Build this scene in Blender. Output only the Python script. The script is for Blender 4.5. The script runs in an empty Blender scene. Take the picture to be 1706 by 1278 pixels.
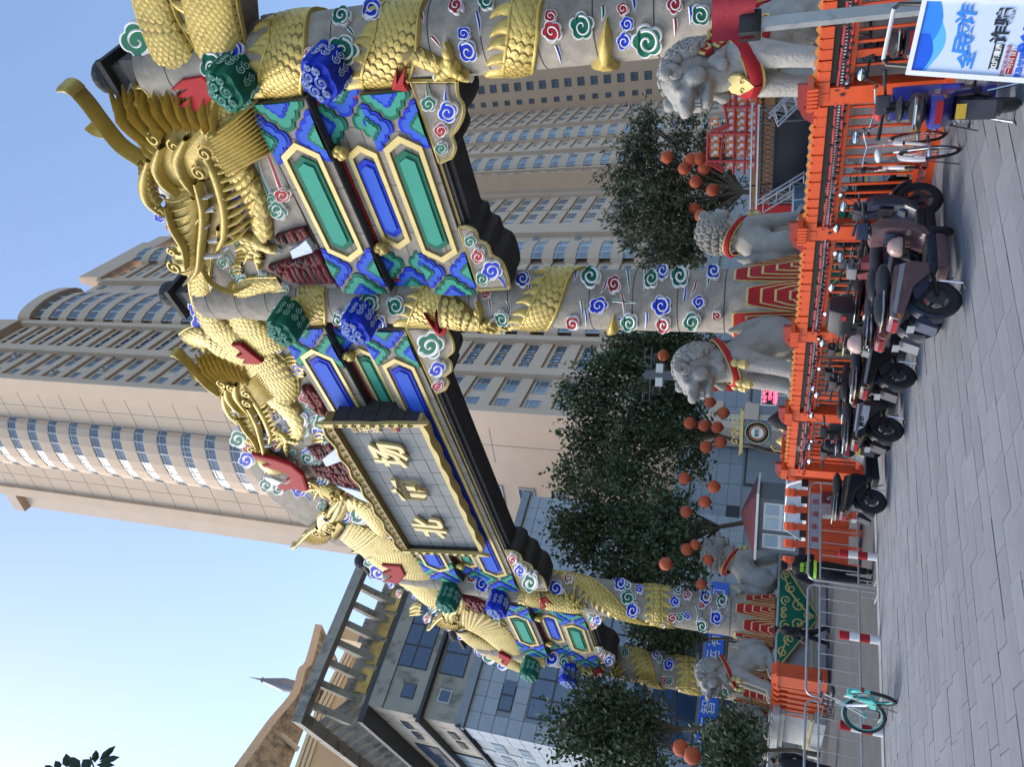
import bpy, bmesh, math, random
from mathutils import Vector as V3, Matrix
from mathutils.geometry import tessellate_polygon
R=math.radians; PI=math.pi; sin=math.sin; cos=math.cos
random.seed(7)
S=bpy.context.scene; C=S.collection
# ---------------------------------------------------------------- camera
PIT,ROL,FPX,CZ=0.3421,0.0540,1235.2,2.0
fwd=V3((0,cos(PIT),sin(PIT))); upv=V3((0,-sin(PIT),cos(PIT))); rtv=V3((1,0,0))
IR=cos(ROL)*rtv+sin(ROL)*upv; IU=-sin(ROL)*rtv+cos(ROL)*upv
cd=bpy.data.cameras.new('camera'); cam=bpy.data.objects.new('camera',cd); C.objects.link(cam); S.camera=cam
cd.sensor_width=36; cd.lens=FPX/1706*36; cd.clip_end=3000; cd.clip_start=.05
# the phone was held so that the picture lies on its side: picture-right is down in the place
cam.matrix_world=Matrix.Translation((0,0,CZ))@Matrix((-IU,IR,-fwd)).transposed().to_4x4()
# ---------------------------------------------------------------- light
w=bpy.data.worlds.new('World'); S.world=w; w.use_nodes=True
nt=w.node_tree; bg=nt.nodes['Background']; sky=nt.nodes.new('ShaderNodeTexSky'); sky.sky_type='NISHITA'
SUN_AZ,SUN_EL=R(-78),R(46)          # azimuth from +Y towards +X
sky.sun_disc=False; sky.sun_elevation=SUN_EL; sky.sun_rotation=SUN_AZ
sky.air_density=1.0; sky.dust_density=1.2; sky.ozone_density=1.2; sky.altitude=50
nt.links.new(sky.outputs[0],bg.inputs[0]); bg.inputs[1].default_value=0.14
sd=bpy.data.lights.new('sun','SUN'); so=bpy.data.objects.new('sun',sd); C.objects.link(so)
sd.energy=1.4; sd.angle=R(28); sd.color=(1,.90,.76)
sv=V3((sin(SUN_AZ)*cos(SUN_EL),cos(SUN_AZ)*cos(SUN_EL),sin(SUN_EL)))
so.rotation_euler=sv.to_track_quat('Z','Y').to_euler(); so.location=(0,0,60)
S.view_settings.view_transform='Standard'; S.view_settings.look='None'; S.view_settings.gamma=1
S.view_settings.use_curve_mapping=False; S.view_settings.exposure=1.15
# ---------------------------------------------------------------- picture point -> place
def ray(x,y): return fwd+IR*((639-y)/FPX)-IU*((x-853)/FPX)
def gnd(x,y,z=0.):
    v=ray(x,y); t=(z-CZ)/v.z; return V3((v.x*t,v.y*t,z))
def atd(x,y,d):                       # at horizontal distance d
    v=ray(x,y); t=d/math.hypot(v.x,v.y); return V3((v.x*t,v.y*t,CZ+v.z*t))
class VP:                             # a vertical plane: origin, direction angle (from +Y to +X)
    def __init__(s,ox,oy,ang): s.o=V3((ox,oy,0)); s.d=V3((sin(R(ang)),cos(R(ang)),0)); s.n=V3((s.d.y,-s.d.x,0))
    def uv(s,x,y,q=0.):
        v=ray(x,y); p0=s.o+s.n*q; t=((p0-V3((0,0,CZ))).dot(s.n))/v.dot(s.n); X=V3((0,0,CZ))+v*t
        return (X-s.o).dot(s.d),X.z
    def M(s):                         # local x along d, local -y = outwards (n), z up
        return Matrix.Translation(s.o)@Matrix((s.d,-s.n,V3((0,0,1)))).transposed().to_4x4()
# ---------------------------------------------------------------- materials
MATS={}
def mat(name,col,rough=.7,metal=0.,var=.12,scale=3.,bump=0.,bscale=None,spec=.4,emit=None,col2=None,alpha=None,coat=0,stretch=None):
    if name in MATS: return MATS[name]
    m=bpy.data.materials.new(name); m.use_nodes=True; t=m.node_tree; b=t.nodes['Principled BSDF']
    b.inputs['Roughness'].default_value=rough; b.inputs['Metallic'].default_value=metal
    b.inputs['Specular IOR Level'].default_value=spec
    if coat: b.inputs['Coat Weight'].default_value=coat; b.inputs['Coat Roughness'].default_value=.1
    tc=t.nodes.new('ShaderNodeTexCoord'); src=tc.outputs['Object']
    if stretch:
        mp=t.nodes.new('ShaderNodeMapping'); mp.inputs['Scale'].default_value=stretch; t.links.new(src,mp.inputs[0]); src=mp.outputs[0]
    n1=t.nodes.new('ShaderNodeTexNoise'); n1.inputs['Scale'].default_value=scale; n1.inputs['Detail'].default_value=6; n1.inputs['Roughness'].default_value=.65
    t.links.new(src,n1.inputs['Vector'])
    r=t.nodes.new('ShaderNodeValToRGB'); r.color_ramp.elements[0].position=.3; r.color_ramp.elements[1].position=.7
    c2=col2 or tuple(min(1,c*(1+var)) for c in col); c1=tuple(c*(1-var) for c in col)
    r.color_ramp.elements[0].color=(*c1,1); r.color_ramp.elements[1].color=(*c2,1)
    t.links.new(n1.outputs[0],r.inputs[0])
    oi=t.nodes.new('ShaderNodeObjectInfo'); hs=t.nodes.new('ShaderNodeHueSaturation')
    mr=t.nodes.new('ShaderNodeMapRange'); mr.inputs['To Min'].default_value=1-var*.5; mr.inputs['To Max'].default_value=1+var*.5
    t.links.new(oi.outputs['Random'],mr.inputs[0]); t.links.new(mr.outputs[0],hs.inputs['Value']); t.links.new(r.outputs[0],hs.inputs['Color'])
    t.links.new(hs.outputs[0],b.inputs['Base Color'])
    if bump:
        n2=t.nodes.new('ShaderNodeTexNoise'); n2.inputs['Scale'].default_value=bscale or scale*8; n2.inputs['Detail'].default_value=5
        t.links.new(src,n2.inputs['Vector'])
        bp=t.nodes.new('ShaderNodeBump'); bp.inputs['Strength'].default_value=bump; bp.inputs['Distance'].default_value=.02
        t.links.new(n2.outputs[0],bp.inputs['Height']); t.links.new(bp.outputs[0],b.inputs['Normal'])
    if emit: b.inputs['Emission Color'].default_value=(*emit[0],1); b.inputs['Emission Strength'].default_value=emit[1]
    MATS[name]=m; return m
def wear(m,col,scale=1.5,lo=.52,hi=.62,amt=.7,stretch=(1,1,1)):
    """stains with a shape of their own mixed over a material"""
    t=m.node_tree; b=t.nodes['Principled BSDF']; l=b.inputs['Base Color'].links[0]; s=l.from_socket
    tc=t.nodes.new('ShaderNodeTexCoord'); mp=t.nodes.new('ShaderNodeMapping'); mp.inputs['Scale'].default_value=stretch
    n=t.nodes.new('ShaderNodeTexNoise'); n.inputs['Scale'].default_value=scale; n.inputs['Detail'].default_value=8; n.inputs['Roughness'].default_value=.7
    mr=t.nodes.new('ShaderNodeMapRange'); mr.inputs['From Min'].default_value=lo; mr.inputs['From Max'].default_value=hi; mr.inputs['To Max'].default_value=amt
    mx=t.nodes.new('ShaderNodeMixRGB'); mx.inputs[2].default_value=(*col,1)
    t.links.new(tc.outputs['Object'],mp.inputs[0]); t.links.new(mp.outputs[0],n.inputs['Vector']); t.links.new(n.outputs[0],mr.inputs[0])
    t.links.new(mr.outputs[0],mx.inputs[0]); t.links.new(s,mx.inputs[1]); t.links.new(mx.outputs[0],b.inputs['Base Color'])
    return m
def glass(name,col,rough=.08,var=.25,spec=.9):
    return mat(name,col,rough=rough,var=var,scale=.6,spec=spec,metal=.0)
# ---------------------------------------------------------------- mesh builder
class MB:
    def __init__(s,M=None): s.v=[];s.f=[];s.m=[];s.M=M
    def add(s,vs,fs,m=0,M=None):
        o=len(s.v); T=M if M is not None else s.M
        if T is not None: vs=[tuple(T@V3(p)) for p in vs]
        s.v+= [tuple(p) for p in vs]; s.f+=[tuple(i+o for i in f) for f in fs]; s.m+=[m]*len(fs); return s
    def box(s,x0,x1,y0,y1,z0,z1,m=0,M=None):
        return s.add([(x0,y0,z0),(x1,y0,z0),(x1,y1,z0),(x0,y1,z0),(x0,y0,z1),(x1,y0,z1),(x1,y1,z1),(x0,y1,z1)],
            [(0,3,2,1),(4,5,6,7),(0,1,5,4),(1,2,6,5),(2,3,7,6),(3,0,4,7)],m,M)
    def cb(s,c,d,m=0,M=None): return s.box(c[0]-d[0]/2,c[0]+d[0]/2,c[1]-d[1]/2,c[1]+d[1]/2,c[2]-d[2]/2,c[2]+d[2]/2,m,M)
    def tube(s,pts,r,n=8,m=0,M=None,cap=True):
        pts=[V3(p) for p in pts]; k=len(pts); rs=r if isinstance(r,(list,tuple)) else [r]*k
        vs=[];fs=[]; pn=None
        for i,p in enumerate(pts):
            d=(pts[min(i+1,k-1)]-pts[max(i-1,0)]); d=d.normalized() if d.length>1e-9 else V3((0,0,1))
            if pn is None: a=V3((0,0,1)) if abs(d.z)<.9 else V3((1,0,0)); pn=(a-d*a.dot(d)).normalized()
            else:
                q=pn-d*pn.dot(d); pn=q.normalized() if q.length>1e-6 else pn
            b=d.cross(pn)
            for j in range(n):
                t=2*PI*j/n; vs.append(p+(pn*cos(t)+b*sin(t))*rs[i])
        for i in range(k-1):
            for j in range(n): fs.append((i*n+j,i*n+(j+1)%n,(i+1)*n+(j+1)%n,(i+1)*n+j))
        if cap: fs.append(tuple(range(n))[::-1]); fs.append(tuple(range((k-1)*n,k*n)))
        return s.add(vs,fs,m,M)
    def cyl(s,c,r,z0,z1,n=16,m=0,M=None,r2=None): return s.tube([(c[0],c[1],z0),(c[0],c[1],z1)],[r,r if r2 is None else r2],n,m,M)
    def lathe(s,prof,n=16,c=(0,0,0),m=0,M=None,ax='z'):
        vs=[];fs=[]
        for r,z in prof:
            for j in range(n):
                t=2*PI*j/n; a,b=r*cos(t),r*sin(t)
                vs.append({'z':(c[0]+a,c[1]+b,c[2]+z),'y':(c[0]+a,c[1]+z,c[2]+b),'x':(c[0]+z,c[1]+a,c[2]+b)}[ax])
        for i in range(len(prof)-1):
            for j in range(n): fs.append((i*n+j,i*n+(j+1)%n,(i+1)*n+(j+1)%n,(i+1)*n+j))
        if prof[0][0]>1e-6: fs.append(tuple(range(n))[::-1])
        if prof[-1][0]>1e-6: fs.append(tuple(range((len(prof)-1)*n,len(prof)*n)))
        return s.add(vs,fs,m,M)
    def ell(s,c,r,n=14,k=8,m=0,M=None):
        if not isinstance(r,(list,tuple)): r=(r,r,r)
        vs=[];fs=[]
        for i in range(k+1):
            a=-PI/2+PI*i/k
            for j in range(n):
                t=2*PI*j/n; vs.append((c[0]+r[0]*cos(a)*cos(t),c[1]+r[1]*cos(a)*sin(t),c[2]+r[2]*sin(a)))
        for i in range(k):
            for j in range(n): fs.append((i*n+j,i*n+(j+1)%n,(i+1)*n+(j+1)%n,(i+1)*n+j))
        return s.add(vs,fs,m,M)
    def torus(s,c,Rr,r,ax='y',n=28,k=8,m=0,M=None,a0=0,a1=2*PI,sq=1.):
        vs=[];fs=[]; full=abs(a1-a0-2*PI)<1e-6; N=n if full else n+1
        for i in range(N):
            t=a0+(a1-a0)*i/n
            for j in range(k):
                p=2*PI*j/k; q=Rr+r*cos(p); h=r*sin(p)*sq
                a,b=q*cos(t),q*sin(t)
                vs.append({'y':(c[0]+a,c[1]+h,c[2]+b),'z':(c[0]+a,c[1]+b,c[2]+h),'x':(c[0]+h,c[1]+a,c[2]+b)}[ax])
        for i in range(n):
            for j in range(k): fs.append((i*k+j,i*k+(j+1)%k,((i+1)%N)*k+(j+1)%k,((i+1)%N)*k+j))
        return s.add(vs,fs,m,M)
    def prism(s,poly,y0,y1,m=0,M=None,ax='y',mside=None):
        """polygon in the x-z plane extruded from y0 to y1 (ax='y') or x-y polygon extruded in z (ax='z'), y-z in x (ax='x')"""
        n=len(poly)
        P={'y':lambda a,b,h:(a,h,b),'z':lambda a,b,h:(a,b,h),'x':lambda a,b,h:(h,a,b)}[ax]
        vs=[P(a,b,y0) for a,b in poly]+[P(a,b,y1) for a,b in poly]
        tr=tessellate_polygon([[V3((a,b,0)) for a,b in poly]])
        fs=[tuple(t) for t in tr]+[tuple(i+n for i in t)[::-1] for t in tr]
        s.add(vs,fs,m,M)
        return s.add(vs,[(i,(i+1)%n,(i+1)%n+n,i+n) for i in range(n)],m if mside is None else mside,M)
    def build(s,name,mats,parent=None,smooth=False,ang=40,M=None):
        me=bpy.data.meshes.new(name); me.from_pydata(s.v,[],s.f)
        for x in (mats if isinstance(mats,(list,tuple)) else [mats]): me.materials.append(x)
        me.polygons.foreach_set('material_index',s.m)
        bm=bmesh.new(); bm.from_mesh(me); bmesh.ops.recalc_face_normals(bm,faces=bm.faces[:]); bm.to_mesh(me); bm.free()
        if smooth:
            me.polygons.foreach_set('use_smooth',[True]*len(me.polygons)); me.set_sharp_from_angle(angle=R(ang))
        o=bpy.data.objects.new(name,me); C.objects.link(o)
        if parent: o.parent=parent
        if M is not None: o.matrix_local=M
        return o
def tag(o,label=None,cat=None,group=None,kind=None):
    if label: o['label']=label
    if cat: o['category']=cat
    if group: o['group']=group
    if kind: o['kind']=kind
    return o
def empty(name,M,label,cat,group=None):
    o=bpy.data.objects.new(name,None); C.objects.link(o); o.empty_display_size=.3
    o.matrix_world=M if isinstance(M,Matrix) else Matrix.Translation(M)
    return tag(o,label,cat,group)
def inst(src,parent,M,name=None):
    o=src.copy(); C.objects.link(o); o.parent=parent; o.matrix_parent_inverse=Matrix(); o.matrix_local=M; return o
def copy_tree(o,parent=None):
    c=o.copy(); C.objects.link(c); c.parent=parent
    for ch in list(o.children): copy_tree(ch,c)
    return c
def T(x,y,z): return Matrix.Translation((x,y,z))
def Rz(a): return Matrix.Rotation(a,4,'Z')
def Rx(a): return Matrix.Rotation(a,4,'X')
def Ry(a): return Matrix.Rotation(a,4,'Y')
def Sc(x,y=None,z=None): return Matrix.Diagonal((x,x if y is None else y,x if z is None else z,1))
def spl(pts,n):
    """Catmull-Rom through points of any dimension, n samples"""
    k=len(pts); o=[]
    if k<3:
        return [tuple(a+(b-a)*i/(n-1) for a,b in zip(pts[0],pts[-1])) for i in range(n)]
    for i in range(n):
        t=(k-1)*i/(n-1); j=min(int(t),k-2); f=t-j
        p0,p1,p2,p3=pts[max(j-1,0)],pts[j],pts[j+1],pts[min(j+2,k-1)]
        o.append(tuple(.5*((2*b)+(-a+c)*f+(2*a-5*b+4*c-d)*f*f+(-a+3*b-3*c+d)*f**3) for a,b,c,d in zip(p0,p1,p2,p3)))
    return o
# shared materials
M_stone=wear(mat('gate_stone',(.30,.27,.225),rough=.85,var=.22,scale=4,bump=.5,bscale=45),(.12,.105,.09),scale=1.2,lo=.5,hi=.72,amt=.5)
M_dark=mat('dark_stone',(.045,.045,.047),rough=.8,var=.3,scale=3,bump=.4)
M_gold=wear(mat('gold_paint',(.50,.375,.10),rough=.45,metal=.25,var=.16,scale=2.5,spec=.45,bump=.5,bscale=14),(.25,.17,.045),scale=3.5,lo=.53,hi=.68,amt=.55)
M_gold2=wear(mat('gold_trim',(.58,.46,.17),rough=.5,metal=.15,var=.12,scale=3),(.3,.24,.1),scale=6,lo=.56,hi=.66,amt=.5)
M_bronze=mat('dull_gold',(.24,.17,.05),rough=.5,metal=.25,var=.2,scale=3)
M_blue=wear(mat('blue_paint',(.012,.04,.50),rough=.65,var=.12,scale=2,spec=.15),(.01,.02,.22),scale=4,lo=.55,hi=.7,amt=.5)
M_lblue=wear(mat('light_blue_paint',(.045,.125,.60),rough=.7,var=.08,scale=1.5,spec=.12),(.04,.09,.38),scale=3,lo=.52,hi=.7,amt=.5)
M_green=wear(mat('green_paint',(.012,.14,.085),rough=.65,var=.12,scale=2,spec=.15),(.01,.06,.04),scale=4,lo=.55,hi=.7,amt=.5)
M_lgreen=wear(mat('light_green_paint',(.06,.33,.24),rough=.7,var=.08,scale=1.5,spec=.12),(.06,.22,.17),scale=3,lo=.52,hi=.7,amt=.5)
M_red=mat('red_paint',(.36,.022,.028),rough=.65,var=.15,scale=2,spec=.15)
M_white=mat('white_paint',(.72,.72,.71),rough=.65,var=.07,scale=3,spec=.2)
M_black=mat('black_plastic',(.02,.02,.022),rough=.4,var=.3,scale=5)
M_rubber=mat('tyre_rubber',(.03,.03,.032),rough=.85,var=.25,scale=8,bump=.3)
M_chrome=mat('bright_metal',(.62,.64,.66),rough=.22,metal=1,var=.06)
M_galv=wear(mat('galvanised_steel',(.38,.4,.42),rough=.45,metal=.6,var=.12,scale=6),(.2,.2,.2),scale=9,lo=.55,hi=.65,amt=.4)
M_orange=wear(mat('orange_paint',(.62,.075,.015),rough=.42,var=.1,scale=3,coat=.15),(.35,.05,.02),scale=5,lo=.58,hi=.68,amt=.5)
M_grass=glass('window_glass',(.09,.12,.16))
CLR={'b':M_blue,'g':M_green,'r':M_red,'G':M_gold}
# ---------------------------------------------------------------- ground, pavement, road
M_asph=wear(mat('asphalt',(.085,.088,.092),rough=.9,var=.18,scale=1.5,bump=.4,bscale=60),(.13,.13,.13),scale=.6,lo=.5,hi=.75,amt=.4)
M_slab=wear(mat('paving_slab_stone',(.195,.208,.226),rough=.8,var=.16,scale=2.2,bump=.35,bscale=90),(.13,.14,.15),scale=.9,lo=.52,hi=.75,amt=.45)
M_grout=mat('paving_bed',(.07,.072,.075),rough=.95,var=.2,scale=4)
M_kerb=mat('kerb_granite',(.3,.3,.3),rough=.8,var=.15,scale=4,bump=.3)
g=MB().box(-400,400,-60,700,-1.2,-.14).build('ground',M_asph); tag(g,kind='structure')
# kerb line (bollard feet) runs away to the right; pavement lies on the near side
kd=V3((.815,.580,0)); kn=V3((-.580,.815,0)); K0=V3((-3.07,16.02,0))-kn*.15
KM=Matrix.Translation(K0)@Matrix((kd,kn,V3((0,0,1)))).transposed().to_4x4()   # local x along kerb, local y towards the road
pv=MB().box(-40,40,-30,-.15,-.13,-.035).build('pavement',M_grout,M=KM); tag(pv,kind='structure')
kb=empty('kerb',KM,'pale granite kerb along the edge of the paved square by the red and white bollards','kerb')
ks=MB().box(0,.985,-.14,.15,-.138,.012).build('kerb_stone',M_kerb,kb)
for i in range(-26,26):
    if i: inst(ks,kb,T(i,0,random.uniform(-.004,.004)))
rd=MB().box(-90,90,.16,60,-.13,-.10).build('road',M_asph,M=KM); tag(rd,kind='structure')
# paving slabs: stretcher courses along the kerb direction, every third seam runs through
sl=MB().box(.006,.594,.005,.295,-.034,0)
def slab_visible(c):
    d=c-V3((0,0,CZ)); z=d.dot(fwd)
    if z<1: return None
    px=853-FPX*d.dot(IU)/z; py=639-FPX*d.dot(IR)/z
    return (z if (-20<px<1770 and -60<py<1340) else None)
cand=[];W=.3;L=.6
for r in range(-52,0):
    off=random.choice((.15,.3,.45))
    for q in range(-30,40):
        x=q*L+off+(r%3)*.1; y=-.16+r*W
        c=KM@V3((x+L/2,y+W/2,0)); z=slab_visible(c)
        if z: cand.append((z,x,y))
cand.sort()
first=None; rest=MB()
for i,(z,x,y) in enumerate(cand):
    rz=random.uniform(-.0035,.0035); tilt=random.uniform(-.002,.002)
    if i<300:
        Mx=T(x,y,rz)@Rx(tilt)@Ry(random.uniform(-.002,.002))
        if first is None: first=sl.build('paving_slab',M_slab,pv,M=Mx)
        else: inst(first,pv,Mx)
    else: rest.box(x+.006,x+.594,y+.005,y+.295,-.034,rz)
if rest.v: tag(rest.build('paving_slabs',M_slab,pv),kind='stuff')
# ---------------------------------------------------------------- buildings
M_beige=wear(mat('beige_render',(.67,.515,.385),rough=.85,var=.05,scale=.3,bump=.1),(.52,.41,.33),scale=.5,lo=.55,hi=.75,amt=.35,stretch=(1,1,.25))
M_beige2=mat('pale_grey_render',(.68,.55,.44),rough=.85,var=.05,scale=.3)
M_sunpink=mat('sun_tinted_render',(.72,.51,.34),rough=.85,var=.05,scale=.3)  # pinkish wall, with warm reflected sunlight put into the colour
M_cream=wear(mat('cream_render',(.56,.43,.27),rough=.85,var=.06,scale=.25),(.4,.31,.2),scale=.4,lo=.5,hi=.75,amt=.4)
M_conc=wear(mat('weathered_concrete',(.36,.33,.28),rough=.9,var=.1,scale=.5),(.12,.11,.10),scale=.8,lo=.5,hi=.62,amt=.75,stretch=(1,1,.7))
M_joint=mat('panel_joint',(.25,.2,.17),rough=.9)
M_frame=mat('window_frame_white',(.6,.6,.58),rough=.5,var=.05)
M_fdark=mat('window_frame_dark',(.05,.05,.055),rough=.5)
M_gl=glass('pane_glass',(.12,.16,.21)); M_gl2=glass('pane_glass_pale',(.25,.36,.46),rough=.12); M_gl3=glass('curtain_glass',(.035,.065,.12),rough=.06)
M_ac=mat('air_conditioner_white',(.6,.6,.58),rough=.6)
def win_proto(name,wd,ht,frame,pane,mull=1,depth=.12,trans=True):
    """recessed window: dark reveal, frame bars, panes. local: x centre, z centre, front at y=0"""
    b=MB(); t=.07
    b.box(-wd/2,wd/2,-.015,.02,-ht/2,ht/2,1)
    for a,c in ((-wd/2,-wd/2+t),(wd/2-t,wd/2)): b.box(a,c,-.07,-.02,-ht/2,ht/2,0)
    for a,c in ((-ht/2,-ht/2+t),(ht/2-t,ht/2)): b.box(-wd/2,wd/2,-.073,-.021,a,c,0)
    for i in range(mull):
        x=-wd/2+wd*(i+1)/(mull+1); b.box(x-.03,x+.03,-.067,-.019,-ht/2,ht/2,0)
    if trans: b.box(-wd/2,wd/2,-.064,-.018,ht*.18,ht*.18+.05,0)
    o=b.build(name,[frame,pane]); return o
class Windows:
    """places copies of one window mesh on a building; past 300 they join into one part"""
    def __init__(s,parent): s.p=parent; s.n=0; s.rest=None
    def put(s,proto,M):
        if s.n<295: inst(proto,s.p,M)
        else:
            if s.rest is None: s.rest=MB(); s.mats=list(proto.data.materials)
            me=proto.data
            vs=[v.co for v in me.vertices]
            for k in range(2):
                fs=[tuple(p.vertices) for p in me.polygons if p.material_index==k]
                s.rest.add(vs,fs,k,M)
        s.n+=1
    def done(s):
        if s.rest: tag(s.rest.build('windows',s.mats,s.p),kind='stuff')
def flz(k): return 21.3+3.05*k+.0078*k*k
NF=25
# --- the long apartment block that recedes to the right, and its tall end tower
TR=VP(-3.3,63.9,33); TL=VP(-3.3,63.9,-57)
tw=empty('apartment_tower',TR.M(),'huge beige apartment tower block with curved bay windows rising behind the archway','building')
W1=win_proto('window',2.2,1.5,M_frame,M_gl,1); W2=win_proto('window',1.3,1.1,M_frame,M_gl,1); W3=win_proto('window',3.6,1.6,M_frame,M_gl2,3)
W4=win_proto('window',1.5,1.0,M_fdark,M_gl,1); W5=win_proto('window',1.2,1.45,M_frame,M_gl,0)
protos=[W1,W2,W3,W4,W5]
wn=Windows(tw); wall=MB(); ledg=MB()
ztop=flz(NF)+.4
def wallbox(b,s0,s1,y0,y1,z0,z1,m=0): b.box(s0,s1,y0,y1,z0,z1,m)
wall.box(.9,130,.0,22,-.1,ztop-2); wall.box(-.02,29,.0,22,ztop-2,ztop)
secs=[('col',1,6.7,(2.2,5.6),W1),('col',8.2,13.7,(9.2,11,12.8),W4),('bay',15,24,0,0),('plain',24,28,0,0),('col',29,35,(30,32,34),W4),('bay',35.3,41.3,0,0),('plain',42,45,0,0),
 ('col',49,55.5,(50.5,53.8),W1),('col',56,62,(57.5,60.5),W1),('col',67.8,77,(69,72.3,75.5),W4),('bay',78,85,0,0),('plain',85.5,90,0,0),('col',91,98.5,(92.5,96.8),W4),('bay',99,107,0,0),('plain',107.5,112,0,0),('col',112.5,129.5,(114.5,119,123.5,128),W1)]
edges=[(0,1),(6.8,8.1),(13.8,14.7),(28,29),(45.2,48.8),(62.2,63.6),(77.1,77.8),(90.1,90.9),(98.6,98.9),(112,112.4)]
for a,b in edges: ledg.box(a,b,-.75,.0,-.1,ztop)
for kind,a,b,xs,wp in secs:
    for k in range(-6,NF):
        z=flz(k)
        if kind=='col':
            ledg.box(a+.02,b-.02,-.35,-.001,z,z+1.15)
            for x in xs: wn.put(wp,T(x,-.01,z+2.1))
        elif kind=='plain':
            if k%1==0: wall.box(a,b,-.012,.003,z,z+.05,1)
            if k%2==0: wn.put(W2,T((a+b)/2+1.0,-.02,z+1.9))
        else:
            # curved bay: arc of wall with a ribbon of glass above it
            c=(a+b)/2; hw=(b-a)/2; n=7; pts=[(c+hw*sin(t*PI/2/1),-.2-1.5*cos(t*PI/2)) for t in [(-1+2*i/n) for i in range(n+1)]]
            for i in range(n):
                (x0,y0),(x1,y1)=pts[i],pts[i+1]
                ledg.add([(x0,y0,z),(x1,y1,z),(x1,y1,z+1.5),(x0,y0,z+1.5),(x0,.2,z),(x1,.2,z),(x1,.2,z+1.5),(x0,.2,z+1.5)],[(0,1,2,3),(4,5,1,0),(3,2,6,7)],0)
                if 0<i<n-1:
                    cx,cy=(x0+x1)/2,(y0+y1)/2; L=math.hypot(x1-x0,y1-y0)
                    wn.put(W5,T(cx,cy+.12,z+2.35)@Rz(math.atan2(y1-y0,x1-x0))@Sc(L/1.2,1,1.1))
# parapets
ledg.box(-.5,14,-1.1,.5,ztop,ztop+2.2); ledg.box(-.2,13,-.7,.5,ztop+2.2,ztop+4.6)
ledg.box(28.3,45.5,-1.2,.5,ztop-1,ztop+2.4); ledg.box(29.3,44,-.7,.5,ztop+2.4,ztop+5)
ledg.box(62,77.5,-1.2,.5,ztop-1,ztop+2.4); ledg.box(90,112,-1.2,.5,ztop-1,ztop+2)
n=10; c=19.5
for i in range(n):
    t0,t1=-1+2*i/n,-1+2*(i+1)/n; p=[(c+5*sin(t*PI/2),-.6-1.7*cos(t*PI/2)) for t in (t0,t1)]
    ledg.add([(p[0][0],p[0][1],ztop-1),(p[1][0],p[1][1],ztop-1),(p[1][0],p[1][1],ztop+1.3),(p[0][0],p[0][1],ztop+1.3),(p[0][0],.5,ztop-1),(p[1][0],.5,ztop-1),(p[1][0],.5,ztop+1.3),(p[0][0],.5,ztop+1.3)],[(0,1,2,3),(4,5,1,0),(3,2,6,7)],0)
wall.box(63.7,67.5,-1.2,0,-.1,ztop)
o=wall.build('wall',[M_beige2,M_joint],tw); ledg.build('ledge',M_beige,tw)
# end wall of the projecting wing, warm reflected sun put into its colour
wing=MB().box(63.6,63.72,-4.0,-1.2,-.1,ztop)
wing.build('wing_wall',M_sunpink,tw)
# left end face of the tower
TLi=TR.M().inverted()@TL.M()
lw=MB(TLi); 
# seen from the camera the outward side of TL is -n
def LB(s0,s1,o0,o1,z0,z1,b,m=0): b.box(s0,s1,o0,o1,z0,z1,m)
lw.box(.05,18.2,-.0,-16,-.1,116,0)
lw.box(17.2,18.7,.0,.35,-.1,116,0); lw.box(-1.0,.9,.0,.35,-.1,116,0)
for k in range(0,26):
    z=27+3.42*k
    for a,b in ((.9,5.2),(12.9,17.2)): lw.box(a,b,.0,.012,z,z+.06,1)
for s in (3.1,14.9):
    lw.box(s,s+.05,.0,.011,20,116,1)
lw.build('end_wall',[M_beige,M_joint],tw)
n=8; bw0=None
for k in range(7,26):
    z=27.6+3.42*k-.25
    bw=MB()
    pts=[(9+3.9*sin(t*PI/2),.1+1.35*cos(t*PI/2)) for t in [(-1+2*i/n) for i in range(n+1)]]
    for i in range(n):
        (x0,y0),(x1,y1)=pts[i],pts[i+1]
        bw.add([(x0,y0,0),(x1,y1,0),(x1,y1,1.95),(x0,y0,1.95),(x0,0,0),(x1,0,0),(x1,0,1.95),(x0,0,1.95)],[(0,1,2,3),(4,5,1,0),(3,2,6,7)],0)
        cx,cy=(x0+x1)/2,(y0+y1)/2; L=math.hypot(x1-x0,y1-y0)
        wn.put(W5 if k%5 else W4,TLi@T(cx,cy-.1,z+2.67)@Rz(math.atan2(y1-y0,x1-x0))@Rz(PI)@(Sc(L/1.2,1,1.0) if k%5 else Sc(L/1.5,1,1.45)))
    if bw0 is None: bw0=bw.build('bay_wall',M_beige,tw,M=TLi@T(0,0,z))
    else: inst(bw0,tw,TLi@T(0,0,z))
for k in range(-5,4):
    wn.put(W1,TLi@T(9.4,.03,27.6+3.3*k)@Rz(PI)@Sc(1.15,1,1.1))
for (x,k) in ((3.5,17),(3.4,13),(2.2,19),(5.4,22),(2.6,10),(2.4,7),(54,14),(51,16),(58,12),(3.4,5),(52,8)):
    ac=MB().box(-.4,.4,-.75,-.35,-.3,.3).cyl((0,0),.22,0,.02,12,1,M=T(0,-.76,0)@Rx(PI/2)).build('air_conditioner',[M_ac,M_fdark],tw,M=T(x,0,flz(k)+1.6))
wn.done()
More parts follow.
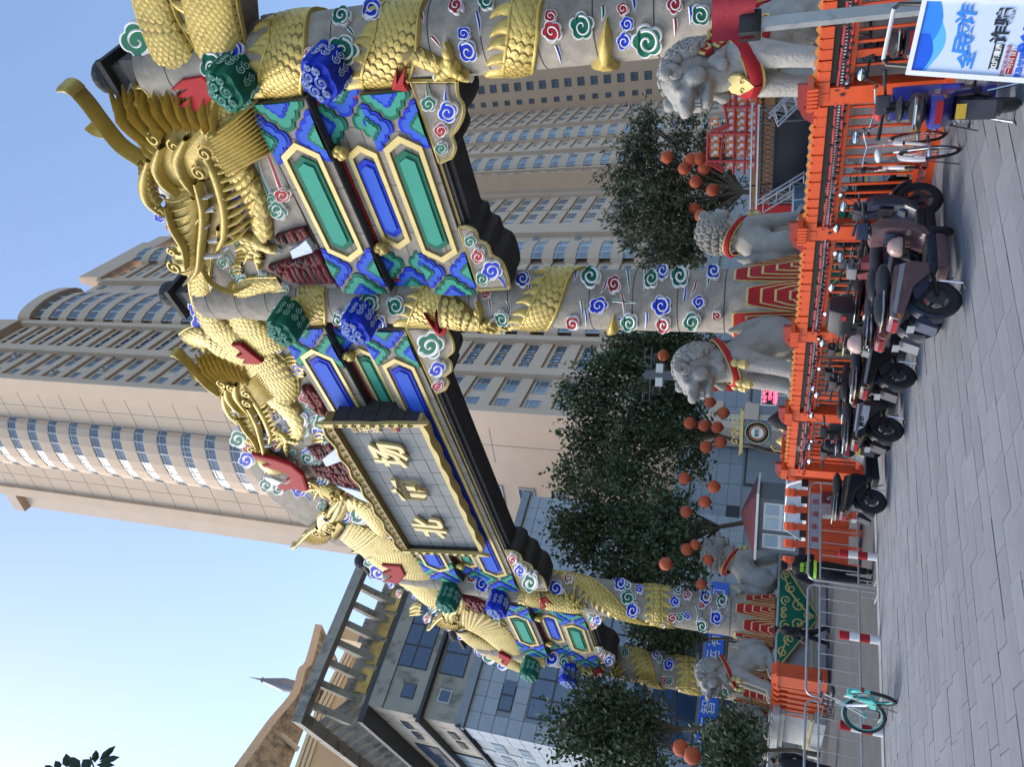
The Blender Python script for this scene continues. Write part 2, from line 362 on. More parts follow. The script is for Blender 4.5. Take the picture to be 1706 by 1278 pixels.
# --- plain wing further along with rows of small windows (wall turned left, reflected sun in its colour)
WG=VP(TR.o.x+TR.d.x*130+TR.n.x*9,TR.o.y+TR.d.y*130+TR.n.y*9,-57)
far=empty('far_apartment_block',TR.M()@T(131,-9,0),'tall tan apartment block, warm glow painted on, two columns of small windows, far right','building')
far.matrix_world=TR.M()@T(131,-9,0)
MB().box(0,22,-9,14,-.1,118).build('wall',M_sunpink,far)
pf=win_proto('window',1.9,1.7,M_fdark,M_gl,1)
for k in range(2,36):
    for x in (2.0,7.5): inst(pf,far,T(x,-9.02,z:=3.2*k+1.5))
    inst(pf,far,T(-.03,3.2,3.2*k+1.5)@Rz(-PI/2)); inst(pf,far,T(-.03,6.8,3.2*k+1.5)@Rz(-PI/2)@Sc(.6,1,.8))
cf=MB()
for s in (12,17): cf.box(s,s+1,-9.7,-9,-.1,118)
for k in range(36): cf.box(13.1,16.9,-9.4,-9.01,3.2*k,3.2*k+1)
cf.build('ledge',M_beige2,far)
C.objects.unlink(pf)
for p in protos: C.objects.unlink(p)
# --- left building: concrete upper floors, roof frame, glass and tile front
BR=VP(-23.33,46.47,50)
lb=empty('office_building',BR.M(),'grey tiled office building with blue glass and a concrete roof frame on the left','building')
M_tile=mat('facade_tile',(.30,.33,.37),rough=.35,var=.1,scale=.8,spec=.6); M_tile2=mat('facade_tile_dim',(.24,.26,.285),rough=.4,var=.1,scale=.8)
b=MB().box(0,10.5,0,30,21.2,28.0).box(-1.2,11.6,.02,31,28.01,28.45,1)
b.box(-.5,10.9,-.5,30.5,23.75,24.0,1).box(0,10.4,-.16,0,26.9,28.0,0)
b.build('upper_wall',[M_conc,M_fdark],lb)
b=MB().box(0.,18.4,.05,36,-.1,20.6).box(-.2,18.6,-.35,.05,20.6,21.2)
b.build('wall',M_tile2,lb)
# roof frame (pergola) leaning out over both faces
b=MB(); zt=31.2; zb=28.45
b.box(-2.2,11.8,-2.4,-1.7,zt,zt+.8); b.box(-2.6,-1.8,-2.3,21,zt+.01,zt+.79)
for i in range(9):
    s=-1.4+1.5*i; b.add([(s,-1.8,zt-.01),(s+.45,-1.8,zt-.01),(s+.45,.5,zb+.5),(s,.5,zb+.5),(s,-1.8,zt+.6),(s+.45,-1.8,zt+.6),(s+.45,.9,zb+1.4),(s,.9,zb+1.4)],[(0,1,2,3),(4,5,6,7),(0,1,5,4),(1,2,6,5),(2,3,7,6),(3,0,4,7)])
for i in range(14):
    t=.5+1.5*i; b.add([(-1.9,t,zt-.01),(-1.9,t+.5,zt-.01),(.3,t+.5,zb+.3),(.3,t,zb+.3),(-1.9,t,zt+.6),(-1.9,t+.5,zt+.6),(.6,t+.5,zb+1.2),(.6,t,zb+1.2)],[(0,1,2,3),(4,5,6,7),(0,1,5,4),(1,2,6,5),(2,3,7,6),(3,0,4,7)])
b.box(.3,11,.5,18,zb,zb+2.2,0)
b.build('roof_frame',M_conc,lb)
M_ply=mat('weathered_yellow_board',(.55,.37,.12),rough=.8,var=.3,scale=2)
for i in range(5): MB().box(.8+2.1*i,2.6+2.1*i,.35,.48,28.75,29.7).build('yellow_panel',M_ply,lb)
# windows of the concrete storeys
def gwin(parent,s0,s1,z0,z1,nx,nz,y=-.02,frame=M_fdark,pane=M_gl3,M=None):
    f=MB().box(s0,s1,y-.02,y+.03,z0,z1,0)
    f=f.build('window',frame,parent,M=M); px=(s1-s0)/nx; pz=(z1-z0)/nz
    pr=None
    for i in range(nx):
        for j in range(nz):
            mm=T(s0+px*i+.07,y-.03,z0+pz*j+.07)
            if pr is None: pr=MB().box(0,px-.14,-.02,.015,0,pz-.14).build('pane',pane,f,M=mm)
            else: inst(pr,f,mm@Rx(random.uniform(-.012,.012))@Rz(random.uniform(-.012,.012)))
    return f
gwin(lb,3.1,9.5,24.6,27.0,4,2); gwin(lb,3.1,9.5,21.7,23.6,4,1)
gwin(lb,1.0,2.0,24.9,25.9,1,1); gwin(lb,1.2,2.1,22.2,23.1,1,1,frame=M_frame)
# tile front: individually built panels, dark windows and the big glass wall
pz=MB().box(.02,1.08,-.04,.04,.02,.98)
p0=None
def blocked(s,z):
    return (1.2<s<3.6 and 17.6<z<18.7) or (6.1<s<7.2 and 17.6<z<18.7) or (1.3<s<11.4 and z<16.8)
for r in range(3,20):
    for q in range(0,17):
        s=q*1.085; z=r*1.0+.7
        if blocked(s+.5,z+.5): continue
        if q<1 or q>9 or z>15.5 or 8.6<z<9:
            if p0 is None: p0=pz.build('facade_panel',M_tile,lb,M=T(s,0,z))
            else: inst(p0,lb,T(s,0,z))
gwin(lb,1.5,3.6,17.72,18.68,2,1); gwin(lb,6.6,7.7,17.72,18.68,1,1)
gwin(lb,1.4,10.7,9.0,16.6,7,5,pane=M_gl3); gwin(lb,1.4,10.7,5.8,8.6,5,2); gwin(lb,1.4,10.7,.6,4.2,5,2)
# left side face of the office building
LF=T(0,0,0)@Rz(PI/2)
lf=MB()
for z in (20.8,24.0): lf.box(-.26,-.02,-.5,20.5,z,z+.25,0)
lf.build('side_ledge',M_fdark,lb)
for k,(t,z) in enumerate(((2.2,26.0),(4.6,26.0),(2.2,22.3),(4.4,22.3))): 
    gwin(lb,0,1.6,-.3,.3,1,1,M=T(-.02,t+1.6,z)@Rz(-PI/2))
gwin(lb,0,8,-1.4,1.2,4,1,M=T(-.02,16,23.6-.9)@Rz(-PI/2),pane=M_gl2); gwin(lb,0,8,-1.0,1.0,4,1,M=T(-.02,16,26.2)@Rz(-PI/2))
for t,z in ((2.5,19),(5.5,19),(2.5,17),(5.5,17)): gwin(lb,0,2.2,-.45,.45,2,1,M=T(-.02,t+2.2,z)@Rz(-PI/2),pane=M_gl2,frame=M_frame)
gwin(lb,0,9,-4,4,5,4,M=T(-.02,16,11)@Rz(-PI/2),pane=M_gl2)
for r in range(2,20):
    for q in range(0,9):
        t=q*1.2; z=r+.7
        if (q in (2,3,5,6) and z>16) or (q>5 and z<15.5): continue
        inst(p0,lb,T(-.0,t+1.2,z)@Rz(-PI/2)@Sc(1.1,1,1))
# blue sign band with white characters (plain signboard)
M_sblue=mat('sign_blue',(.02,.13,.62),rough=.4,var=.06)
sg=empty('blue_signboard',BR.M()@T(1.2,-.35,4.4),'long blue signboard with white Chinese characters on the office front','sign')
MB().box(0,11.6,-.15,.15,0,1.15).build('board',M_sblue,sg)
def font(): 
    return None
TXT=[]
def text3d(s,size,M,name,mt,parent,depth=.01,bold=0.,align='CENTER',shear=0.):
    cu=bpy.data.curves.new(name,'FONT'); cu.body=s; cu.size=size; cu.extrude=depth; cu.offset=bold; cu.align_x=align; cu.align_y='CENTER'; cu.shear=shear
    o=bpy.data.objects.new(name,cu); C.objects.link(o); dg=bpy.context.evaluated_depsgraph_get()
    me=bpy.data.meshes.new_from_object(o.evaluated_get(dg)); bpy.data.objects.remove(o)
    me.materials.clear(); me.materials.append(mt)
    q=bpy.data.objects.new(name,me); C.objects.link(q); q.parent=parent; q.matrix_local=M; return q
for i,ch in enumerate('广东智运航运有限公司'):
    text3d(ch,.95,T(.75+1.1*i,-.17,.57)@Rx(PI/2),'character',M_white,sg)
# --- low grey annexe to the right of the office, behind the trees
ax=empty('grey_annexe',BR.M()@T(18.4,1.5,0),'low grey tiled annexe with a wide roller shutter bay behind the trees','building')
M_steelp=mat('annexe_panel',(.27,.30,.34),rough=.4,var=.08,scale=.5)
b=MB().box(0,64,.05,14,-.1,9.0).box(0,64,-.4,.05,8.2,9.4); b.build('wall',M_tile2,ax)
pa=MB().box(.02,1.98,-.02,.05,.02,.98).build('facade_panel',M_steelp,ax,M=T(0,0,4.2))
for r in range(4,8):
    for q in range(0,32):
        if r+q: inst(pa,ax,T(2*q,0,r+.2))
for a in (4,18,32,46): 
    MB().box(a,a+11,-.02,.04,0,4.1).build('shutter_recess',M_fdark,ax); sh=MB()
    for k in range(26): sh.box(a+.2,a+10.8,-.06-.015*(k%2),-.03,.15*k,.15*k+.14)
    sh.build('roller_shutter',M_tile2,ax)
# --- cream building with a sweeping roof and a spire, behind the office
pA=atd(540,1085,112); pB=atd(520,1278,96)
SW=VP(pA.x,pA.y,0); dv=(pA-pB); dv.z=0; ang=math.degrees(math.atan2(dv.x,dv.y)); SW=VP(pB.x,pB.y,ang)
sw=empty('cream_tower',SW.M(),'cream building with a sweeping concave concrete roof edge at the far left','building')
L=dv.length*1.6
def sv(x,y): return SW.uv(x,y)
o_top=[sv(*p) for p in ((528,1063),(512,1125),(500,1140),(488,1180),(450,1228),(415,1278),(385,1320))]
o_bot=[sv(*p) for p in ((563,1098),(545,1112),(530,1160),(508,1205),(480,1278),(462,1320))]
sg1=1
zc=[sv(*p) for p in ((575,1092),(527,1187),(495,1278),(480,1320))]
zt0=min(z for _,z in zc)
def side(p): return [(a,b) for a,b in p]
b=MB().prism(side(zc)+[(zc[-1][0],0),(zc[0][0],0)],0,22,0)
b.build('wall',M_cream,sw)
b=MB()
for dz,dy in ((0,-.7),(-.6,-.5),(-1.2,-.3)):
    for i in range(len(zc)-1):
        (a0,z0),(a1,z1)=zc[i],zc[i+1]
        b.add([(a0,dy,z0+dz),(a1,dy,z1+dz),(a1,dy,z1+dz-.5),(a0,dy,z0+dz-.5),(a0,.3,z0+dz),(a1,.3,z1+dz),(a1,.3,z1+dz-.5),(a0,.3,z0+dz-.5)],[(0,1,2,3),(0,1,5,4),(3,2,6,7),(0,3,7,4),(1,2,6,5)])
b.build('cornice',mat('cream_trim',(.62,.53,.38),rough=.8),sw)
ot=spl(o_top,24); ob=spl(o_bot,24)
b=MB()
for i in range(23):
    (a0,z0),(a1,z1)=ot[i],ot[i+1]; (c0,w0),(c1,w1)=ob[i],ob[i+1]
    b.add([(a0,-2.6,z0),(a1,-2.6,z1),(a1,-2.6,z1-1.3),(a0,-2.6,z0-1.3)],[(0,1,2,3)],0)
    b.add([(a0,-2.6,z0-1.3),(a1,-2.6,z1-1.3),(c1,.5,w1),(c0,.5,w0),(a0,-2.6,z0),(a1,-2.6,z1),(a1,6,z1),(a0,6,z0)],[(0,1,2,3),(4,5,6,7)],1)
b.build('sweeping_roof',[mat('roof_edge',(.55,.43,.3),rough=.85,var=.15),wear(mat('roof_soffit',(.45,.36,.25),rough=.9,var=.2),(.15,.13,.11),scale=.9,lo=.45,hi=.6,amt=.8)],sw)
b=MB()
for p,q in (((556,1100),(545,1085)),((545,1150),(527,1147)),((520,1200),(500,1195)),((497,1248),(475,1243))):
    (a0,z0),(a1,z1)=sv(*p),sv(*q); b.tube([(a0,.2,z0),(a1,-1.6,z1+.4)],.35,8)
b.build('roof_strut',M_beige2,sw)
# back block behind with small windows
bk=atd(560,1060,128); BK=VP(bk.x,bk.y,50)
bb=empty('stepped_block',BK.M(),'pale stepped apartment block peeking between the sweeping roof and the roof frame','building')
def bv(x,y): return BK.uv(x,y)
t1=bv(565,1050); t2=bv(622,1002)
MB().box(t1[0]-1.5,t1[0]+1,0,10,-.1,t1[1]).box(t1[0]+1,t1[0]+16,1.5,12,-.1,t2[1]).box(t1[0]-1.9,t1[0]+1.3,-.4,.3,t1[1]-.9,t1[1]+.5).build('wall',M_cream,bb)
for x,y in ((583,1087),(605,1063),(612,1040),(640,1020)):
    s,z=bv(x,y); gwin(bb,s-1,s+1,z-.8,z+.8,2,1)
# spire
sp=atd(470,1141,108); tip=atd(412,1136,108)
spi=empty('roof_spire',V3((sp.x,sp.y,0)),'slim grey metal spire standing on the sweeping roof','spire')
M_lead=mat('lead_grey',(.22,.23,.25),rough=.5,metal=.4)
b=MB().lathe([(.9,sp.z-3.5),(.95,sp.z-1),(1.0,sp.z-.8),(.95,sp.z),(.35,tip.z-3.0),(.3,tip.z-2.9)],14)
b.lathe([(.3,tip.z-2.9),(.42,tip.z-2.6),(.28,tip.z-2.3),(.16,tip.z-2.2),(.02,tip.z)],12)
b.build('cone',M_lead,spi,smooth=True); MB().box(-1.1,1.1,-1.1,1.1,sp.z-8,sp.z-3.4).build('base',M_lead,spi)
# ---------------------------------------------------------------- the archway
GO=V3((-3.25,24.4,0)); GE=V3((.66078,-.75058,0)); GN=V3((-.75058,-.66078,0))
GM=Matrix.Translation(GO)@Matrix((GE,-GN,V3((0,0,1)))).transposed().to_4x4()
class Pl:
    def __init__(s,q): s.q=q
    def inv(s,x,y):
        v=ray(x,y); p0=GO+GN*s.q; t=(p0-V3((0,0,CZ))).dot(GN)/v.dot(GN); X=V3((0,0,CZ))+v*t
        return ((X-GO).dot(GE),X.z)
    def to(s,u,v,h): return (u,-(s.q+h),v)
class Cy:
    def __init__(s,sc,r): s.sc=sc; s.r=r; s.c=GO+GE*sc
    def inv(s,x,y):
        v=ray(x,y); d=V3((v.x,v.y)); L=d.length; d/=L; c=V3((s.c.x,s.c.y)); b=c.dot(d); off=(c-d*b)
        k=off.length
        if k>=s.r*.995: P=c-off/k*s.r*.995; tt=P.dot(d)
        else: tt=b-math.sqrt(s.r*s.r-k*k); P=d*tt
        z=CZ+v.z*tt/L; rel=V3((P.x,P.y,0))-V3((s.c.x,s.c.y,0))
        return (s.r*math.atan2(rel.dot(GE),rel.dot(GN)),z)
    def to(s,u,v,h): a=u/s.r; return (s.sc+(s.r+h)*sin(a),-(s.r+h)*cos(a),v)
PR=.75; PS={'A':15.06,'B':8.28,'C':-8.28,'D':-15.06}
CYS={k:Cy(v,PR) for k,v in PS.items()}
F_=Pl(.62); FM=Pl(.30); FW=Pl(.42)
arch=empty('memorial_archway',GM,'huge grey stone archway with golden dragons, painted clouds and blue and green beams','archway')
def flat(surf,pts,h0,h1,m,b=None,inset=0.,h2=None):
    """outline in surface uv -> relief slab (optionally with a bevelled edge)"""
    b=b or MB(); n=len(pts)
    vs=[surf.to(u,v,h0) for u,v in pts]+[surf.to(u,v,h1) for u,v in pts]
    fs=[(i,(i+1)%n,(i+1)%n+n,i+n) for i in range(n)]
    top=pts; off=n
    if inset:
        cu=sum(p[0] for p in pts)/n; cv=sum(p[1] for p in pts)/n
        top=[(cu+(u-cu)*(1-inset),cv+(v-cv)*(1-inset)) for u,v in pts]
        vs+=[surf.to(u,v,h2) for u,v in top]; fs+=[(i+n,(i+1)%n+n,(i+1)%n+2*n,i+2*n) for i in range(n)]; off=2*n
    fs+=[tuple(i+off for i in t) for t in tessellate_polygon([[V3((u,v,0)) for u,v in top]])]
    b.add(vs,fs,m); return b
def pillow(surf,pts,H,m,b=None,h0=0.,rings=(1,.93,.78,.5)):
    b=b or MB(); n=len(pts); cu=sum(p[0] for p in pts)/n; cv=sum(p[1] for p in pts)/n
    vs=[surf.to(u,v,h0) for u,v in pts]
    for k,r in enumerate(rings):
        hh=H*math.sqrt(max(0,1-(r*.96)**2)) if k else H*.25
        vs+=[surf.to(cu+(u-cu)*r,cv+(v-cv)*r,h0+hh) for u,v in pts]
    vs.append(surf.to(cu,cv,h0+H))
    fs=[]
    for k in range(len(rings)):
        fs+=[(k*n+i,k*n+(i+1)%n,(k+1)*n+(i+1)%n,(k+1)*n+i) for i in range(n)]
    k=len(rings)*n; fs+=[(k+i,k+(i+1)%n,len(vs)-1) for i in range(n)]
    b.add(vs,fs,m); return b
def clip(poly,u0,u1,v0,v1):
    def cl(P,f,g):
        o=[]
        for i in range(len(P)):
            a,b=P[i],P[(i+1)%len(P)]; ia,ib=f(a),f(b)
            if ia: o.append(a)
            if ia!=ib: o.append(g(a,b))
        return o
    X=lambda c:(lambda a,b:(c,a[1]+(b[1]-a[1])*(c-a[0])/(b[0]-a[0])))
    Y=lambda c:(lambda a,b:(a[0]+(b[0]-a[0])*(c-a[1])/(b[1]-a[1]),c))
    for f,g in ((lambda p:p[0]>=u0,X(u0)),(lambda p:p[0]<=u1,X(u1)),(lambda p:p[1]>=v0,Y(v0)),(lambda p:p[1]<=v1,Y(v1))):
        if len(poly)<3: return []
        poly=cl(poly,f,g)
    return poly
def strip_uv(surf,cl,hws,dome,m,b=None,h0=0.,n=None,lat=6,flat_=False):
    """swept ridge along uv centreline"""
    b=b or MB(); n=n or max(6,len(cl)*5)
    P=spl([(c[0],c[1],h) for c,h in zip(cl,hws)],n); vs=[];fs=[]
    for i,(u,v,hw) in enumerate(P):
        a=P[max(i-1,0)];c=P[min(i+1,n-1)]; du,dv=c[0]-a[0],c[1]-a[1]; L=math.hypot(du,dv) or 1; nu,nv=-dv/L,du/L
        for j in range(lat+1):
            t=-1+2*j/lat; hh=dome*math.sqrt(max(0,1-t*t))**.85 if not flat_ else (dome if 0<j<lat else 0)
            vs.append(surf.to(u+nu*hw*t,v+nv*hw*t,h0+hh*min(1,hw*40 if not flat_ else 1)))
    for i in range(n-1):
        for j in range(lat): k=i*(lat+1)+j; fs.append((k,k+1,k+lat+2,k+lat+1))
    b.add(vs,fs,m); return b
def to_uv(surf,cl,hw):
    """pixel centreline+half widths -> uv centreline and half widths"""
    U=[surf.inv(*p) for p in cl]; H=[]
    for i,(x,y) in enumerate(cl):
        a=cl[max(i-1,0)];c=cl[min(i+1,len(cl)-1)]; dx,dy=c[0]-a[0],c[1]-a[1]; L=math.hypot(dx,dy) or 1; nx,ny=-dy/L,dx/L
        h=hw[i] if isinstance(hw,(list,tuple)) else hw
        p=surf.inv(x+nx*h,y+ny*h); q=surf.inv(x-nx*h,y-ny*h)
        a=U[max(i-1,0)];c=U[min(i+1,len(cl)-1)]; du,dv=c[0]-a[0],c[1]-a[1]; l=math.hypot(du,dv) or 1
        H.append(abs((p[0]-q[0])*(-dv/l)+(p[1]-q[1])*(du/l))/2)
    return U,H
SCALES={}
def body(surf,U,H,parent,fin=0,scale=.15,dome=None,h0=0.,rim=True,name='dragon_body',finlen=1.):
    """dragon body: domed trunk, overlapping scales, fin of flames along one or both edges, ribbed belly rim"""
    n=max(8,int(sum(math.hypot(U[i+1][0]-U[i][0],U[i+1][1]-U[i][1]) for i in range(len(U)-1))/.09))
    P=spl([(c[0],c[1],h) for c,h in zip(U,H)],n)
    b=MB(); lat=10; vs=[];fs=[]
    D=lambda hw,t:(dome if dome else min(.45*hw,.26))*math.sqrt(max(0,1-t*t))**.8
    fr=[]
    for i,(u,v,hw) in enumerate(P):
        a=P[max(i-1,0)];c=P[min(i+1,n-1)]; du,dv=c[0]-a[0],c[1]-a[1]; L=math.hypot(du,dv) or 1
        fr.append((u,v,hw,du/L,dv/L))
        for j in range(lat+1):
            t=-1+2*j/lat; vs.append(surf.to(u-dv/L*hw*t,v+du/L*hw*t,h0+D(hw,t)))
    for i in range(n-1):
        for j in range(lat): k=i*(lat+1)+j; fs.append((k,k+1,k+lat+2,k+lat+1))
    b.add(vs,fs,0)
    o=b.build(name,[M_bronze,M_gold],parent,smooth=True,ang=60)
    # scales
    s=MB(); dist=0; row=0; last=-1
    for i in range(1,n):
        dist+=math.hypot(P[i][0]-P[i-1][0],P[i][1]-P[i-1][1])
        if dist<scale*.62: continue
        dist=0; row+=1; u,v,hw,tu,tv=fr[i]
        w=hw*(.86 if rim else .96); cnt=max(1,int(2*w/scale)); 
        for j in range(cnt+(row%2)):
            off=(-w+(j+.5-(.5 if row%2 else 0))*2*w/cnt)
            t0=off/hw
            if abs(t0)>.93: continue
            def pt(al,ac,dh):
                q=off+ac; t=max(-1,min(1,q/hw)); return surf.to(u+tu*al-tv*q,v+tv*al+tu*q,h0+D(hw,t)+dh)
            r=w/cnt*1.06; l=scale
            vv=[pt(l*.15,-r,.004),pt(l*.62,-r*.82,.014),pt(l*.95,-r*.3,.02),pt(l*.95,r*.3,.02),pt(l*.62,r*.82,.014),pt(l*.15,r,.004),pt(-l*.25,0,.0)]
            cpt=pt(l*.45,0,.022); ee=[pt(l*.66,-r*.86,-.01),pt(l*1.02,-r*.32,-.01),pt(l*1.02,r*.32,-.01),pt(l*.66,r*.86,-.01)]
            s.add(vv+[cpt]+ee,[(0,1,7),(1,2,7),(2,3,7),(3,4,7),(4,5,7),(5,6,7),(6,0,7),(1,8,9,2),(2,9,10,3),(3,10,11,4)],0)
    if s.v: tag(s.build('scales',M_gold,o),kind='stuff')
    e=MB()
    for sd in ((1,-1) if rim else ()):
        cl=[(u-tv*hw*.95*sd,v+tu*hw*.95*sd) for u,v,hw,tu,tv in fr[::2]]
        strip_uv(surf,cl,[.05]*len(cl),.09,0,e,h0=h0,n=len(cl),lat=4)
    for sd in ((1,-1) if fin==2 else ((fin,) if fin else ())):
        acc=0; step=.3*finlen
        for i in range(1,n):
            acc+=math.hypot(P[i][0]-P[i-1][0],P[i][1]-P[i-1][1])
            if acc<step: continue
            acc=0; u,v,hw,tu,tv=fr[i]; bu,bv=u-tv*hw*.9*sd,v+tu*hw*.9*sd
            L=(.42+.1*random.random())*finlen
            cl=[(bu,bv),(bu-tv*sd*L*.45-tu*L*.1,bv+tu*sd*L*.45-tv*L*.1),(bu-tv*sd*L*.8-tu*L*.45,bv+tu*sd*L*.8-tv*L*.45)]
            strip_uv(surf,cl,[.16*finlen,.10*finlen,.008],.08,0,e,h0=h0,n=6,lat=4)
            strip_uv(surf,cl,[.02,.015,.004],.12,0,e,h0=h0,n=5,lat=2)
    if e.v: e.build('fin',M_gold,o,smooth=True,ang=50)
    return o
def bpx(surf,cl,hw,parent,**k):
    U,H=to_uv(surf,cl,hw); return body(surf,U,H,parent,**k)
def coil(ps,y0,x0,y1,x1,hw,parent,**k):
    """band round a pillar through two silhouette points, carried on round the back"""
    s=CYS[ps]; a=s.inv(x0,y0); c=s.inv((x0+x1)/2,(y0+y1)/2); b=s.inv(x1,y1)
    du=b[0]-a[0]; sl=(b[1]-a[1])/du if abs(du)>1e-3 else 0
    ex=1.25*(1 if du>0 else -1)
    U=[(a[0]-ex,a[1]-ex*sl),a,c,b,(b[0]+ex,b[1]+ex*sl)]
    return body(s,U,[hw]*5,parent,dome=.09,**k)
# ------------------------------------------------ cloud scrolls
def lobes(kind,mir):
    """unit outline of a cloud head, a to the right, b up"""
    o=[]; n=44; k=(5,4,5)[kind]
    for i in range(n):
        t=2*PI*i/n
        r=.70+.30*abs(sin(k*t/2+.7*kind))**.55
        a,b=r*cos(t),r*sin(t)*(1.05 if kind==2 else .9)
        o.append((a*mir,b))
    return o
def cloud(surf,x,y,r,c,parent,rot=0.,mir=1,tail=None,ar=1.,kind=0,white=True,name='cloud_relief',h0=0.):
    b=MB(); ca,sa=cos(rot),sin(rot)
    def px(a,bb): 
        a*=ar; a2=a*ca-bb*sa; b2=a*sa+bb*ca; return surf.inv(x-b2*r,y-a2*r)
    sz=math.dist(px(1,0),px(-1,0))/2; H=min(.16,.055+.1*sz)
    ol=lobes(kind,mir)
    if tail:
        U,Hh=to_uv(surf,[(x,y)]+[tuple(p) for p in tail],[r*.5]+[r*.42*(1-.85*(i+1)/len(tail)) for i in range(len(tail))])
        strip_uv(surf,U,Hh,H*.7,0,b,h0=h0,n=14,lat=4,flat_=True)
        strip_uv(surf,U,[q*.62 for q in Hh],H*.7+.012,1,b,h0=h0,n=14,lat=4,flat_=True)
    flat(surf,[px(a,bb) for a,bb in ol],h0-.02,h0+H*.8,0,b,inset=.05,h2=h0+H)
    flat(surf,[px(a*.84,bb*.84) for a,bb in ol],h0+H-.01,h0+H+.012,1,b)
    # spiral line
    sp=[]; N=26
    for i in range(N):
        t=i/(N-1); an=(.35-t*1.3*2*PI)*mir+(PI if mir<0 else 0); rr=.66*(1-t)**.75+.05
        sp.append((rr*cos(an)-.02,rr*sin(an)-.02))
    U=[px(a,bb) for a,bb in sp]
    w=sz*.075
    strip_uv(surf,U,[w*(1.1-.5*i/N) for i in range(N)],.02,0,b,h0=h0+H+.012,n=N+8,lat=2,flat_=False)
    return b.build(name,[M_white,CLR[c]],parent)
def streak(surf,pts,w,c,parent):
    U=[surf.inv(*p) for p in pts]; H=[.028,.026,.008]; b=MB(); strip_uv(surf,U,[h*1.5 for h in H],.03,0,b,lat=2,flat_=False); strip_uv(surf,U,H,.05,1,b,lat=2)
    return b.build('cloud_streak',[M_white,CLR[c]],parent)
# ------------------------------------------------ pillars
pil={}
for k,s in PS.items():
    top={'A':15.6,'B':18.4,'C':18.4,'D':15.6}[k]
    b=MB()
    zs=[1.5,1.7,3.1,3.15]+[3.15+(top-3.15)*i/10 for i in range(1,11)]
    b.lathe([(.98,1.5),(.97,1.7),(.80,3.08),(PR,3.15)]+[(PR,z) for z in zs[4:]],40,(s,0,0),0)
    p=b.build('pillar',M_stone,arch,smooth=True); pil[k]=p
    # drum joints
    jb=MB(); z=3.2
    while z<top: jb.lathe([(PR+.004,z),(PR+.004,z+.02)],40,(s,0,0),0); z+=1.05
    tag(jb.build('stone_joint',M_dark,p),kind='stuff')
    # finial
    fb=MB().box(s-.5,s+.5,-.5,.5,top,top+.45).box(s-.36,s+.36,-.36,.36,top+.45,top+.9).box(s-.55,s+.55,-.55,.55,top+.9,top+1.05).ell((s,0,top+1.45),(.42,.42,.4))
    fb.build('finial',M_dark,p)
    # cliff-and-wave foot: nested red and gold chevrons in ten sectors
    class Cone:
        def to(q,u,v,h):
            r=.985+(.805-.985)*(v-1.6)/(3.1-1.6)+h; a=u; return (s+r*sin(a),-r*cos(a),v)
    cn=Cone()
    for j in range(9):
        a0=2*PI*j/9+.17; wd=PI/9*.97; b=MB()
        drop=0 if j%2==0 else .30
        def tp(ww,zt):
            pts=[(a0-ww,1.62),(a0-ww*.86,(zt+1.62)/2),(a0-ww*.66,zt-.10),(a0-ww*.56,zt)]
            return pts+[(2*a0-u,v) for u,v in pts[::-1]]
        for l in range(5):
            zt=3.04-.30*l-drop; ww=wd*1.12*(1-.19*l)
            if zt<1.8: break
            flat(cn,tp(ww,zt),-.02,.022+.03*l,0,b); flat(cn,tp(ww-.035,zt-.05),.0,.034+.03*l,1,b)
        b.build('wave_panel',[M_gold2,M_red],p)
# ------------------------------------------------ beams
def hexa(u0,u1,zc,hh,d):
    t=hh*.62; return [(u0,zc),(u0+t,zc+hh),(u1-t,zc+hh),(u1,zc),(u1-t,zc-hh),(u0+t,zc-hh)] if d>0 else None
def hexpanel(surf,p0,p1,hh,dark,light,parent,zc=None):
    a=surf.inv(*p0); b_=surf.inv(*p1); u0,u1=min(a[0],b_[0]),max(a[0],b_[0]); zc=zc if zc is not None else (a[1]+b_[1])/2
    def hx(i,h): return hexa(u0+i,u1-i,zc,h,1)
    b=MB(); o=hx(0,hh); n=hx(.17,hh-.11)
    vs=[surf.to(u,v,0) for u,v in o]+[surf.to(u,v,.07) for u,v in o]+[surf.to(u,v,.07) for u,v in n]+[surf.to(u,v,0) for u,v in n]
    fs=[]
    for i in range(6):
        j=(i+1)%6; fs+=[(i,j,6+j,6+i),(6+i,6+j,12+j,12+i),(12+i,12+j,18+j,18+i)]
    b.add(vs,fs,0); b.build('panel_frame',M_gold2,parent)
    b=MB(); flat(surf,hx(.36,hh*.62),0,.05,0,b); flat(surf,hx(.52,hh*.40),.05,.085,1,b)
    return b.build('painted_panel',[dark,light],parent)
def scallop(surf,u,z,w,h,c,parent,box):
    A={'g':(M_green,M_lgreen,M_blue,M_lblue),'b':(M_blue,M_lblue,M_green,M_lgreen)}[c]
    def dia(k):
        P=[]; cs=[(w*k,0),(0,h*k),(-w*k,0),(0,-h*k)]; nb=3
        for i in range(4):
            a=cs[i]; d=cs[(i+1)%4]; L=math.dist(a,d); nx,ny=(d[1]-a[1])/L,-(d[0]-a[0])/L
            if nx*a[0]+ny*a[1]<0: nx,ny=-nx,-ny
            for j in range(nb*5):
                t=j/(nb*5); bump=.07*k*abs(sin(PI*t*nb))
                P.append((u+a[0]+(d[0]-a[0])*t+nx*bump,z+a[1]+(d[1]-a[1])*t+ny*bump))
        return P
    b=MB()
    for i,(k,hh) in enumerate(((1,.04),(.84,.055),(.5,.075),(.36,.09))):
        P=clip(dia(k),*box)
        if len(P)>2: flat(surf,P,0,hh,i,b)
    if b.v: b.build('scalloped_motif',list(A),parent)
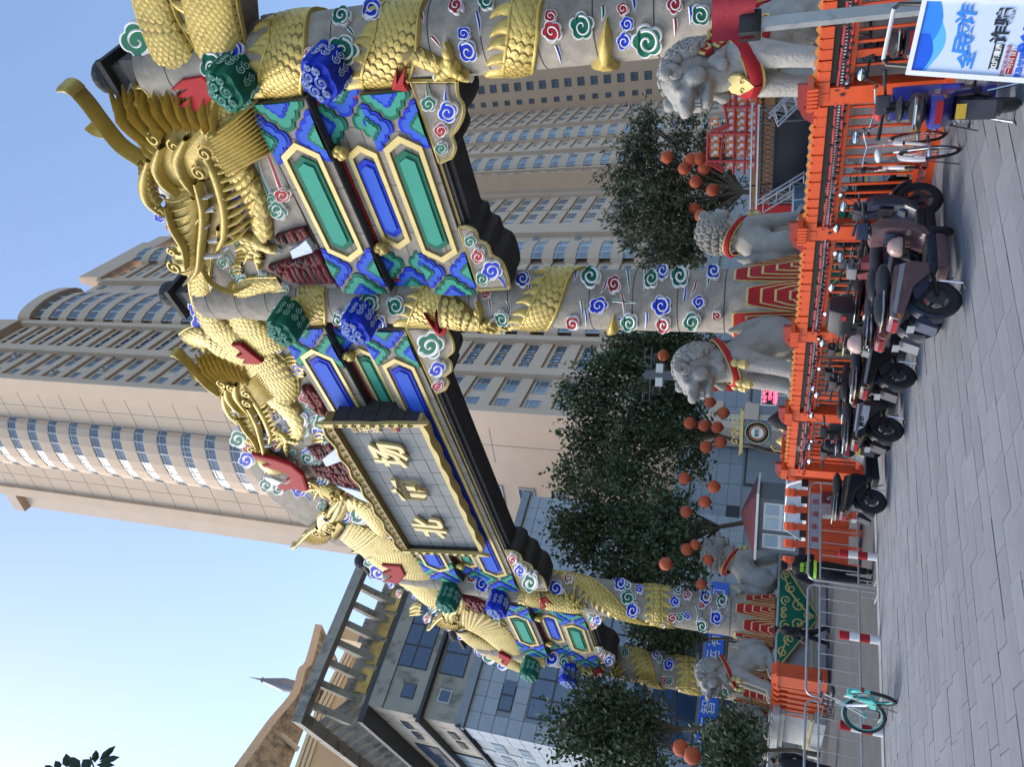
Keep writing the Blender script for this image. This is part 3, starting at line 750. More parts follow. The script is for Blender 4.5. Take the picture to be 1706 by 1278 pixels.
def beam(name,s0,s1,z0,z1,surf,q1,col,p0,p1,hh,parent=arch):
    b=MB().box(s0,s1,-surf.q,q1,z0,z1).build(name,M_stone,parent)
    # masonry joints
    j=MB()
    for f in (.36,.7): j.box(s0,s1,-surf.q-.004,-surf.q+.01,z0+(z1-z0)*f,z0+(z1-z0)*f+.012)
    x=s0+.6
    while x<s1: j.box(x,x+.012,-surf.q-.004,-surf.q+.01,z0,z1); x+=1.3
    tag(j.build('stone_joint',M_dark,b),kind='stuff')
    zc=(z0+z1)/2
    dk,lt=(M_green,M_lgreen) if col=='g' else (M_blue,M_lblue)
    hexpanel(surf,p0,p1,hh,dk,lt,b,zc)
    bx=(s0,s1,z0,z1); h=(z1-z0)/2; oc='b' if col=='g' else 'g'
    for e,d in ((s0,1),(s1,-1)):
        scallop(surf,e,zc,h*.95,h*.92,col,b,bx)
        for zz in (z0,z1): scallop(surf,e+d*h*1.18,zz,h*.88,h*.88,oc,b,bx)
    return b
for (s0,s1,zz,px3,nm) in (
    (8.98,14.36,(13.12,11.69,10.42,9.17,8.86),(((487.8,235),(580.6,434)),((596.6,239),(666,412.6)),((662.3,223.2),(737.3,435))),'g'),
    (-7.58,7.58,(15.95,14.35,13.16,11.74,11.42),(((519.8,579.4),(730,951)),((595.5,577.7),(781,943.7)),((656.7,595),(825.8,960))),'b'),
    (-14.36,-8.98,(13.12,11.69,10.42,9.17,8.86),(((855.7,1022.6),(880,1075)),((910,1022.6),(927,1068.6)),((951.4,1039.5),(970.2,1087))),'g')):
    a,bz,cz,dz,ez=zz; oc='b' if nm=='g' else 'g'
    u=beam('upper_beam',s0,s1,bz,a,F_,.62,nm,*px3[0],(a-bz)*.36)
    m=beam('middle_panel',s0,s1,cz+.002,bz-.002,FM,.30,oc,*px3[1],(bz-cz)*.30)
    l=beam('lower_beam',s0,s1,dz,cz,F_,.62,nm,*px3[2],(cz-dz)*.37)
    MB().box(s0,s1,-.52,.52,ez+.12,dz-.002).box(s0,s1,-.40,.40,ez,ez+.12).box(s0,s1,-.56,.56,dz-.1,dz-.03,1).build('beam_soffit',[M_dark,M_bronze],arch)  # shade on the underside is put into the dark stone colour
    MB().box(s0,s1,-.6,.6,bz-.03,bz-.003).build('soffit_shade',M_dark,arch)  # thin dark sheet added for the shade under the upper beam
    t=MB()
    for z_ in (cz+.02,bz-.09): t.box(s0+.15,s1-.15,-.345,-.30,z_,z_+.05)
    for x_ in (s0+.15,s1-.2): t.box(x_,x_+.05,-.345,-.3,cz+.02,bz-.04)
    t.build('red_trim',M_red,m)
    n=2 if nm=='g' else 6
    for i in range(n):
        x_=s0+(s1-s0)*(i+.5)/n
        MB().ell((x_,-.5,bz-.12),(.12,.12,.12),10,6).ell((x_,-.5,bz-.3),(.16,.14,.12),10,6).ell((x_-.1,-.52,bz-.2),(.09,.09,.09),8,5).ell((x_+.1,-.52,bz-.2),(.09,.09,.09),8,5).build('gilt_boss',M_gold,u,smooth=True)
# ------------------------------------------------ spandrel brackets
def bracket(px_pts,parent=arch):
    P=[F_.inv(*p) for p in px_pts]
    b=MB(); n=len(P)
    flat(Pl(-.5),P,0,1.10,0,b)
    o=b.build('bracket',M_stone if False else M_dark,parent)
    cu=sum(p[0] for p in P)/n; cv=sum(p[1] for p in P)/n
    f=MB(); flat(Pl(.6),[(cu+(u-cu)*.93,cv+(v-cv)*.93) for u,v in P],0,.012,0,f)
    U=P+[P[0]]
    f2=MB()
    for i in range(n):
        a,c=P[i],P[(i+1)%n]; strip_uv(Pl(.6),[a,c],[.045,.045],.04,1,f,n=2,lat=2)
    f.build('bracket_face',[M_stone,M_gold2],o); return o
brs={}
def sm(pts,n=26): return spl(pts,n)
brs['A']=bracket([(684,135),(732,271)]+sm([(752,262),(758,245),(752,226),(760,215),(770,195),(771,175),(762,160),(760,135)],20))
brs['B']=bracket([(797,484),(764,380)]+sm([(778,378),(792,385),(796,400),(812,408),(818,425),(835,436),(845,462),(848,481)],20))
brs['Bc']=bracket([(676,546),(727,656)]+sm([(741,650),(747,636),(740,628),(751,618),(750,603),(743,596),(755,585),(752,565),(740,546)],20))
brs['Cc']=bracket([(868,984),(842,918)]+sm([(856,919),(866,925),(870,935),(884,942),(890,955),(903,963),(912,985)],18))
brs['Cl']=bracket([(970,1024),(985,1050)]+sm([(994,1046),(999,1038),(1006,1033),(1008,1024)],12))
brs['D']=bracket([(998,1106),(990,1080)]+sm([(998,1079),(1004,1083),(1010,1086),(1018,1091),(1026,1104)],12))
# ------------------------------------------------ carved upper wall behind the dragons
def slab(pts,name='carved_wall',q0=-.35,q1=.40):
    P=[FW.inv(*p) for p in pts]; b=MB(); flat(Pl(q0),P,0,q1-q0,0,b); return b.build(name,M_stone,arch)
wR=slab([(225,-120),(228,40),(236,110),(215,140),(205,170),(232,250),(262,300),(300,360),(330,420),(345,470),(352,520),(561,480),(413,171),(385,-120)])
wC=slab([(340,520),(345,560),(330,590),(365,640),(395,700),(400,745),(420,790),(450,830),(500,870),(560,910),(600,915),(630,930),(640,955),(690,990),(740,1010),(792,1050),(551,676),(477,577),(455,520)])
wL=slab([(700,985),(720,1010),(760,1045),(790,1058),(830,1090),(868,1112),(905,1105),(842,1015),(820,990),(760,985)])
# ------------------------------------------------ clouds (picture points on the carved surfaces)
P_={'W':(Pl(.42),None)}
def cl(surf,parent,rows):
    for r in rows:
        x,y,s,c=r[:4]; t=r[4] if len(r)>4 else None
        i=int(x*7+y*3)
        cloud(surf,x,y,s,c,parent,rot=((i*37)%100/100-.5)*1.6,mir=1 if i%2 else -1,tail=t,ar=.85+.3*((i*13)%10)/10,kind=i%3)
cl(CYS['A'],pil['A'],[(523,92,18,'r'),(572,30,17,'g'),(575,82,26,'g'),(622,20,20,'b'),(762,12,16,'r'),(812,5,14,'g'),(775,55,14,'b'),(781,82,18,'b'),(921,51,21,'r'),(919,27,13,'r'),
 (971,42,21,'g'),(1039,15,12,'r'),(1046,38,12,'b'),(1041,64,15,'b'),(1079,64,27,'g'),(1125,6,16,'r'),(1168,23,19,'g'),(455,2,26,'r'),(357,108,24,'g'),(390,84,23,'b'),(660,-6,12,'g')])
cl(CYS['B'],pil['B'],[(872,467,13,'b'),(985,464,20,'g'),(1024,476,14,'r'),(998,508,17,'b'),(955,535,14,'r'),(837,528,13,'g'),(1086,467,15,'g'),(1104,455,13,'b'),(1133,464,16,'g'),(1103,508,17,'b'),
 (1106,537,13,'r'),(1049,534,15,'g'),(1165,503,13,'b'),(1153,533,18,'g'),(1189,456,14,'b'),(1195,524,10,'r'),(661,508,18,'g'),(617,503,17,'g'),(565,528,12,'g'),(632,535,13,'b'),(812,490,9,'r')])
cl(CYS['C'],pil['C'],[(927,981,14,'b'),(948,966,10,'r'),(1034,975,11,'b'),(1045,980,9,'g'),(1047,997,15,'g'),(1055,1016,12,'b'),(1066,984,9,'b'),(1125,1004,11,'b'),(1146,994,9,'r'),(1176,997,12,'b'),
 (1170,1010,8,'r'),(1203,1004,11,'g'),(1121,1029,9,'r'),(1134,1028,8,'g'),(1146,1026,8,'b'),(1170,1041,11,'g'),(1194,1029,13,'b'),(1129,986,8,'g'),(805,973,15,'b'),(788,962,10,'r'),(1200,990,7,'r'),(1104,1040,6,'r')])
cl(CYS['D'],pil['D'],[(1094,1093,7,'b'),(1099,1100,6,'g'),(1115,1109,10,'b'),(1107,1132,7,'r'),(1116,1134,8,'g'),(1166,1111,10,'g'),(1180,1145,13,'b'),(1207,1152,9,'g'),(1151,1141,5,'r'),(1043,1090,8,'g'),
 (922,1094,15,'b'),(940,1102,10,'g'),(931,1090,8,'r')])
FR=Pl(.40)
cl(FR,wR,[(232,64,32,'g',[(255,110),(272,150),(286,168)]),(236,104,17,'b',[(246,125),(258,148)]),(396,318,17,'b',[(372,300),(364,280)]),(400,345,14,'b'),(361,387,14,'r'),(349,376,10,'r',[(338,358),(330,350)]),
 (462,346,15,'g'),(452,330,12,'g',[(436,290),(430,258)]),(473,322,15,'r',[(450,260),(430,215),(421,192)]),(470,352,12,'g'),(405,467,12,'g',[(380,420),(366,398)]),(330,511,16,'b',[(322,485),(319,467)]),(341,531,21,'b'),(395,450,11,'g')])
cl(FR,wC,[(367,570,14,'g',[(390,582),(400,596)]),(498,612,13,'b'),(430,657,13,'g',[(448,668),(462,672)]),(511,659,14,'r',[(522,672),(535,690)]),(459,674,11,'r',[(448,660),(442,650)]),
 (456,694,16,'b',[(470,708),(490,722),(508,718)]),(448,684,10,'b'),(501,698,18,'g',[(492,675),(485,652)]),(541,699,20,'g'),(534,717,14,'b',[(520,695),(510,680)]),(438,724,18,'b',[(428,708),(422,700)]),(414,762,17,'b'),(400,728,18,'g'),
 (414,741,12,'r'),(515,760,12,'g',[(530,768),(540,772)]),(447,804,15,'g'),(466,812,12,'g'),(452,790,12,'r'),(499,814,14,'b',[(512,824),(518,832)]),(541,797,12,'g'),(583,828,10,'r'),(571,854,16,'b'),(602,854,17,'g',[(622,866),(636,884)]),
 (616,842,14,'b',[(628,858),(632,870)]),(588,868,10,'r',[(598,880)]),(583,875,10,'g'),(644,858,17,'g'),(651,882,15,'r'),(682,914,12,'b'),(618,932,12,'g',[(628,925),(636,918)]),(632,949,16,'b',[(645,960),(655,972)]),(714,969,12,'g'),(735,975,9,'r'),
 (752,985,10,'g'),(472,481,14,'g'),(464,502,12,'r'),(442,516,15,'b'),(548,735,12,'g'),(560,880,12,'b')])
cl(FR,wL,[(784,1028,13,'b',[(792,1036)]),(826,1038,13,'g',[(810,1030),(800,1026)]),(844,1052,11,'r',[(850,1062)]),(858,1087,11,'g'),(818,1090,13,'g'),(801,1080,12,'b'),(840,1104,11,'b'),(774,1000,9,'g')])
FB=Pl(.625)
cl(FB,brs['A'],[(716,170,14,'g',[(713,150),(712,138)]),(748,183,20,'b',[(744,160),(745,140)]),(736,214,14,'r'),(737,244,12,'g')])
cl(FB,brs['B'],[(785,399,11,'g'),(798,423,14,'r'),(821,447,18,'b',[(838,465),(844,478)]),(806,461,13,'g')])
cl(FB,brs['Bc'],[(719,571,23,'g'),(730,612,15,'b'),(731,640,11,'r')])
cl(FB,brs['Cc'],[(855,929,10,'r'),(868,947,13,'b'),(885,966,16,'g')])
cl(FB,brs['Cl'],[(984,1026,7,'g'),(996,1031,9,'b'),(990,1040,7,'r')])
cl(FB,brs['D'],[(1000,1084,6,'g'),(1004,1089,7,'r'),(1016,1098,9,'b')])
# small filler scrolls and gilt flames between the dragons
rr=random.Random(11); spine=[(330,330),(365,400),(400,470),(430,560),(470,650),(510,720),(545,790),(590,850),(640,920),(700,985),(760,1030),(820,1075)]
taken=[]
for i in range(1200):
    t=rr.random()*(len(spine)-1.01); j=int(t); a_,b_=spine[j],spine[j+1]; f_=t-j
    x=a_[0]+(b_[0]-a_[0])*f_+rr.uniform(-78,60)*(1-.45*t/11); y=a_[1]+(b_[1]-a_[1])*f_
    r=rr.uniform(7.5,12.5)*(1-.25*t/11)
    if any(math.hypot(x-p,y-q)<r+s_+2 for p,q,s_ in taken): continue
    taken.append((x,y,r)); par=wR if t<1.9 else (wC if t<9.2 else wL)
    if len(taken)%4==0:
        b=MB(); 
        for k in (-1,0,1):
            U,H=to_uv(FR,[(x+r,y+k*5),(x,y+k*7),(x-r*1.3,y+k*5+3)],[4,3,.6]); strip_uv(FR,U,H,.14,0,b,lat=4)
        b.build('gilt_flame',M_gold,par,smooth=True)
    else: cloud(FR,x,y,r,rr.choice('gbbgr'),par,rot=rr.uniform(-1,1),mir=rr.choice((1,-1)),kind=rr.randrange(3))
    if len(taken)>125: break
# streaks of rain on the shafts
for ps,rows in {'B':[((1010,470),(1000,490),'r'),((1020,500),(1060,505),'g'),((1045,450),(1048,490),'g'),((1075,450),(1072,485),'r'),((1030,530),(1050,532),'b'),((1140,500),(1142,470),'b'),((1078,520),(1075,548),'b'),((960,450),(955,470),'b'),
  ((968,500),(970,530),'g'),((975,515),(977,545),'b'),((1036,490),(1040,525),'r'),((880,490),(883,460),'b'),((905,500),(907,520),'r'),((815,500),(817,520),'r'),((845,500),(850,525),'g'),((1180,455),(1178,480),'g'),((1160,470),(1150,495),'r')],
  'A':[((720,60),(735,80),'r'),((795,20),(800,60),'b'),((1005,10),(1003,35),'g'),((1055,-5),(1057,20),'b'),((1150,10),(1150,40),'b'),((1125,30),(1124,60),'r'),((927,75),(935,105),'b'),((700,15),(705,40),'r'),((580,45),(590,60),'g')],
  'C':[((1085,990),(1087,1020),'g'),((1090,1000),(1091,1025),'b'),((1160,1010),(1162,1035),'g'),((1210,985),(1212,1020),'b'),((1185,1010),(1188,1035),'b'),((945,985),(947,1005),'r')],'D':[((1190,1120),(1190,1140),'g'),((1130,1105),(1132,1125),'g'),((1200,1125),(1201,1145),'r')]}.items():
    for a,b_,c in rows:
        m_=((a[0]+b_[0])/2+1.5,(a[1]+b_[1])/2); streak(CYS[ps],[a,m_,b_],2.2,c,pil[ps])
# ------------------------------------------------ dragons
FD=Pl(.42)
def part_empty(name,parent=arch):
    o=bpy.data.objects.new(name,None); C.objects.link(o); o.parent=parent; return o
def head(o,f,u,parent,hs=.5,surf=FD):
    """dragon head in carved layers; o,f,u: picture origin and unit vectors"""
    def P(a,b): return surf.inv(o[0]+f[0]*a+u[0]*b,o[1]+f[1]*a+u[1]*b)
    def PP(L): return [P(*p) for p in L]
    k=math.dist(P(0,0),P(1,0)); 
    def st(b,pts,r,H,m=0,h0=0.,lat=6,n=None): strip_uv(surf,PP(pts),[q*k for q in (r if isinstance(r,(list,tuple)) else [r]*len(pts))],H*hs,m,b,h0=h0,lat=lat,n=n)
    def pw(b,pts,H,m=0,h0=0.): pillow(surf,spl(PP(pts+[pts[0]]),len(pts)*3),H*hs,m,b,h0=h0)
    b=MB()   # skull, snout
    pw(b,[(1.5,1.3),(1.4,3.6),(2.4,5.0),(4,5.2),(5.4,4.6),(5.6,3.5),(5,2.0),(3.4,.9)],.62)
    pw(b,[(5,2.7),(5.1,4.2),(6.2,4.3),(7.4,3.8),(8.6,4.3),(9.5,4.2),(10,3.7),(9.5,3.0),(8.2,2.8),(6.5,2.5)],.75)
    st(b,[(3.0,4.6),(4.2,5.05),(5.3,4.9),(6.2,4.1)],[.15,.34,.34,.1],.45,h0=.5*hs)
    st(b,[(2.4,3.9),(3.4,4.3),(4.4,4.0),(5.2,3.3)],[.15,.32,.28,.1],.45,h0=.55*hs)
    st(b,[(2.2,2.6),(3.2,3.2),(4.3,3.0),(5.4,2.4)],[.15,.36,.3,.1],.45,h0=.5*hs)
    st(b,[(4.7,2.35),(6.4,2.2),(8.2,2.5),(9.5,2.8),(10.1,3.5)],[.2,.25,.22,.22,.08],.45,h0=.5*hs)
    st(b,[(5.6,3.9),(6.8,3.75),(8.0,3.3),(9.2,3.2)],[.08,.2,.2,.06],.4,h0=.7*hs)
    for (x_,y_,r_) in ((9.1,3.9,.5),(8.2,3.95,.3),(5.9,4.3,.34),(2.5,3.2,.42),(4.2,2.1,.42),(1.9,4.2,.4),(3.2,1.7,.4)):
        c=P(x_,y_); U=[(c[0]+r_*k*(1-i/16)*cos(i*.62),c[1]+r_*k*(1-i/16)*sin(i*.62)) for i in range(15)]
        strip_uv(surf,U,[.12*k]*14+[.03*k],.18*k,0,b,h0=.72*hs,n=30,lat=3)
    for i in range(9): st(b,[(5.3+.5*i,4.15-.04*i),(5.5+.5*i,3.5),(5.35+.5*i,2.8)],[.02,.05,.02],.16,h0=.70*hs,n=8,lat=3)
    for i in range(12):      # plated brow: short overlapping tufts
        x_=1.7+.32*i; y_=4.2+.8*sin(i/11*PI*.8); st(b,[(x_+.4,y_-.3),(x_,y_+.05),(x_-.4,y_+.25)],[.24,.2,.04],.4,h0=.4*hs,n=6,lat=4)
    b.build('dragon_head',M_gold,parent,smooth=True,ang=50)
    b=MB()   # lower jaw and beard
    st(b,[(3.6,1.9),(5,1.5),(6.8,1.3),(8.2,1.5),(9.1,2.1)],[.4,.4,.36,.32,.15],.65)
    for i in range(11): x_=3.6+.5*i; y_=1.5-.35*sin(i/10*PI); st(b,[(x_,y_+.1),(x_-.15,y_-.6),(x_-.75,y_-1.4-.25*(i%2))],[.2,.17,.02],.5)
    b.build('lower_jaw',M_gold,parent,smooth=True,ang=50)
    b=MB(); flat(surf,PP([(4.9,1.7),(5,2.4),(9.2,2.7),(8.8,1.9),(7,1.5)]),.05*hs,.3*hs,0,b); b.build('mouth',M_bronze,parent)
    b=MB()
    for x_,L in ((5.6,.7),(8.9,1.0),(7.2,.4)): st(b,[(x_,2.35),(x_+.05,2.35-L*.5),(x_+.1,2.35-L)],[.16,.12,.01],.3,h0=.5*hs,n=4,lat=4)
    for x_ in (6.4,8.1): st(b,[(x_,1.6),(x_,1.9),(x_,2.25)],[.14,.1,.01],.3,h0=.5*hs,n=4,lat=4)
    tag(b.build('teeth',M_white,parent,smooth=True),kind='stuff')
    c=P(4.9,4.0); ey=MB(); pillow(surf,[(c[0]+.44*k*cos(t*PI/8),c[1]+.3*k*sin(t*PI/8)) for t in range(16)],.22*k,0,ey,h0=.72*hs)
    c2=P(5.05,4.0); pillow(surf,[(c2[0]+.17*k*cos(t*PI/6),c2[1]+.17*k*sin(t*PI/6)) for t in range(12)],.1*k,1,ey,h0=.72*hs+.18*k); ey.build('eye',[M_white,M_black],parent,smooth=True)
    b=MB()   # horns
    st(b,[(3.0,5.0),(2.0,6.0),(.6,6.8),(-.6,7.4),(-1.6,8.0)],[.24,.22,.19,.15,.12],.8,h0=.3*hs); st(b,[(1.4,6.4),(1.1,7.1),(.6,7.6)],[.18,.14,.05],.6,h0=.3*hs)
    st(b,[(-1.3,7.8),(-1.7,8.2),(-1.8,8.6)],[.2,.26,.2],.8,h0=.3*hs)
    b.build('horn',M_gold,parent,smooth=True,ang=60)
    b=MB()   # mane: two rows of combed strands and a fringe of pointed tufts
    for i in range(27):
        t=i/26; y0=5.0-3.9*t; x0=2.3-.6*sin(t*PI); L=(3.3-.9*t)*(1,.72,.88)[i%3]
        st(b,[(x0,y0),(x0-L*.5,y0+1.0-1.0*t),(x0-L,y0+1.6-1.9*t)],[.11,.09,.015],.42+.16*(i%3),h0=.2*hs,n=7,lat=4)
    for i in range(12):
        st(b,[(2.4+.2*i,1.5-.06*i),(1.9+.2*i,.4-.1*i),(1.1+.25*i,-1.0-.06*i)],[.22,.18,.02],.6,h0=.15*hs,n=6,lat=4)
    b.build('mane',M_gold,parent,smooth=True,ang=45)
    b=MB(); st(b,[(9.0,2.9),(10.4,2.4),(11.2,1.4),(11.1,.4)],[.12,.1,.07,.02],.3,h0=.3*hs,lat=4)
    b.build('whisker',M_gold,parent,smooth=True)
def claw(surf,c,dirs,s,parent,h0=0.):
    b=MB(); nb=MB(); cu=surf.inv(*c)
    pillow(surf,[(cu[0]+s*.011*1.0*cos(t*PI/5),cu[1]+s*.011*sin(t*PI/5)) for t in range(10)],.22,0,b,h0=h0)
    for (dx,dy) in dirs:
        p=[c,(c[0]+dx*.5-dy*.1,c[1]+dy*.5+dx*.1),(c[0]+dx,c[1]+dy)]
        U,H=to_uv(surf,p,[s*.22,s*.24,s*.16]); strip_uv(surf,U,H,.2,0,b,h0=h0,n=9,lat=6)
        for t in (.35,.6): 
            q=(c[0]+dx*t,c[1]+dy*t); q=surf.inv(*q); pillow(surf,[(q[0]+s*.0045*cos(a*PI/4),q[1]+s*.0045*sin(a*PI/4)) for a in range(8)],.06,0,b,h0=h0+.16)
        p=[(c[0]+dx*.95,c[1]+dy*.95),(c[0]+dx*1.25,c[1]+dy*1.25)]
        U,H=to_uv(surf,p,[s*.13,s*.02]); strip_uv(surf,U,H,.14,0,nb,h0=h0+.04,n=4,lat=4)
    o=b.build('claw',M_gold,parent,smooth=True,ang=55); nb.build('talon',M_white,o if parent.parent is arch and False else parent,smooth=True)
def flame(surf,pts,parent,h0=.2,c=M_red,H=.1,name='flame_relief'):
    b=MB(); flat(surf,[surf.inv(*p) for p in pts],h0,h0+H,0,b,inset=.08,h2=h0+H+.03); return b.build(name,c,parent)
dA=part_empty('dragon')
bpx(FD,[(250,-40),(262,20),(292,85),(338,165),(372,215),(378,255),(362,275)],[30,32,36,44,46,36,20],dA,fin=0)
bpx(FD,[(345,-60),(352,0),(365,60),(385,120)],[45,46,44,40],dA,fin=-1)
bpx(FD,[(240,175),(275,190),(315,205),(350,222)],[16,20,18,6],dA,fin=-1,finlen=1.2)
bpx(FD,[(385,262),(410,300),(430,340),(440,392)],[24,22,19,16],dA,rim=False,scale=.22)
claw(FD,(433,402),[(-40,-12),(-20,28),(2,40),(33,12),(-34,8)],26,dA)
head((402,133),(3,30),(-32,6),dA,hs=.55)
flame(FD,[(352,112),(318,118),(300,135),(330,132),(304,150),(335,147),(312,163),(345,172),(368,150),(372,130)],dA,h0=.26)
for (x,y,dx,dy,w_) in ((262,150,-26,-14,7),(246,172,-24,-6,7),(232,190,-22,2,6),(300,205,-18,-26,7),(322,215,-10,-28,6),(352,262,-22,16,7),(345,290,-20,18,6),(372,300,16,22,6),(398,262,22,-4,6),(330,320,-16,22,6),(352,352,-18,18,6),(372,372,14,22,6)):
    b=MB(); U,H=to_uv(FD,[(x,y),(x+dx*.5-dy*.25,y+dy*.5+dx*.25),(x+dx,y+dy)],[w_,w_*.8,.6]); strip_uv(FD,U,H,.24,0,b,h0=.08,n=9,lat=6); strip_uv(FD,U,[h*.25 for h in H],.07,0,b,h0=.27,n=9,lat=3); b.build('flame_lock',M_gold,dA,smooth=True,ang=60)
dB=part_empty('dragon')
bpx(FD,[(350,395),(338,430),(334,470),(345,510),(372,550),(415,590),(450,620),(468,655),(452,672)],[12,16,18,19,24,34,36,26,8],dB,fin=0)
bpx(FD,[(470,470),(420,478),(405,505),(418,540),(450,575)],[12,20,24,28,26],dB,fin=1)
bpx(FD,[(310,565),(345,560),(385,580),(425,605)],[12,18,20,10],dB,fin=-1)
bpx(FD,[(455,655),(482,680),(498,712),(490,735)],[16,16,14,10],dB,rim=False,scale=.22)
claw(FD,(480,728),[(-22,-2),(-16,14),(0,24),(22,4),(-24,-16)],18,dB)
head((420,592),(6.5,15.5),(-13,1.5),dB,hs=.42)
flame(FD,[(447,590),(410,560),(395,560),(415,575),(402,580),(420,586),(412,592),(438,594)],dB,h0=.26)
dC=part_empty('dragon')
bpx(FD,[(575,880),(600,892),(640,915),(672,945),(700,972),(730,992)],[18,24,30,28,20,8],dC,fin=0)
bpx(FD,[(620,920),(650,940),(690,965),(725,1000),(760,1010)],[10,14,14,12,6],dC,fin=1,finlen=.8)
bpx(FD,[(575,850),(590,836),(612,846),(628,868),(640,895)],[8,14,16,15,10],dC,rim=False)
bpx(FD,[(575,828),(555,818),(540,812)],[12,10,9],dC,rim=False)
claw(FD,(535,812),[(-22,2),(-14,-12),(-8,14),(10,14)],17,dC)
head((552,902),(4.2,-8.2),(-6.2,-1.6),dC,hs=.36)
flame(FD,[(640,930),(672,932),(680,948),(668,962),(645,958),(660,948),(642,944),(658,938)],dC,h0=.24)
dD=part_empty('dragon')
bpx(FD,[(768,1025),(800,1036),(828,1056),(848,1078),(868,1098)],[16,20,20,15,6],dD,fin=0)
bpx(FD,[(770,1048),(800,1070),(838,1095),(870,1115)],[8,12,10,5],dD,fin=1,finlen=.8)
head((770,1048),(1.2,-6.0),(-6.2,-2.2),dD,hs=.34)
flame(FD,[(835,1075),(855,1085),(848,1098),(838,1092),(846,1088),(834,1082)],dD,h0=.3)
# bodies wound round the shafts
wd=lambda k:part_empty('coiled_dragon',arch)
q=wd('A'); coil('A',150,468,0,490,.44,q,fin=1); coil('A',135,640,0,680,.46,q,fin=1); coil('A',125,862,0,880,.28,q,fin=1)
bpx(CYS['A'],[(672,88),(705,98),(735,110),(765,118)],[18,16,12,9],q,rim=False,scale=.14); claw(CYS['A'],(752,108),[(-6,-40),(30,12),(-25,12)],20,q)
flame(CYS['A'],[(655,128),(668,100),(664,122),(684,98),(676,120),(682,130)],q,h0=.15)
q=wd('B'); coil('B',540,520,477,522,.42,q,fin=1); coil('B',545,706,480,735,.46,q,fin=1); coil('B',548,886,450,941,.33,q,fin=1)
bpx(CYS['B'],[(735,520),(765,528),(800,540),(850,546)],[22,16,11,7],q,rim=False,scale=.14); claw(CYS['B'],(800,538),[(-4,-36),(36,8),(20,-8)],18,q)
flame(CYS['B'],[(728,548),(712,515),(728,535),(732,512),(735,540),(752,530),(742,548)],q,h0=.15)
q=wd('C'); coil('C',1012,890,980,884,.38,q,fin=1); coil('C',1035,1058,962,962,.3,q,fin=1); coil('C',1038,1098,975,1094,.2,q,fin=2)
bpx(CYS['C'],[(905,1000),(930,1006),(955,1012),(975,1012)],[14,10,7,5],q,rim=False,scale=.14); claw(CYS['C'],(950,1008),[(-8,-22),(8,-24),(22,-14),(24,4)],14,q)
flame(CYS['C'],[(902,1008),(902,994),(912,992),(924,1002),(916,998),(912,1006)],q,h0=.13)
q=wd('D'); coil('D',1108,897,1092,895,.36,q,fin=1); coil('D',1128,980,1106,972,.34,q,fin=1); coil('D',1143,1090,1083,1063,.3,q,fin=1); coil('D',1148,1146,1094,1143,.18,q,fin=2)
claw(CYS['D'],(1022,1120),[(0,-16),(12,-14),(18,-4),(16,6)],11,q)
flame(CYS['D'],[(992,1122),(992,1112),(1000,1110),(1010,1120),(1002,1116)],q,h0=.13)
for ps,pts in (('A',[(1030,113),(1000,108),(985,105),(998,92),(996,70),(1012,28),(1021,60),(1018,92),(1034,104)]),('B',[(1010,549),(1014,538),(1024,524),(1031,548)])):
    b=MB(); pillow(CYS[ps],[CYS[ps].inv(*p) for p in pts],.2,0,b); b.build('tail_tuft',M_gold,pil[ps],smooth=True,ang=60)
# flaming pearl
b=MB(); cpt=FD.inv(456,767); pillow(FD,[(cpt[0]+.62*cos(t*PI/10),cpt[1]+.62*sin(t*PI/10)) for t in range(20)],.45,0,b,h0=.05); pe=b.build('pearl',M_gold,arch,smooth=True)
def c4(L): return [(400+a/4.26,640+b/4.26) for a,b in L]
flame(FD,c4([(120,430),(290,470),(400,510),(480,580),(500,640),(515,690),(460,697),(430,680),(320,690),(300,660),(330,640),(400,600),(380,570),(300,540),(200,520),(190,505),(260,500),(200,470),(130,450)]),pe,h0=.3,H=.14)
flame(FD,c4([(200,590),(260,600),(330,630),(420,610),(380,640),(290,660),(220,620)]),pe,h0=.32,H=.12,c=M_white)
# red cliffs with waterfalls
M_rock=wear(mat('red_cliff_paint',(.16,.02,.025),rough=.7,var=.25,scale=3),(.02,.015,.015),scale=2.2,lo=.5,hi=.55,amt=.9,stretch=(.5,1,2.5))
M_fall=mat('waterfall_paint',(.5,.58,.68),rough=.6,var=.25,scale=7,stretch=(6,1,.6))
def cliff(px,parent,fall=None):
    P=[FR.inv(*p) for p in px]; b=MB(); flat(FR,P,0,.10,0,b,inset=.06,h2=.16)
    us=[p[0] for p in P]; vs_=[p[1] for p in P]; n=int((max(vs_)-min(vs_))/.17)
    for i in range(n):
        z_=min(vs_)+(i+.5)*.17
        xs=[]
        for j in range(len(P)):
            a,c=P[j],P[(j+1)%len(P)]
            if (a[1]-z_)*(c[1]-z_)<0: xs.append(a[0]+(c[0]-a[0])*(z_-a[1])/(c[1]-a[1]))
        xs.sort()
        for k in range(0,len(xs)-1,2):
            x=xs[k]+.04
            while x<xs[k+1]-.1:
                L=min(random.uniform(.3,.8),xs[k+1]-x); cu,cv=x+L/2,z_; pillow(FR,[(cu+L*.5*cos(t*PI/4),cv+.11*sin(t*PI/4)+.03*sin(cu*9)) for t in range(8)],random.uniform(.08,.16),0,b,h0=.12,rings=(1,.7)); x+=L*.95
    o=b.build('cliff_relief',M_rock,parent)
    if fall:
        P=[FR.inv(*p) for p in fall]; b=MB(); flat(FR,P,.1,.24,0,b,inset=.05,h2=.27)
        b.build('waterfall_relief',M_fall,parent)
cliff([(449,439),(490,425),(533,415),(548,440),(560,468),(503,470),(468,457)],wR,[(490,408),(505,399),(517,389),(526,402),(529,410),(494,421)])
cliff([(461,389),(486,380),(512,374),(517,392),(491,404),(465,401)],wR)
cliff([(505,640),(517,640),(535,655),(546,690),(525,682),(512,662)],wC)
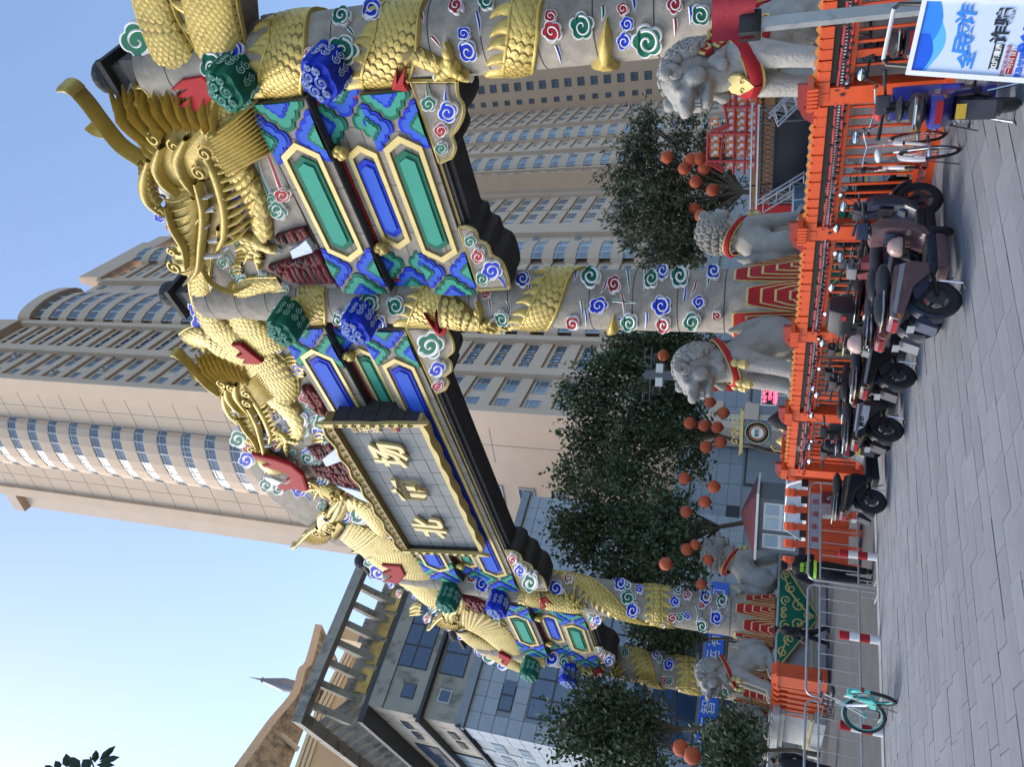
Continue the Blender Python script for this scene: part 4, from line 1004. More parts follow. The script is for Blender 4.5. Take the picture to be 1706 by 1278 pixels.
cliff([(515,743),(540,738),(564,729),(588,757),(546,767),(522,753)],wC,[(541,757),(552,748),(569,734),(585,755),(548,769)])
cliff([(520,774),(560,766),(592,760),(618,809),(635,837),(583,821),(564,802),(531,788)],wC,[(564,800),(598,808),(625,818),(632,835),(600,821)])
cliff([(650,900),(668,905),(690,935),(672,925)],wC)
cliff([(769,989),(790,994),(809,1002),(811,1020),(783,1010)],wL)
# carved cloud knobs that stick out of the shafts
M_swirl=M_white
M_lwhite={'g':mat('pale_green_line',(.35,.62,.52),rough=.5),'b':mat('pale_blue_line',(.5,.6,.85),rough=.5)}
def solve_q(x,y,s):
    lo,hi=.75,3.
    for _ in range(30):
        m=(lo+hi)/2
        if Pl(m).inv(x,y)[0]<s: lo=m
        else: hi=m
    return m,Pl(m).inv(x,y)[1]
for ps,x,y,c,sz in (('A',385,140,'g',.5),('A',540,125,'b',.48),('B',475,545,'g',.54),('B',598,540,'b',.53),('C',745,1003,'g',.58),('C',828,1011,'b',.56),('D',882,1120,'g',.56),('D',948,1130,'b',.56)):
    q_,z_=solve_q(x,y,PS[ps]); q_=min(max(q_,1.15),1.9); 
    s_=PS[ps]; b=MB(); n=36
    ol=[(s_+sz*(.82+.2*abs(sin(2.5*t+.5)))*cos(t),z_+sz*.85*(.82+.2*abs(sin(2.5*t+.5)))*sin(t)) for t in [2*PI*i/n for i in range(n)]]
    flat(Pl(.6),ol,0,q_+.2-.6,0,b,inset=.08,h2=q_+.28-.6)
    fs_=Pl(q_+.27)
    for (a,bb,r) in ((-.3,.25,.3),(.3,.3,.28),(0,-.25,.32),(-.45,-.3,.2),(.48,-.22,.2),(0,.55,.18),(-.62,.1,.16),(.66,.12,.15)):
        cx,cz=s_+a*sz*1.0,z_+bb*sz*.9; pillow(fs_,[(cx+r*sz*cos(t*PI/6),cz+r*sz*sin(t*PI/6)) for t in range(12)],.1,0,b,h0=-.02)
        U=[(cx+r*sz*.9*(1-i/14)*cos(i*.75),cz+r*sz*.9*(1-i/14)*sin(i*.75)) for i in range(14)]
        strip_uv(fs_,U,[.022]*14,.05,1,b,h0=.07,n=26,lat=2)
    for i in range(0,n,3):
        u0,v0=ol[i]; a=math.atan2(v0-z_,u0-s_)
        for dd in (.25,.6):
            qq=.75+(q_-.6)*dd
            pts=[(u0+cos(a)*.015+.1*cos(a+PI/2)*(1-k/12)*cos(k*.9),-(qq+.13*(1-k/12)*sin(k*.9)),v0+sin(a)*.015+.1*sin(a+PI/2)*(1-k/12)*cos(k*.9)) for k in range(12)]
            b.tube(pts,.014,4,1)
    b.build('cloud_knob',[CLR[c],M_lwhite[c]],pil[ps])
# ------------------------------------------------ name board
pq=empty('name_board',GM@T(.2,-.95,12.35)@Rx(R(5.5)),'grey name board with three large gilt characters hung at the centre of the archway','sign')
pw,ph=7.7,2.95
M_pq=wear(mat('board_grey',(.25,.26,.265),rough=.8,var=.12,scale=1.2),(.32,.33,.33),scale=1.4,lo=.5,hi=.7,amt=.5,stretch=(.5,1,2))
bd=MB().box(-pw/2,pw/2,.1,.6,0,ph).build('board_back',M_dark,pq)
t0=None
for i in range(11):
    for j in range(6):
        w_=pw/11; h_=ph/6; mm=T(-pw/2+i*w_+.01,0,j*h_+.01)
        if t0 is None: t0=MB().box(0,w_-.02,0,.1,0,h_-.02).build('board_tile',M_pq,pq,M=mm)
        else: inst(t0,pq,mm@T(0,random.uniform(-.006,.006),0))
# wavy gilt frame
def wavy(n,L,amp): return [(L*i/n,amp*abs(sin(PI*5*i/n))) for i in range(n+1)]
fr_=MB(); top=[(x-pw/2-.12,ph+.30+.10*sin(PI*7*(x/ (pw+.24)))**2) for x in [ (pw+.24)*i/60 for i in range(61)]]
fr_.prism(top+[(pw/2+.12,ph),(-pw/2-.12,ph)],-.25,.3); fr_.build('top_frame',M_bronze,pq)
e_=MB(); e_.tube([(x,-.28,z_) for x,z_ in top],.045,6); 
for i in range(22):
    x=-pw/2+.2+i*(pw-.4)/21; e_.tube([(x+.12*cos(t*.7)*(1-t/12),-.27,ph+.15+.09*sin(t*.7)*(1-t/12)) for t in range(10)],.02,4)
e_.build('top_frame_scroll',M_gold2,pq)
bt=[(x-pw/2-.12,-.12-.07*sin(PI*7*(x/(pw+.24)))**2) for x in [(pw+.24)*i/60 for i in range(61)]]
MB().prism([(-pw/2-.12,0),(pw/2+.12,0)]+bt[::-1],-.2,.2).build('bottom_frame',M_gold2,pq)
for sd in (-1,1):
    sb=[(sd*(pw/2+.0),-.1),(sd*(pw/2+.0),ph+.3),(sd*(pw/2+.16),ph+.5),(sd*(pw/2+.17),ph*.66),(sd*(pw/2+.12),ph*.5),(sd*(pw/2+.17),ph*.33),(sd*(pw/2+.14),-.4)]
    MB().prism(sb,-.3,-.16).build('side_frame',M_gold2,pq)
    x0,x1=sorted((sd*(pw/2+.01),sd*(pw/2+.10))); side=MB()
    for j in range(6): side.box(x0,x1,-.15,.95,j*ph/6+.01,(j+1)*ph/6-.01)
    tag(side.build('side_tiles',M_dark,pq),kind='stuff')
    sc_=MB()
    for i in range(9):
        z_=.2+i*(ph-.4)/8; sc_.tube([(sd*(pw/2+.08)+.06*cos(t*.7)*(1-t/12),-.315,z_+.13*sin(t*.7)*(1-t/12)) for t in range(10)],.018,4)
    sc_.build('side_scroll',M_bronze,pq)
M_gchar=mat('gilt_character',(.72,.6,.3),rough=.45,metal=.15,var=.1)
for ch,x in (('北',-2.35),('市',.05),('场',2.15)):
    text3d(ch,1.3,T(x,-.1,1.5)@Rx(PI/2)@Ry(0),'gilt_character',M_gchar,pq,depth=.06,bold=.04,shear=.12)
for ch,z_ in (('常',2.3),('书',1.95),('鸿',1.6)):
    text3d(ch,.34,T(3.45,-.04,z_)@Rx(PI/2),'small_character',M_gchar,pq,depth=.02,bold=.006)
MB().box(3.32,3.58,-.04,0,.85,1.15).build('red_seal',M_red,pq); text3d('印',.26,T(3.45,-.05,1.0)@Rx(PI/2),'seal_mark',M_gchar,pq,depth=.005)
# ------------------------------------------------ pedestals under the shafts
M_marb=wear(mat('pale_carved_stone',(.42,.42,.41),rough=.75,var=.12,scale=3,bump=.3),(.25,.24,.23),scale=2,lo=.5,hi=.7,amt=.5)
for k,s in PS.items():
    pd_=empty('stone_pedestal',GM@T(s,0,0),{'A':'pale stone pedestal under the nearest archway shaft on the right','B':'pale stone pedestal under the second archway shaft from the right, behind the orange fence','C':'pale stone pedestal with a carved green drape under the third shaft from the right','D':'pale stone pedestal under the archway shaft furthest to the left'}[k],'pedestal')
    hl=1.55; fq=2.75 if k in 'AB' else 3.9
    for z0,z1,e,nm in ((-.1,.25,.25,'base_course'),(.25,.45,.12,'moulding'),(.45,1.15,-.05,'die'),(1.15,1.32,.1,'moulding'),(1.32,1.55,.2,'cornice')):
        MB().box(-hl-e,hl+e,-fq-e,3.9+e,z0+.001,z1).build(nm,M_marb,pd_)
    MB().box(hl+.115,hl+.16,-fq-.1,4.0,.30,.36).box(hl+.24,hl+.26,-fq-.2,4.1,.12,.16).box(-hl-.1,hl+.1,-fq-.16,-fq-.12,.30,.36).build('gilt_line',M_gold2,pd_)
    n=int((fq+3.8)/.22); bead=MB()
    for i in range(n): bead.ell((hl+.0,-fq+.1+i*.22,.52),(.05,.07,.05),6,4)
    tag(bead.build('gilt_bead_row',M_gold2,pd_),kind='stuff')
    # drape triangle
    DM=T(hl-.5,(0 if k in 'AB' else -.4),0)@Rz(PI/2)@T(0,1.55,0); b=MB().prism([(-2.2,1.5),(2.2,1.5),(0,.12)],-2.3,-2.24); dr=b.build('carved_drape',M_green,pd_,M=DM)
    b=MB(); b.tube([(-2.2,-2.31,1.5),(0,-2.31,.12),(2.2,-2.31,1.5)],.035,5)
    for (x,z_,r,d) in ((-1.5,1.3,.18,1),(-1.0,1.1,.22,-1),(-.5,1.25,.2,1),(-.35,.8,.25,-1),(1.5,1.3,.18,-1),(1.0,1.1,.22,1),(.5,1.25,.2,-1),(.35,.8,.25,1),(0,.5,.14,1),(-.12,1.3,.12,1),(.12,1.3,.12,-1)):
        b.tube([(x+r*(1-t/16)*cos(t*.6)*d,-2.31,z_+r*(1-t/16)*sin(t*.6)) for t in range(15)],.03,5)
    b.tube([(0,-2.31,.3),(-.3,-2.31,.7),(-.9,-2.31,1.15),(-1.7,-2.31,1.38)],.035,5); b.tube([(0,-2.31,.3),(.3,-2.31,.7),(.9,-2.31,1.15),(1.7,-2.31,1.38)],.035,5)
    b.build('gilt_scroll',M_gold2,dr)
# ---------------------------------------------------------------- smooth figures (one continuous skin)
def blob(name,b,voxel,m,parent,it=3,M=None,pick=None):
    """joins overlapping volumes into one skin; pick(co) -> material index"""
    me=bpy.data.meshes.new(name); me.from_pydata(b.v,[],b.f)
    bm=bmesh.new(); bm.from_mesh(me); bmesh.ops.recalc_face_normals(bm,faces=bm.faces[:]); bm.to_mesh(me); bm.free()
    o=bpy.data.objects.new(name,me); C.objects.link(o)
    r=o.modifiers.new('r','REMESH'); r.mode='VOXEL'; r.voxel_size=voxel
    if it: s=o.modifiers.new('s','SMOOTH'); s.iterations=it; s.factor=.5
    me2=bpy.data.meshes.new_from_object(o.evaluated_get(bpy.context.evaluated_depsgraph_get())); bpy.data.objects.remove(o)
    me2.materials.clear()
    for x in (m if isinstance(m,(list,tuple)) else [m]): me2.materials.append(x)
    me2.polygons.foreach_set('use_smooth',[True]*len(me2.polygons))
    if pick: me2.polygons.foreach_set('material_index',[pick(p.center) for p in me2.polygons])
    o=bpy.data.objects.new(name,me2); C.objects.link(o); o.parent=parent
    if M is not None: o.matrix_local=M
    return o
M_lion=wear(mat('carved_granite',(.34,.325,.295),rough=.8,var=.2,scale=5,bump=1.,bscale=18),(.17,.17,.165),scale=2.5,lo=.48,hi=.66,amt=.6)
def tb(b,pts,r,n=10): b.tube(pts,r,n); [b.ell(p,q,8,5) for p,q in zip((pts[0],pts[-1]),(r[0],r[-1]))]
def lion_proto(harness):
    root=bpy.data.objects.new('stone_lion',None); C.objects.link(root)
    b=MB()
    tb(b,[(-.62,0,.62),(-.25,0,.95),(.2,0,1.32),(.42,0,1.75),(.45,0,2.05)],[.42,.47,.46,.40,.34])
    b.ell((.38,0,1.42),(.40,.44,.44)); b.ell((-.5,0,.5),(.46,.46,.44))
    for s in (-1,1):
        b.ell((-.42,.34*s,.55),(.42,.2,.46)); tb(b,[(-.3,.40*s,.45),(-.5,.42*s,.18),(-.3,.42*s,.1)],[.2,.13,.11]); b.ell((-.12,.42*s,.1),(.28,.15,.12))
        for k in (-1,0,1): b.ell((.10,.42*s+.09*k,.07),(.09,.055,.07))
        tb(b,[(.34,.29*s,1.35),(.50,.31*s,.95),(.60,.31*s,.55),(.70,.31*s,.14)],[.30,.24,.19,.17]); b.ell((.52,.33*s,.72),(.15,.17,.12))
        b.ell((.84,.31*s,.11),(.23,.16,.12)); b.ell((.46,.33*s,1.0),(.12,.1,.14))
        for k in (-1,0,1): b.ell((1.02,.31*s+.1*k,.08),(.09,.06,.08))
        b.ell((.98,.2*s,2.42),(.16,.12,.1)); b.ell((.74,.36*s,2.5),(.09,.13,.15)); b.ell((.88,.3*s,2.1),(.2,.14,.2)); b.ell((1.33,.11*s,2.27),(.09,.09,.08))
    b.ell((.72,0,2.3),(.40,.38,.38)); b.ell((1.12,0,2.22),(.28,.25,.16)); b.ell((1.38,0,2.24),(.1,.16,.11)); b.ell((1.0,0,1.88),(.30,.2,.09)); b.ell((1.14,0,1.93),(.16,.15,.08)); b.ell((.72,0,1.98),(.22,.26,.2))
    blob('body',b,.036,M_lion,root,it=2)
    # mane of curls, carved as one mass with a swirl on every curl
    m=MB(); sw=MB(); cu=MB()
    m.ell((.46,0,2.22),(.40,.47,.50)); m.ell((.30,0,1.85),(.30,.44,.36))
    for i in range(8):
        th=-.35+i*.36
        for j in range(-4,5):
            ph=j*.34+(.17 if i%2 else 0)
            d=V3((-sin(th)*cos(ph),sin(ph),cos(th)*cos(ph))); c=V3((.47,0,2.16))+V3((d.x*.46,d.y*.50,d.z*.54))
            if c.x>.72 and abs(c.y)<.3 and c.z<2.5: continue
            cu.ell(tuple(c),(.118,.118,.112),10,7)
            u_=d.cross(V3((0,1,.2))).normalized(); v_=d.cross(u_)
            sw.tube([c+d*.108+u_*(.08*(1-k/10)*cos(k*.85))+v_*(.08*(1-k/10)*sin(k*.85)) for k in range(9)],[.024]*8+[.012],5)
    for s in (-1,1):
        for k,(x_,z_) in enumerate(((.72,2.62),(.84,2.6),(.62,1.8),(.5,1.70),(.72,1.66),(.36,1.66),(.26,1.6))): m.ell((x_,.36*s,z_),(.12,.11,.12),9,6)
    blob('mane',m,.034,M_lion,root,it=1); tag(sw.build('mane_swirls',M_lion,root,smooth=True),kind='stuff'); tag(cu.build('mane_curls',M_lion,root,smooth=True),kind='stuff')
    e=MB()
    for s in (-1,1): e.ell((1.02,.19*s,2.36),(.085,.07,.075),10,6); e.torus((1.02,.22*s,2.36),.1,.03,'y',14,5)
    for k in range(5): e.box(1.28-.02*abs(k-2),1.33-.02*abs(k-2),-.13+.055*k,-.09+.055*k,1.99,2.08)
    e.torus((.86,-.36,2.42),.1,.03,'y',12,5); e.torus((.86,.36,2.42),.1,.03,'y',12,5)
    e.build('face_carving',M_lion,root,smooth=True)
    t=MB(); 
    for s in (-1,1):
        t.tube([(-.95+.02*k,.1*s*(1-k/14),.35+.09*k) for k in range(15)],[.16,.19,.22,.24,.25,.25,.24,.22,.2,.18,.15,.12,.09,.06,.03],8)
    for k in range(3): t.torus((-1.02,.0,.75+.28*k),.14-.02*k,.04,'x',16,6)
    t.build('tail',M_lion,root,smooth=True,ang=60)
    h=MB()
    if harness=='belt':
        for dz,w_,mi in ((0,.075,0),(.085,.02,1),(-.085,.02,1)):
            pts=[(.30+.50*cos(a)+.0*1,.50*sin(a),1.62-.30*cos(a)+dz) for a in [2*PI*i/28 for i in range(29)]]
            h.tube(pts,w_,6,mi,cap=False)
        for a in (0,.9,-.9): 
            x_,y_,z_=.30+.56*cos(a),.56*sin(a),1.62-.30*cos(a)-.02
            h.ell((x_,y_,z_-.04),(.09,.09,.09),10,6,1); h.ell((x_+.03,y_,z_-.22),(.1,.1,.13),10,6,1); h.lathe([(.03,0),(.09,-.05),(.12,-.17),(.02,-.2)],10,(x_+.02,y_,z_-.1),1)
    else:
        for dz,w_,mi in ((0,.13,0),(.14,.026,1),(-.14,.026,1)):
            pts=[(.26+.53*cos(a),.50*sin(a),1.45-.34*cos(a)+dz) for a in [2*PI*i/32 for i in range(33)]]
            h.tube(pts,w_,6,mi,cap=False)
        for sd in (-1,1):
            for (cx,cz,r) in ((.42,1.95,.15),(.20,1.98,.13),(.02,1.84,.12),(.30,1.72,.12),(-.05,1.2,.14),(-.2,1.0,.11)):
                pts=[(cx+r*(1-k/15)*cos(k*.55),.485*sd,cz+r*(1-k/15)*sin(k*.55)) for k in range(13)]; h.tube(pts,.03,5,1); h.ell((cx,.44*sd,cz),(r*.9,.07,r*.9),10,6,0)
            h.tube([(.62,.32*sd,1.15),(.35,.46*sd,1.0),(.1,.47*sd,.98),(-.2,.46*sd,1.15)],.07,6,0); h.tube([(.62,.34*sd,1.22),(.35,.49*sd,1.07),(.1,.5*sd,1.05),(-.2,.49*sd,1.22)],.022,5,1)
        hp=[(0,-.34),(.10,-.24),(.20,-.08),(.19,.06),(.10,.12),(0,.05),(-.10,.12),(-.19,.06),(-.20,-.08),(-.10,-.24)]
        h.prism(hp,.80,.86,1,M=T(0,0,1.22)@Ry(-.28)@T(.0,0,0),ax='x')
        for sd in (-1,1): h.tube([(.87,sd*(.09+.06*(1-k/12)*cos(k*.6)),1.25+.02+.06*(1-k/12)*sin(k*.6)+.05) for k in range(11)],.014,4,1)
    h.build('harness',[M_red,M_gold2],root,smooth=True,ang=60)
    return root
LA=lion_proto('belt'); LB_=lion_proto('scroll')
def place_lion(proto,k,q,sc,yaw,label,first):
    o=proto if first else copy_tree(proto)
    o.matrix_world=GM@T(PS[k],-q,1.552)@Rz(yaw)@Sc(sc)
    tag(o,label,'statue','stone lions on the archway pedestals')
FRT,BCK=-PI/2,PI/2      # looking out to the front of the archway / to the back
for k,x,y in (('A',1350,112),('B',1335,412),('B',1326,598),('C',1290,962),('C',1284,1108),('D',1277,1205)):
    lo,hi=-6,6
    for _ in range(30):
        m=(lo+hi)/2
        if Pl(m).inv(x,y)[0]<PS[k]: lo=m
        else: hi=m
    print('lion q',k,round(m,2),Pl(m).inv(x,y)[1])
place_lion(LB_,'A',1.85,.87,FRT-.25,'granite lion with red and gold cloud harness, nearest to the right edge',True)
place_lion(LA,'B',-2.2,.95,BCK,'granite lion with red collar and curly mane turned right beside the tall shaft',True)
place_lion(LA,'B',1.7,.95,FRT-.1,'granite lion with red collar facing left over the middle of the orange fence',False)
place_lion(LA,'C',-2.1,1.1,BCK,'granite lion with red collar facing right, directly behind the officer',False)
place_lion(LA,'C',1.9,1.0,FRT-.1,'granite lion with red collar facing left, between the two far shafts',False)
place_lion(LB_,'D',1.9,1.0,FRT-.1,'granite lion with red cloud harness at the far left end of the archway',False)
# ---------------------------------------------------------------- people
M_skin=mat('skin',(.42,.24,.16),rough=.6,var=.05); M_cloth=mat('black_uniform',(.014,.015,.02),rough=.85,var=.3,scale=9,bump=.3)
M_lime=mat('reflective_lime',(.45,.8,.05),rough=.5,var=.05); M_hair=mat('black_hair',(.01,.009,.008),rough=.6)
def person(loc,yaw,pose,label,top=M_cloth,leg=M_cloth,cap=True,h=1.76):
    r=empty('person',T(*loc)@Rz(yaw),label,'person'); k=h/1.76
    hipz,shz=.93,1.45
    walk=pose.get('walk',0); arm=pose.get('arm','down')
    feet={1:(.22*walk,.1,0),-1:(-.28*walk,-.1,.0)}
    b=MB()   # one continuous body: head, neck, torso, arms, hands, legs
    tb(b,[(0,0,.95),(0,0,1.2),(.0,0,1.42)],[.135,.125,.135]); tb(b,[(0,-.17,1.42),(0,.17,1.42)],[.075,.075]); tb(b,[(0,0,1.42),(.02,0,1.58)],[.06,.055])
    b.ell((.03,0,1.66),(.095,.075,.115)); b.ell((.10,0,1.635),(.035,.03,.045)); b.ell((.13,0,1.65),(.018,.013,.022)); b.ell((.02,.078,1.65),(.018,.012,.03)); b.ell((.02,-.078,1.65),(.018,.012,.03)); b.ell((.085,0,1.585),(.03,.035,.02))
    hands={}
    for s in (1,-1):
        fx,fy,_=feet[s]; kx=fx*.4+.04
        tb(b,[(0,.09*s,.93),(kx,.10*s,.5),(fx,fy,.1)],[.095,.06,.042]); b.ell((fx+.06,fy,.05),(.12,.045,.045))
        if arm=='crossed': pts=[(0,.19*s,1.40),(.03,.26*s,1.16),(.20,.1*s,1.14),(.24,-.05*s,1.17)]
        elif arm=='behind': pts=[(0,.19*s,1.40),(-.08,.25*s,1.15),(-.16,.1*s,1.0),(-.17,.03*s,.98)]
        else: pts=[(0,.19*s,1.40),(.02-.1*walk*s,.24*s,1.13),(.06-.16*walk*s,.24*s,.92),(.08-.2*walk*s,.23*s,.84)]
        tb(b,pts,[.055,.043,.034,.03]); hx=V3(pts[-1]); d=(V3(pts[-1])-V3(pts[-2])).normalized(); sd=V3((0,0,1)).cross(d)
        sd=sd.normalized() if sd.length>.1 else V3((1,0,0))
        b.ell(tuple(hx+d*.03),(.035,.03,.04)); hands[s]=hx
        for i in range(4):
            p0=hx+d*.05+sd*(.012*(i-1.5)*1.5); L=(.065,.075,.07,.055)[i]; b.tube([p0,p0+d*L*.55,p0+d*L+sd*.004],[.0085,.008,.006],6)
        b.tube([hx+d*.02+sd*.028,hx+d*.05+sd*.045,hx+d*.075+sd*.04],[.01,.009,.007],6)
    blob('body',b,.011,M_skin,r,it=1,M=Sc(k))
    j=MB(); tb(j,[(0,0,.88),(0,0,1.15),(0,0,1.40)],[.165,.155,.165]); tb(j,[(0,-.19,1.42),(0,.19,1.42)],[.085,.085]); j.ell((0,0,1.0),(.16,.18,.2))
    for s in (1,-1):
        if arm=='crossed': pts=[(0,.21*s,1.40),(.03,.28*s,1.15),(.20,.1*s,1.14),(.22,0,1.16)]
        elif arm=='behind': pts=[(0,.21*s,1.40),(-.08,.27*s,1.15),(-.16,.11*s,1.0)]
        else: pts=[(0,.21*s,1.40),(.02-.1*walk*s,.26*s,1.13),(.055-.15*walk*s,.25*s,.93)]
        tb(j,pts,[.075,.065,.055,.05][:len(pts)])
    blob('jacket',j,.018,top,r,it=2,M=Sc(k))
    t=MB(); t.ell((0,0,.95),(.16,.18,.13))
    for s in (1,-1): fx,fy,_=feet[s]; tb(t,[(0,.085*s,.92),(fx*.4+.04,.10*s,.5),(fx,fy,.13)],[.125,.09,.07])
    blob('trousers',t,.018,leg,r,it=2,M=Sc(k))
    s_=MB()
    for s in (1,-1): fx,fy,_=feet[s]; s_.ell((fx+.06,fy,.045),(.15,.055,.05),12,6); s_.ell((fx-.02,fy,.07),(.08,.055,.06),10,6)
    s_.build('shoes',M_black,r,smooth=True,M=Sc(k))
    hb=MB(); hb.ell((.005,0,1.70),(.105,.09,.09),14,8)
    if cap: hb.lathe([(.105,0),(.12,.03),(.115,.06),(.05,.08),(0,.082)],16,(.01,0,1.70)); hb.prism([(.08,-.07),(.19,-.05),(.21,0),(.19,.05),(.08,.07)],1.70,1.712,ax='z')
    hb.build('cap' if cap else 'hair',M_cloth if cap else M_hair,r,smooth=True,M=Sc(k))
    f=MB()
    for s in (1,-1): f.ell((.118,.03*s,1.665),(.008,.012,.007),8,5)
    f.build('eyes',M_black,r,M=Sc(k)); MB().ell((.122,0,1.60),(.006,.022,.006),8,5).build('mouth',M_red,r,M=Sc(k))
    return r
pp=gnd(1453,962,-.1)
po=person((pp.x,pp.y,-.1),R(110),{'arm':'crossed'},'officer in black uniform and cap with a lime reflective band, standing behind the grey barrier',h=1.8)
b=MB()
for a0,a1 in ((0,2*PI),):
    pts=[(.17*cos(a)*1.0,.195*sin(a)*1.0,1.10) for a in [2*PI*i/24 for i in range(25)]]
    vs=[];fs=[]
    for x_,y_,z_ in pts: vs+=[(x_*1.06,y_*1.06,z_-.03),(x_*1.06,y_*1.06,z_+.03)]
    for i in range(24): fs.append((2*i,2*i+2,2*i+3,2*i+1))
    b.add(vs,fs,0)
b.build('reflective_band',M_lime,po,M=Sc(1.02))
text3d('POLICE',.075,T(-.185,0,1.28)@Rz(-PI/2)@Rx(PI/2),'back_lettering',M_lime,po,depth=.004,bold=.002); text3d('特勤',.1,T(-.19,0,1.37)@Rz(-PI/2)@Rx(PI/2),'back_lettering',M_lime,po,depth=.004,bold=.002)
pp=gnd(1382,1062,-.1); person((pp.x,pp.y,-.1),R(200),{'walk':1,'arm':'down'},'person in black uniform and cap walking past the carved green drape',h=1.74)
pp=atd(1325,355,19.5); person((pp.x,pp.y,-.05),R(-160),{'arm':'down'},'bare headed person in pale clothes seen over the fence by the white van',top=mat('pale_shirt',(.5,.52,.55)),leg=mat('grey_trousers',(.1,.1,.11)),cap=False,h=1.7)
pp=gnd(1392,1290,-.1); person((pp.x,pp.y,-.1),R(120),{'arm':'down'},'person in dark clothes at the left edge of the square',cap=False,h=1.7)
# ---------------------------------------------------------------- orange fence along the square
FO=V3((3.716,13.193,0))+V3((-.7637,-.6455,0))*.85; FE=V3((-.6455,.7637,0)); FN=V3((-.7637,-.6455,0))   # along, towards the camera
FMx=Matrix.Translation(FO)@Matrix((FE,-FN,V3((0,0,1)))).transposed().to_4x4()  # local -y faces the camera
M_drk_r=mat('dark_red_paint',(.22,.02,.015),rough=.45,var=.1)
M_ochre=mat('ochre_edge',(.45,.2,.04),rough=.6)
M_cord=mat('red_light_tube',(.5,.05,.06),rough=.4)
pitch=2.37; p_tile=p_bal=p_knot=None
def mk(b,name,m,parent,M=None,**k): return b.build(name,m,parent,M=M,**k)
def fpost(x,parent,M=Matrix()):
    b=MB(); b.box(-.13,.13,-.12,.12,0,1.62)
    b.box(-.15,.15,-.14,.14,1.62,1.66).box(-.17,.17,-.16,.16,1.68,1.72).box(-.16,.16,-.15,.15,0,.12)
    po_=mk(b,'post',M_orange,parent,M@T(x,0,0))
    c=MB()
    for i in range(6): c.box(-.17+.058*i,-.13+.058*i,-.2,.2,1.66+.001*i,1.80)
    c.box(-.18,.18,-.19,.19,1.72,1.79)
    mk(c,'post_cap',M_orange,po_)
    g_=MB().prism([(-.16,1.78),(.16,1.78),(.30,1.70),(.42,1.62),(.45,1.70),(.34,1.84),(.15,1.92),(-.16,1.93)],-.035,.035); g_.prism([(.18,1.72),(.18,1.84),(.36,1.70),(.40,1.64)],-.05,-.036)
    mk(g_,'swan_bracket',M_drk_r,po_)
    return po_
fences=[]
N0=-3
for i in range(N0,3):
    x0=.45+pitch*i; lab={-3:'orange fence bay at the far right edge, mostly out of the picture',-2:'orange fence bay at the right edge behind the black scooters',-1:'orange fence bay behind the blue scooter and the silver bicycle at the right',0:'orange fence bay behind the pink scooter',
        1:'orange fence bay right behind the black top box scooter',2:'orange fence bay at the left end, behind the scooter with a white sticker'}[i]
    f=empty('orange_fence',FMx@T(x0,0,0),lab,'fence','orange fence bays along the square')
    fpost(0,f)
    if i==2: fpost(pitch-.35,f)
    L=pitch if i<2 else pitch-.35
    n=int(L/.155)
    for k in range(n):
        mm=T(.14+k*.155,0,0)
        if p_tile is None:
            b=MB(); b.box(.004,.15,-.13,.13,1.52,1.66); b.prism([(.0,-.14),(.155,-.11),(.155,.11),(.0,.14)],1.66,1.69,ax='z')
            p_tile=mk(b,'roof_tile',M_orange,f,mm)
            b=MB(); b.prism([(0,1.69),(.03,1.72),(.09,1.745),(.14,1.71),(.155,1.69)],-.01,.02); p_lip=mk(b,'tile_lip',M_ochre,f,mm)
        else: inst(p_tile,f,mm@Ry(random.uniform(-.012,.012))); inst(p_lip,f,mm)
    b=MB().box(.13,L-.13,-.05,.05,1.44,1.52); mk(b,'dark_rail',M_black,f)
    # two red light tubes with black ties and a strip of white squares between
    b=MB()
    for z_ in (1.42,1.32): b.tube([(.1+ (L-.2)*t/14,-.10+.012*sin(t*2.1+i),z_-.02*sin(PI*t/14)) for t in range(15)],.018,6)
    mk(b,'light_tube',M_cord,f)
    b=MB().box(.1,L-.1,-.075,-.06,1.345,1.40)
    mk(b,'cable_tray',M_black,f)
    b=MB(); 
    for k in range(int(L/.045)): b.box(.12+k*.045,.14+k*.045,-.082,-.076,1.355,1.39)
    tag(mk(b,'marker_lights',M_white,f),kind='stuff')
    b=MB(); rr=random.Random(i)
    for k in range(int(L/.10)):
        x_=.15+k*.10; z_=1.32+rr.uniform(-.04,.03); b.cb((x_,-.11,z_),(.035,.05,.05)); b.tube([(x_,-.11,z_),(x_+rr.uniform(-.03,.03),-.14,z_+rr.uniform(-.05,.05))],.006,4)
        if k%3==0: b.cb((x_+.03,-.1,1.42),(.02,.05,.05))
    tag(mk(b,'cable_ties',M_black,f),kind='stuff')
    mk(MB().box(.13,L-.13,-.03,.03,1.22,1.28),'rail',M_orange,f); mk(MB().box(.13,L-.13,-.03,.03,.20,.27),'rail',M_orange,f); mk(MB().box(.13,L-.13,-.05,.05,.0,.10),'rail',M_orange,f)
    n=int((L-.3)/.16)
    for k in range(n):
        x_=.2+k*.16+.04; wdt=3.2 if (k in (n-2,)) else 1
        if p_bal is None: p_bal=mk(MB().box(-.016,.016,-.016,.016,.27,1.22),'baluster',M_orange,f,T(x_,0,0))
        else: inst(p_bal,f,T(x_,0,0)@Sc(wdt,1,1))
    b=MB(); 
    for k in range(int(L/.17)): b.tube([(.15+.17*k,-.08,.16),(.2+.17*k,-.09,.20),(.27+.17*k,-.08,.13)],.014,5)
    tag(mk(b,'cable_bundle',M_cord,f),kind='stuff')
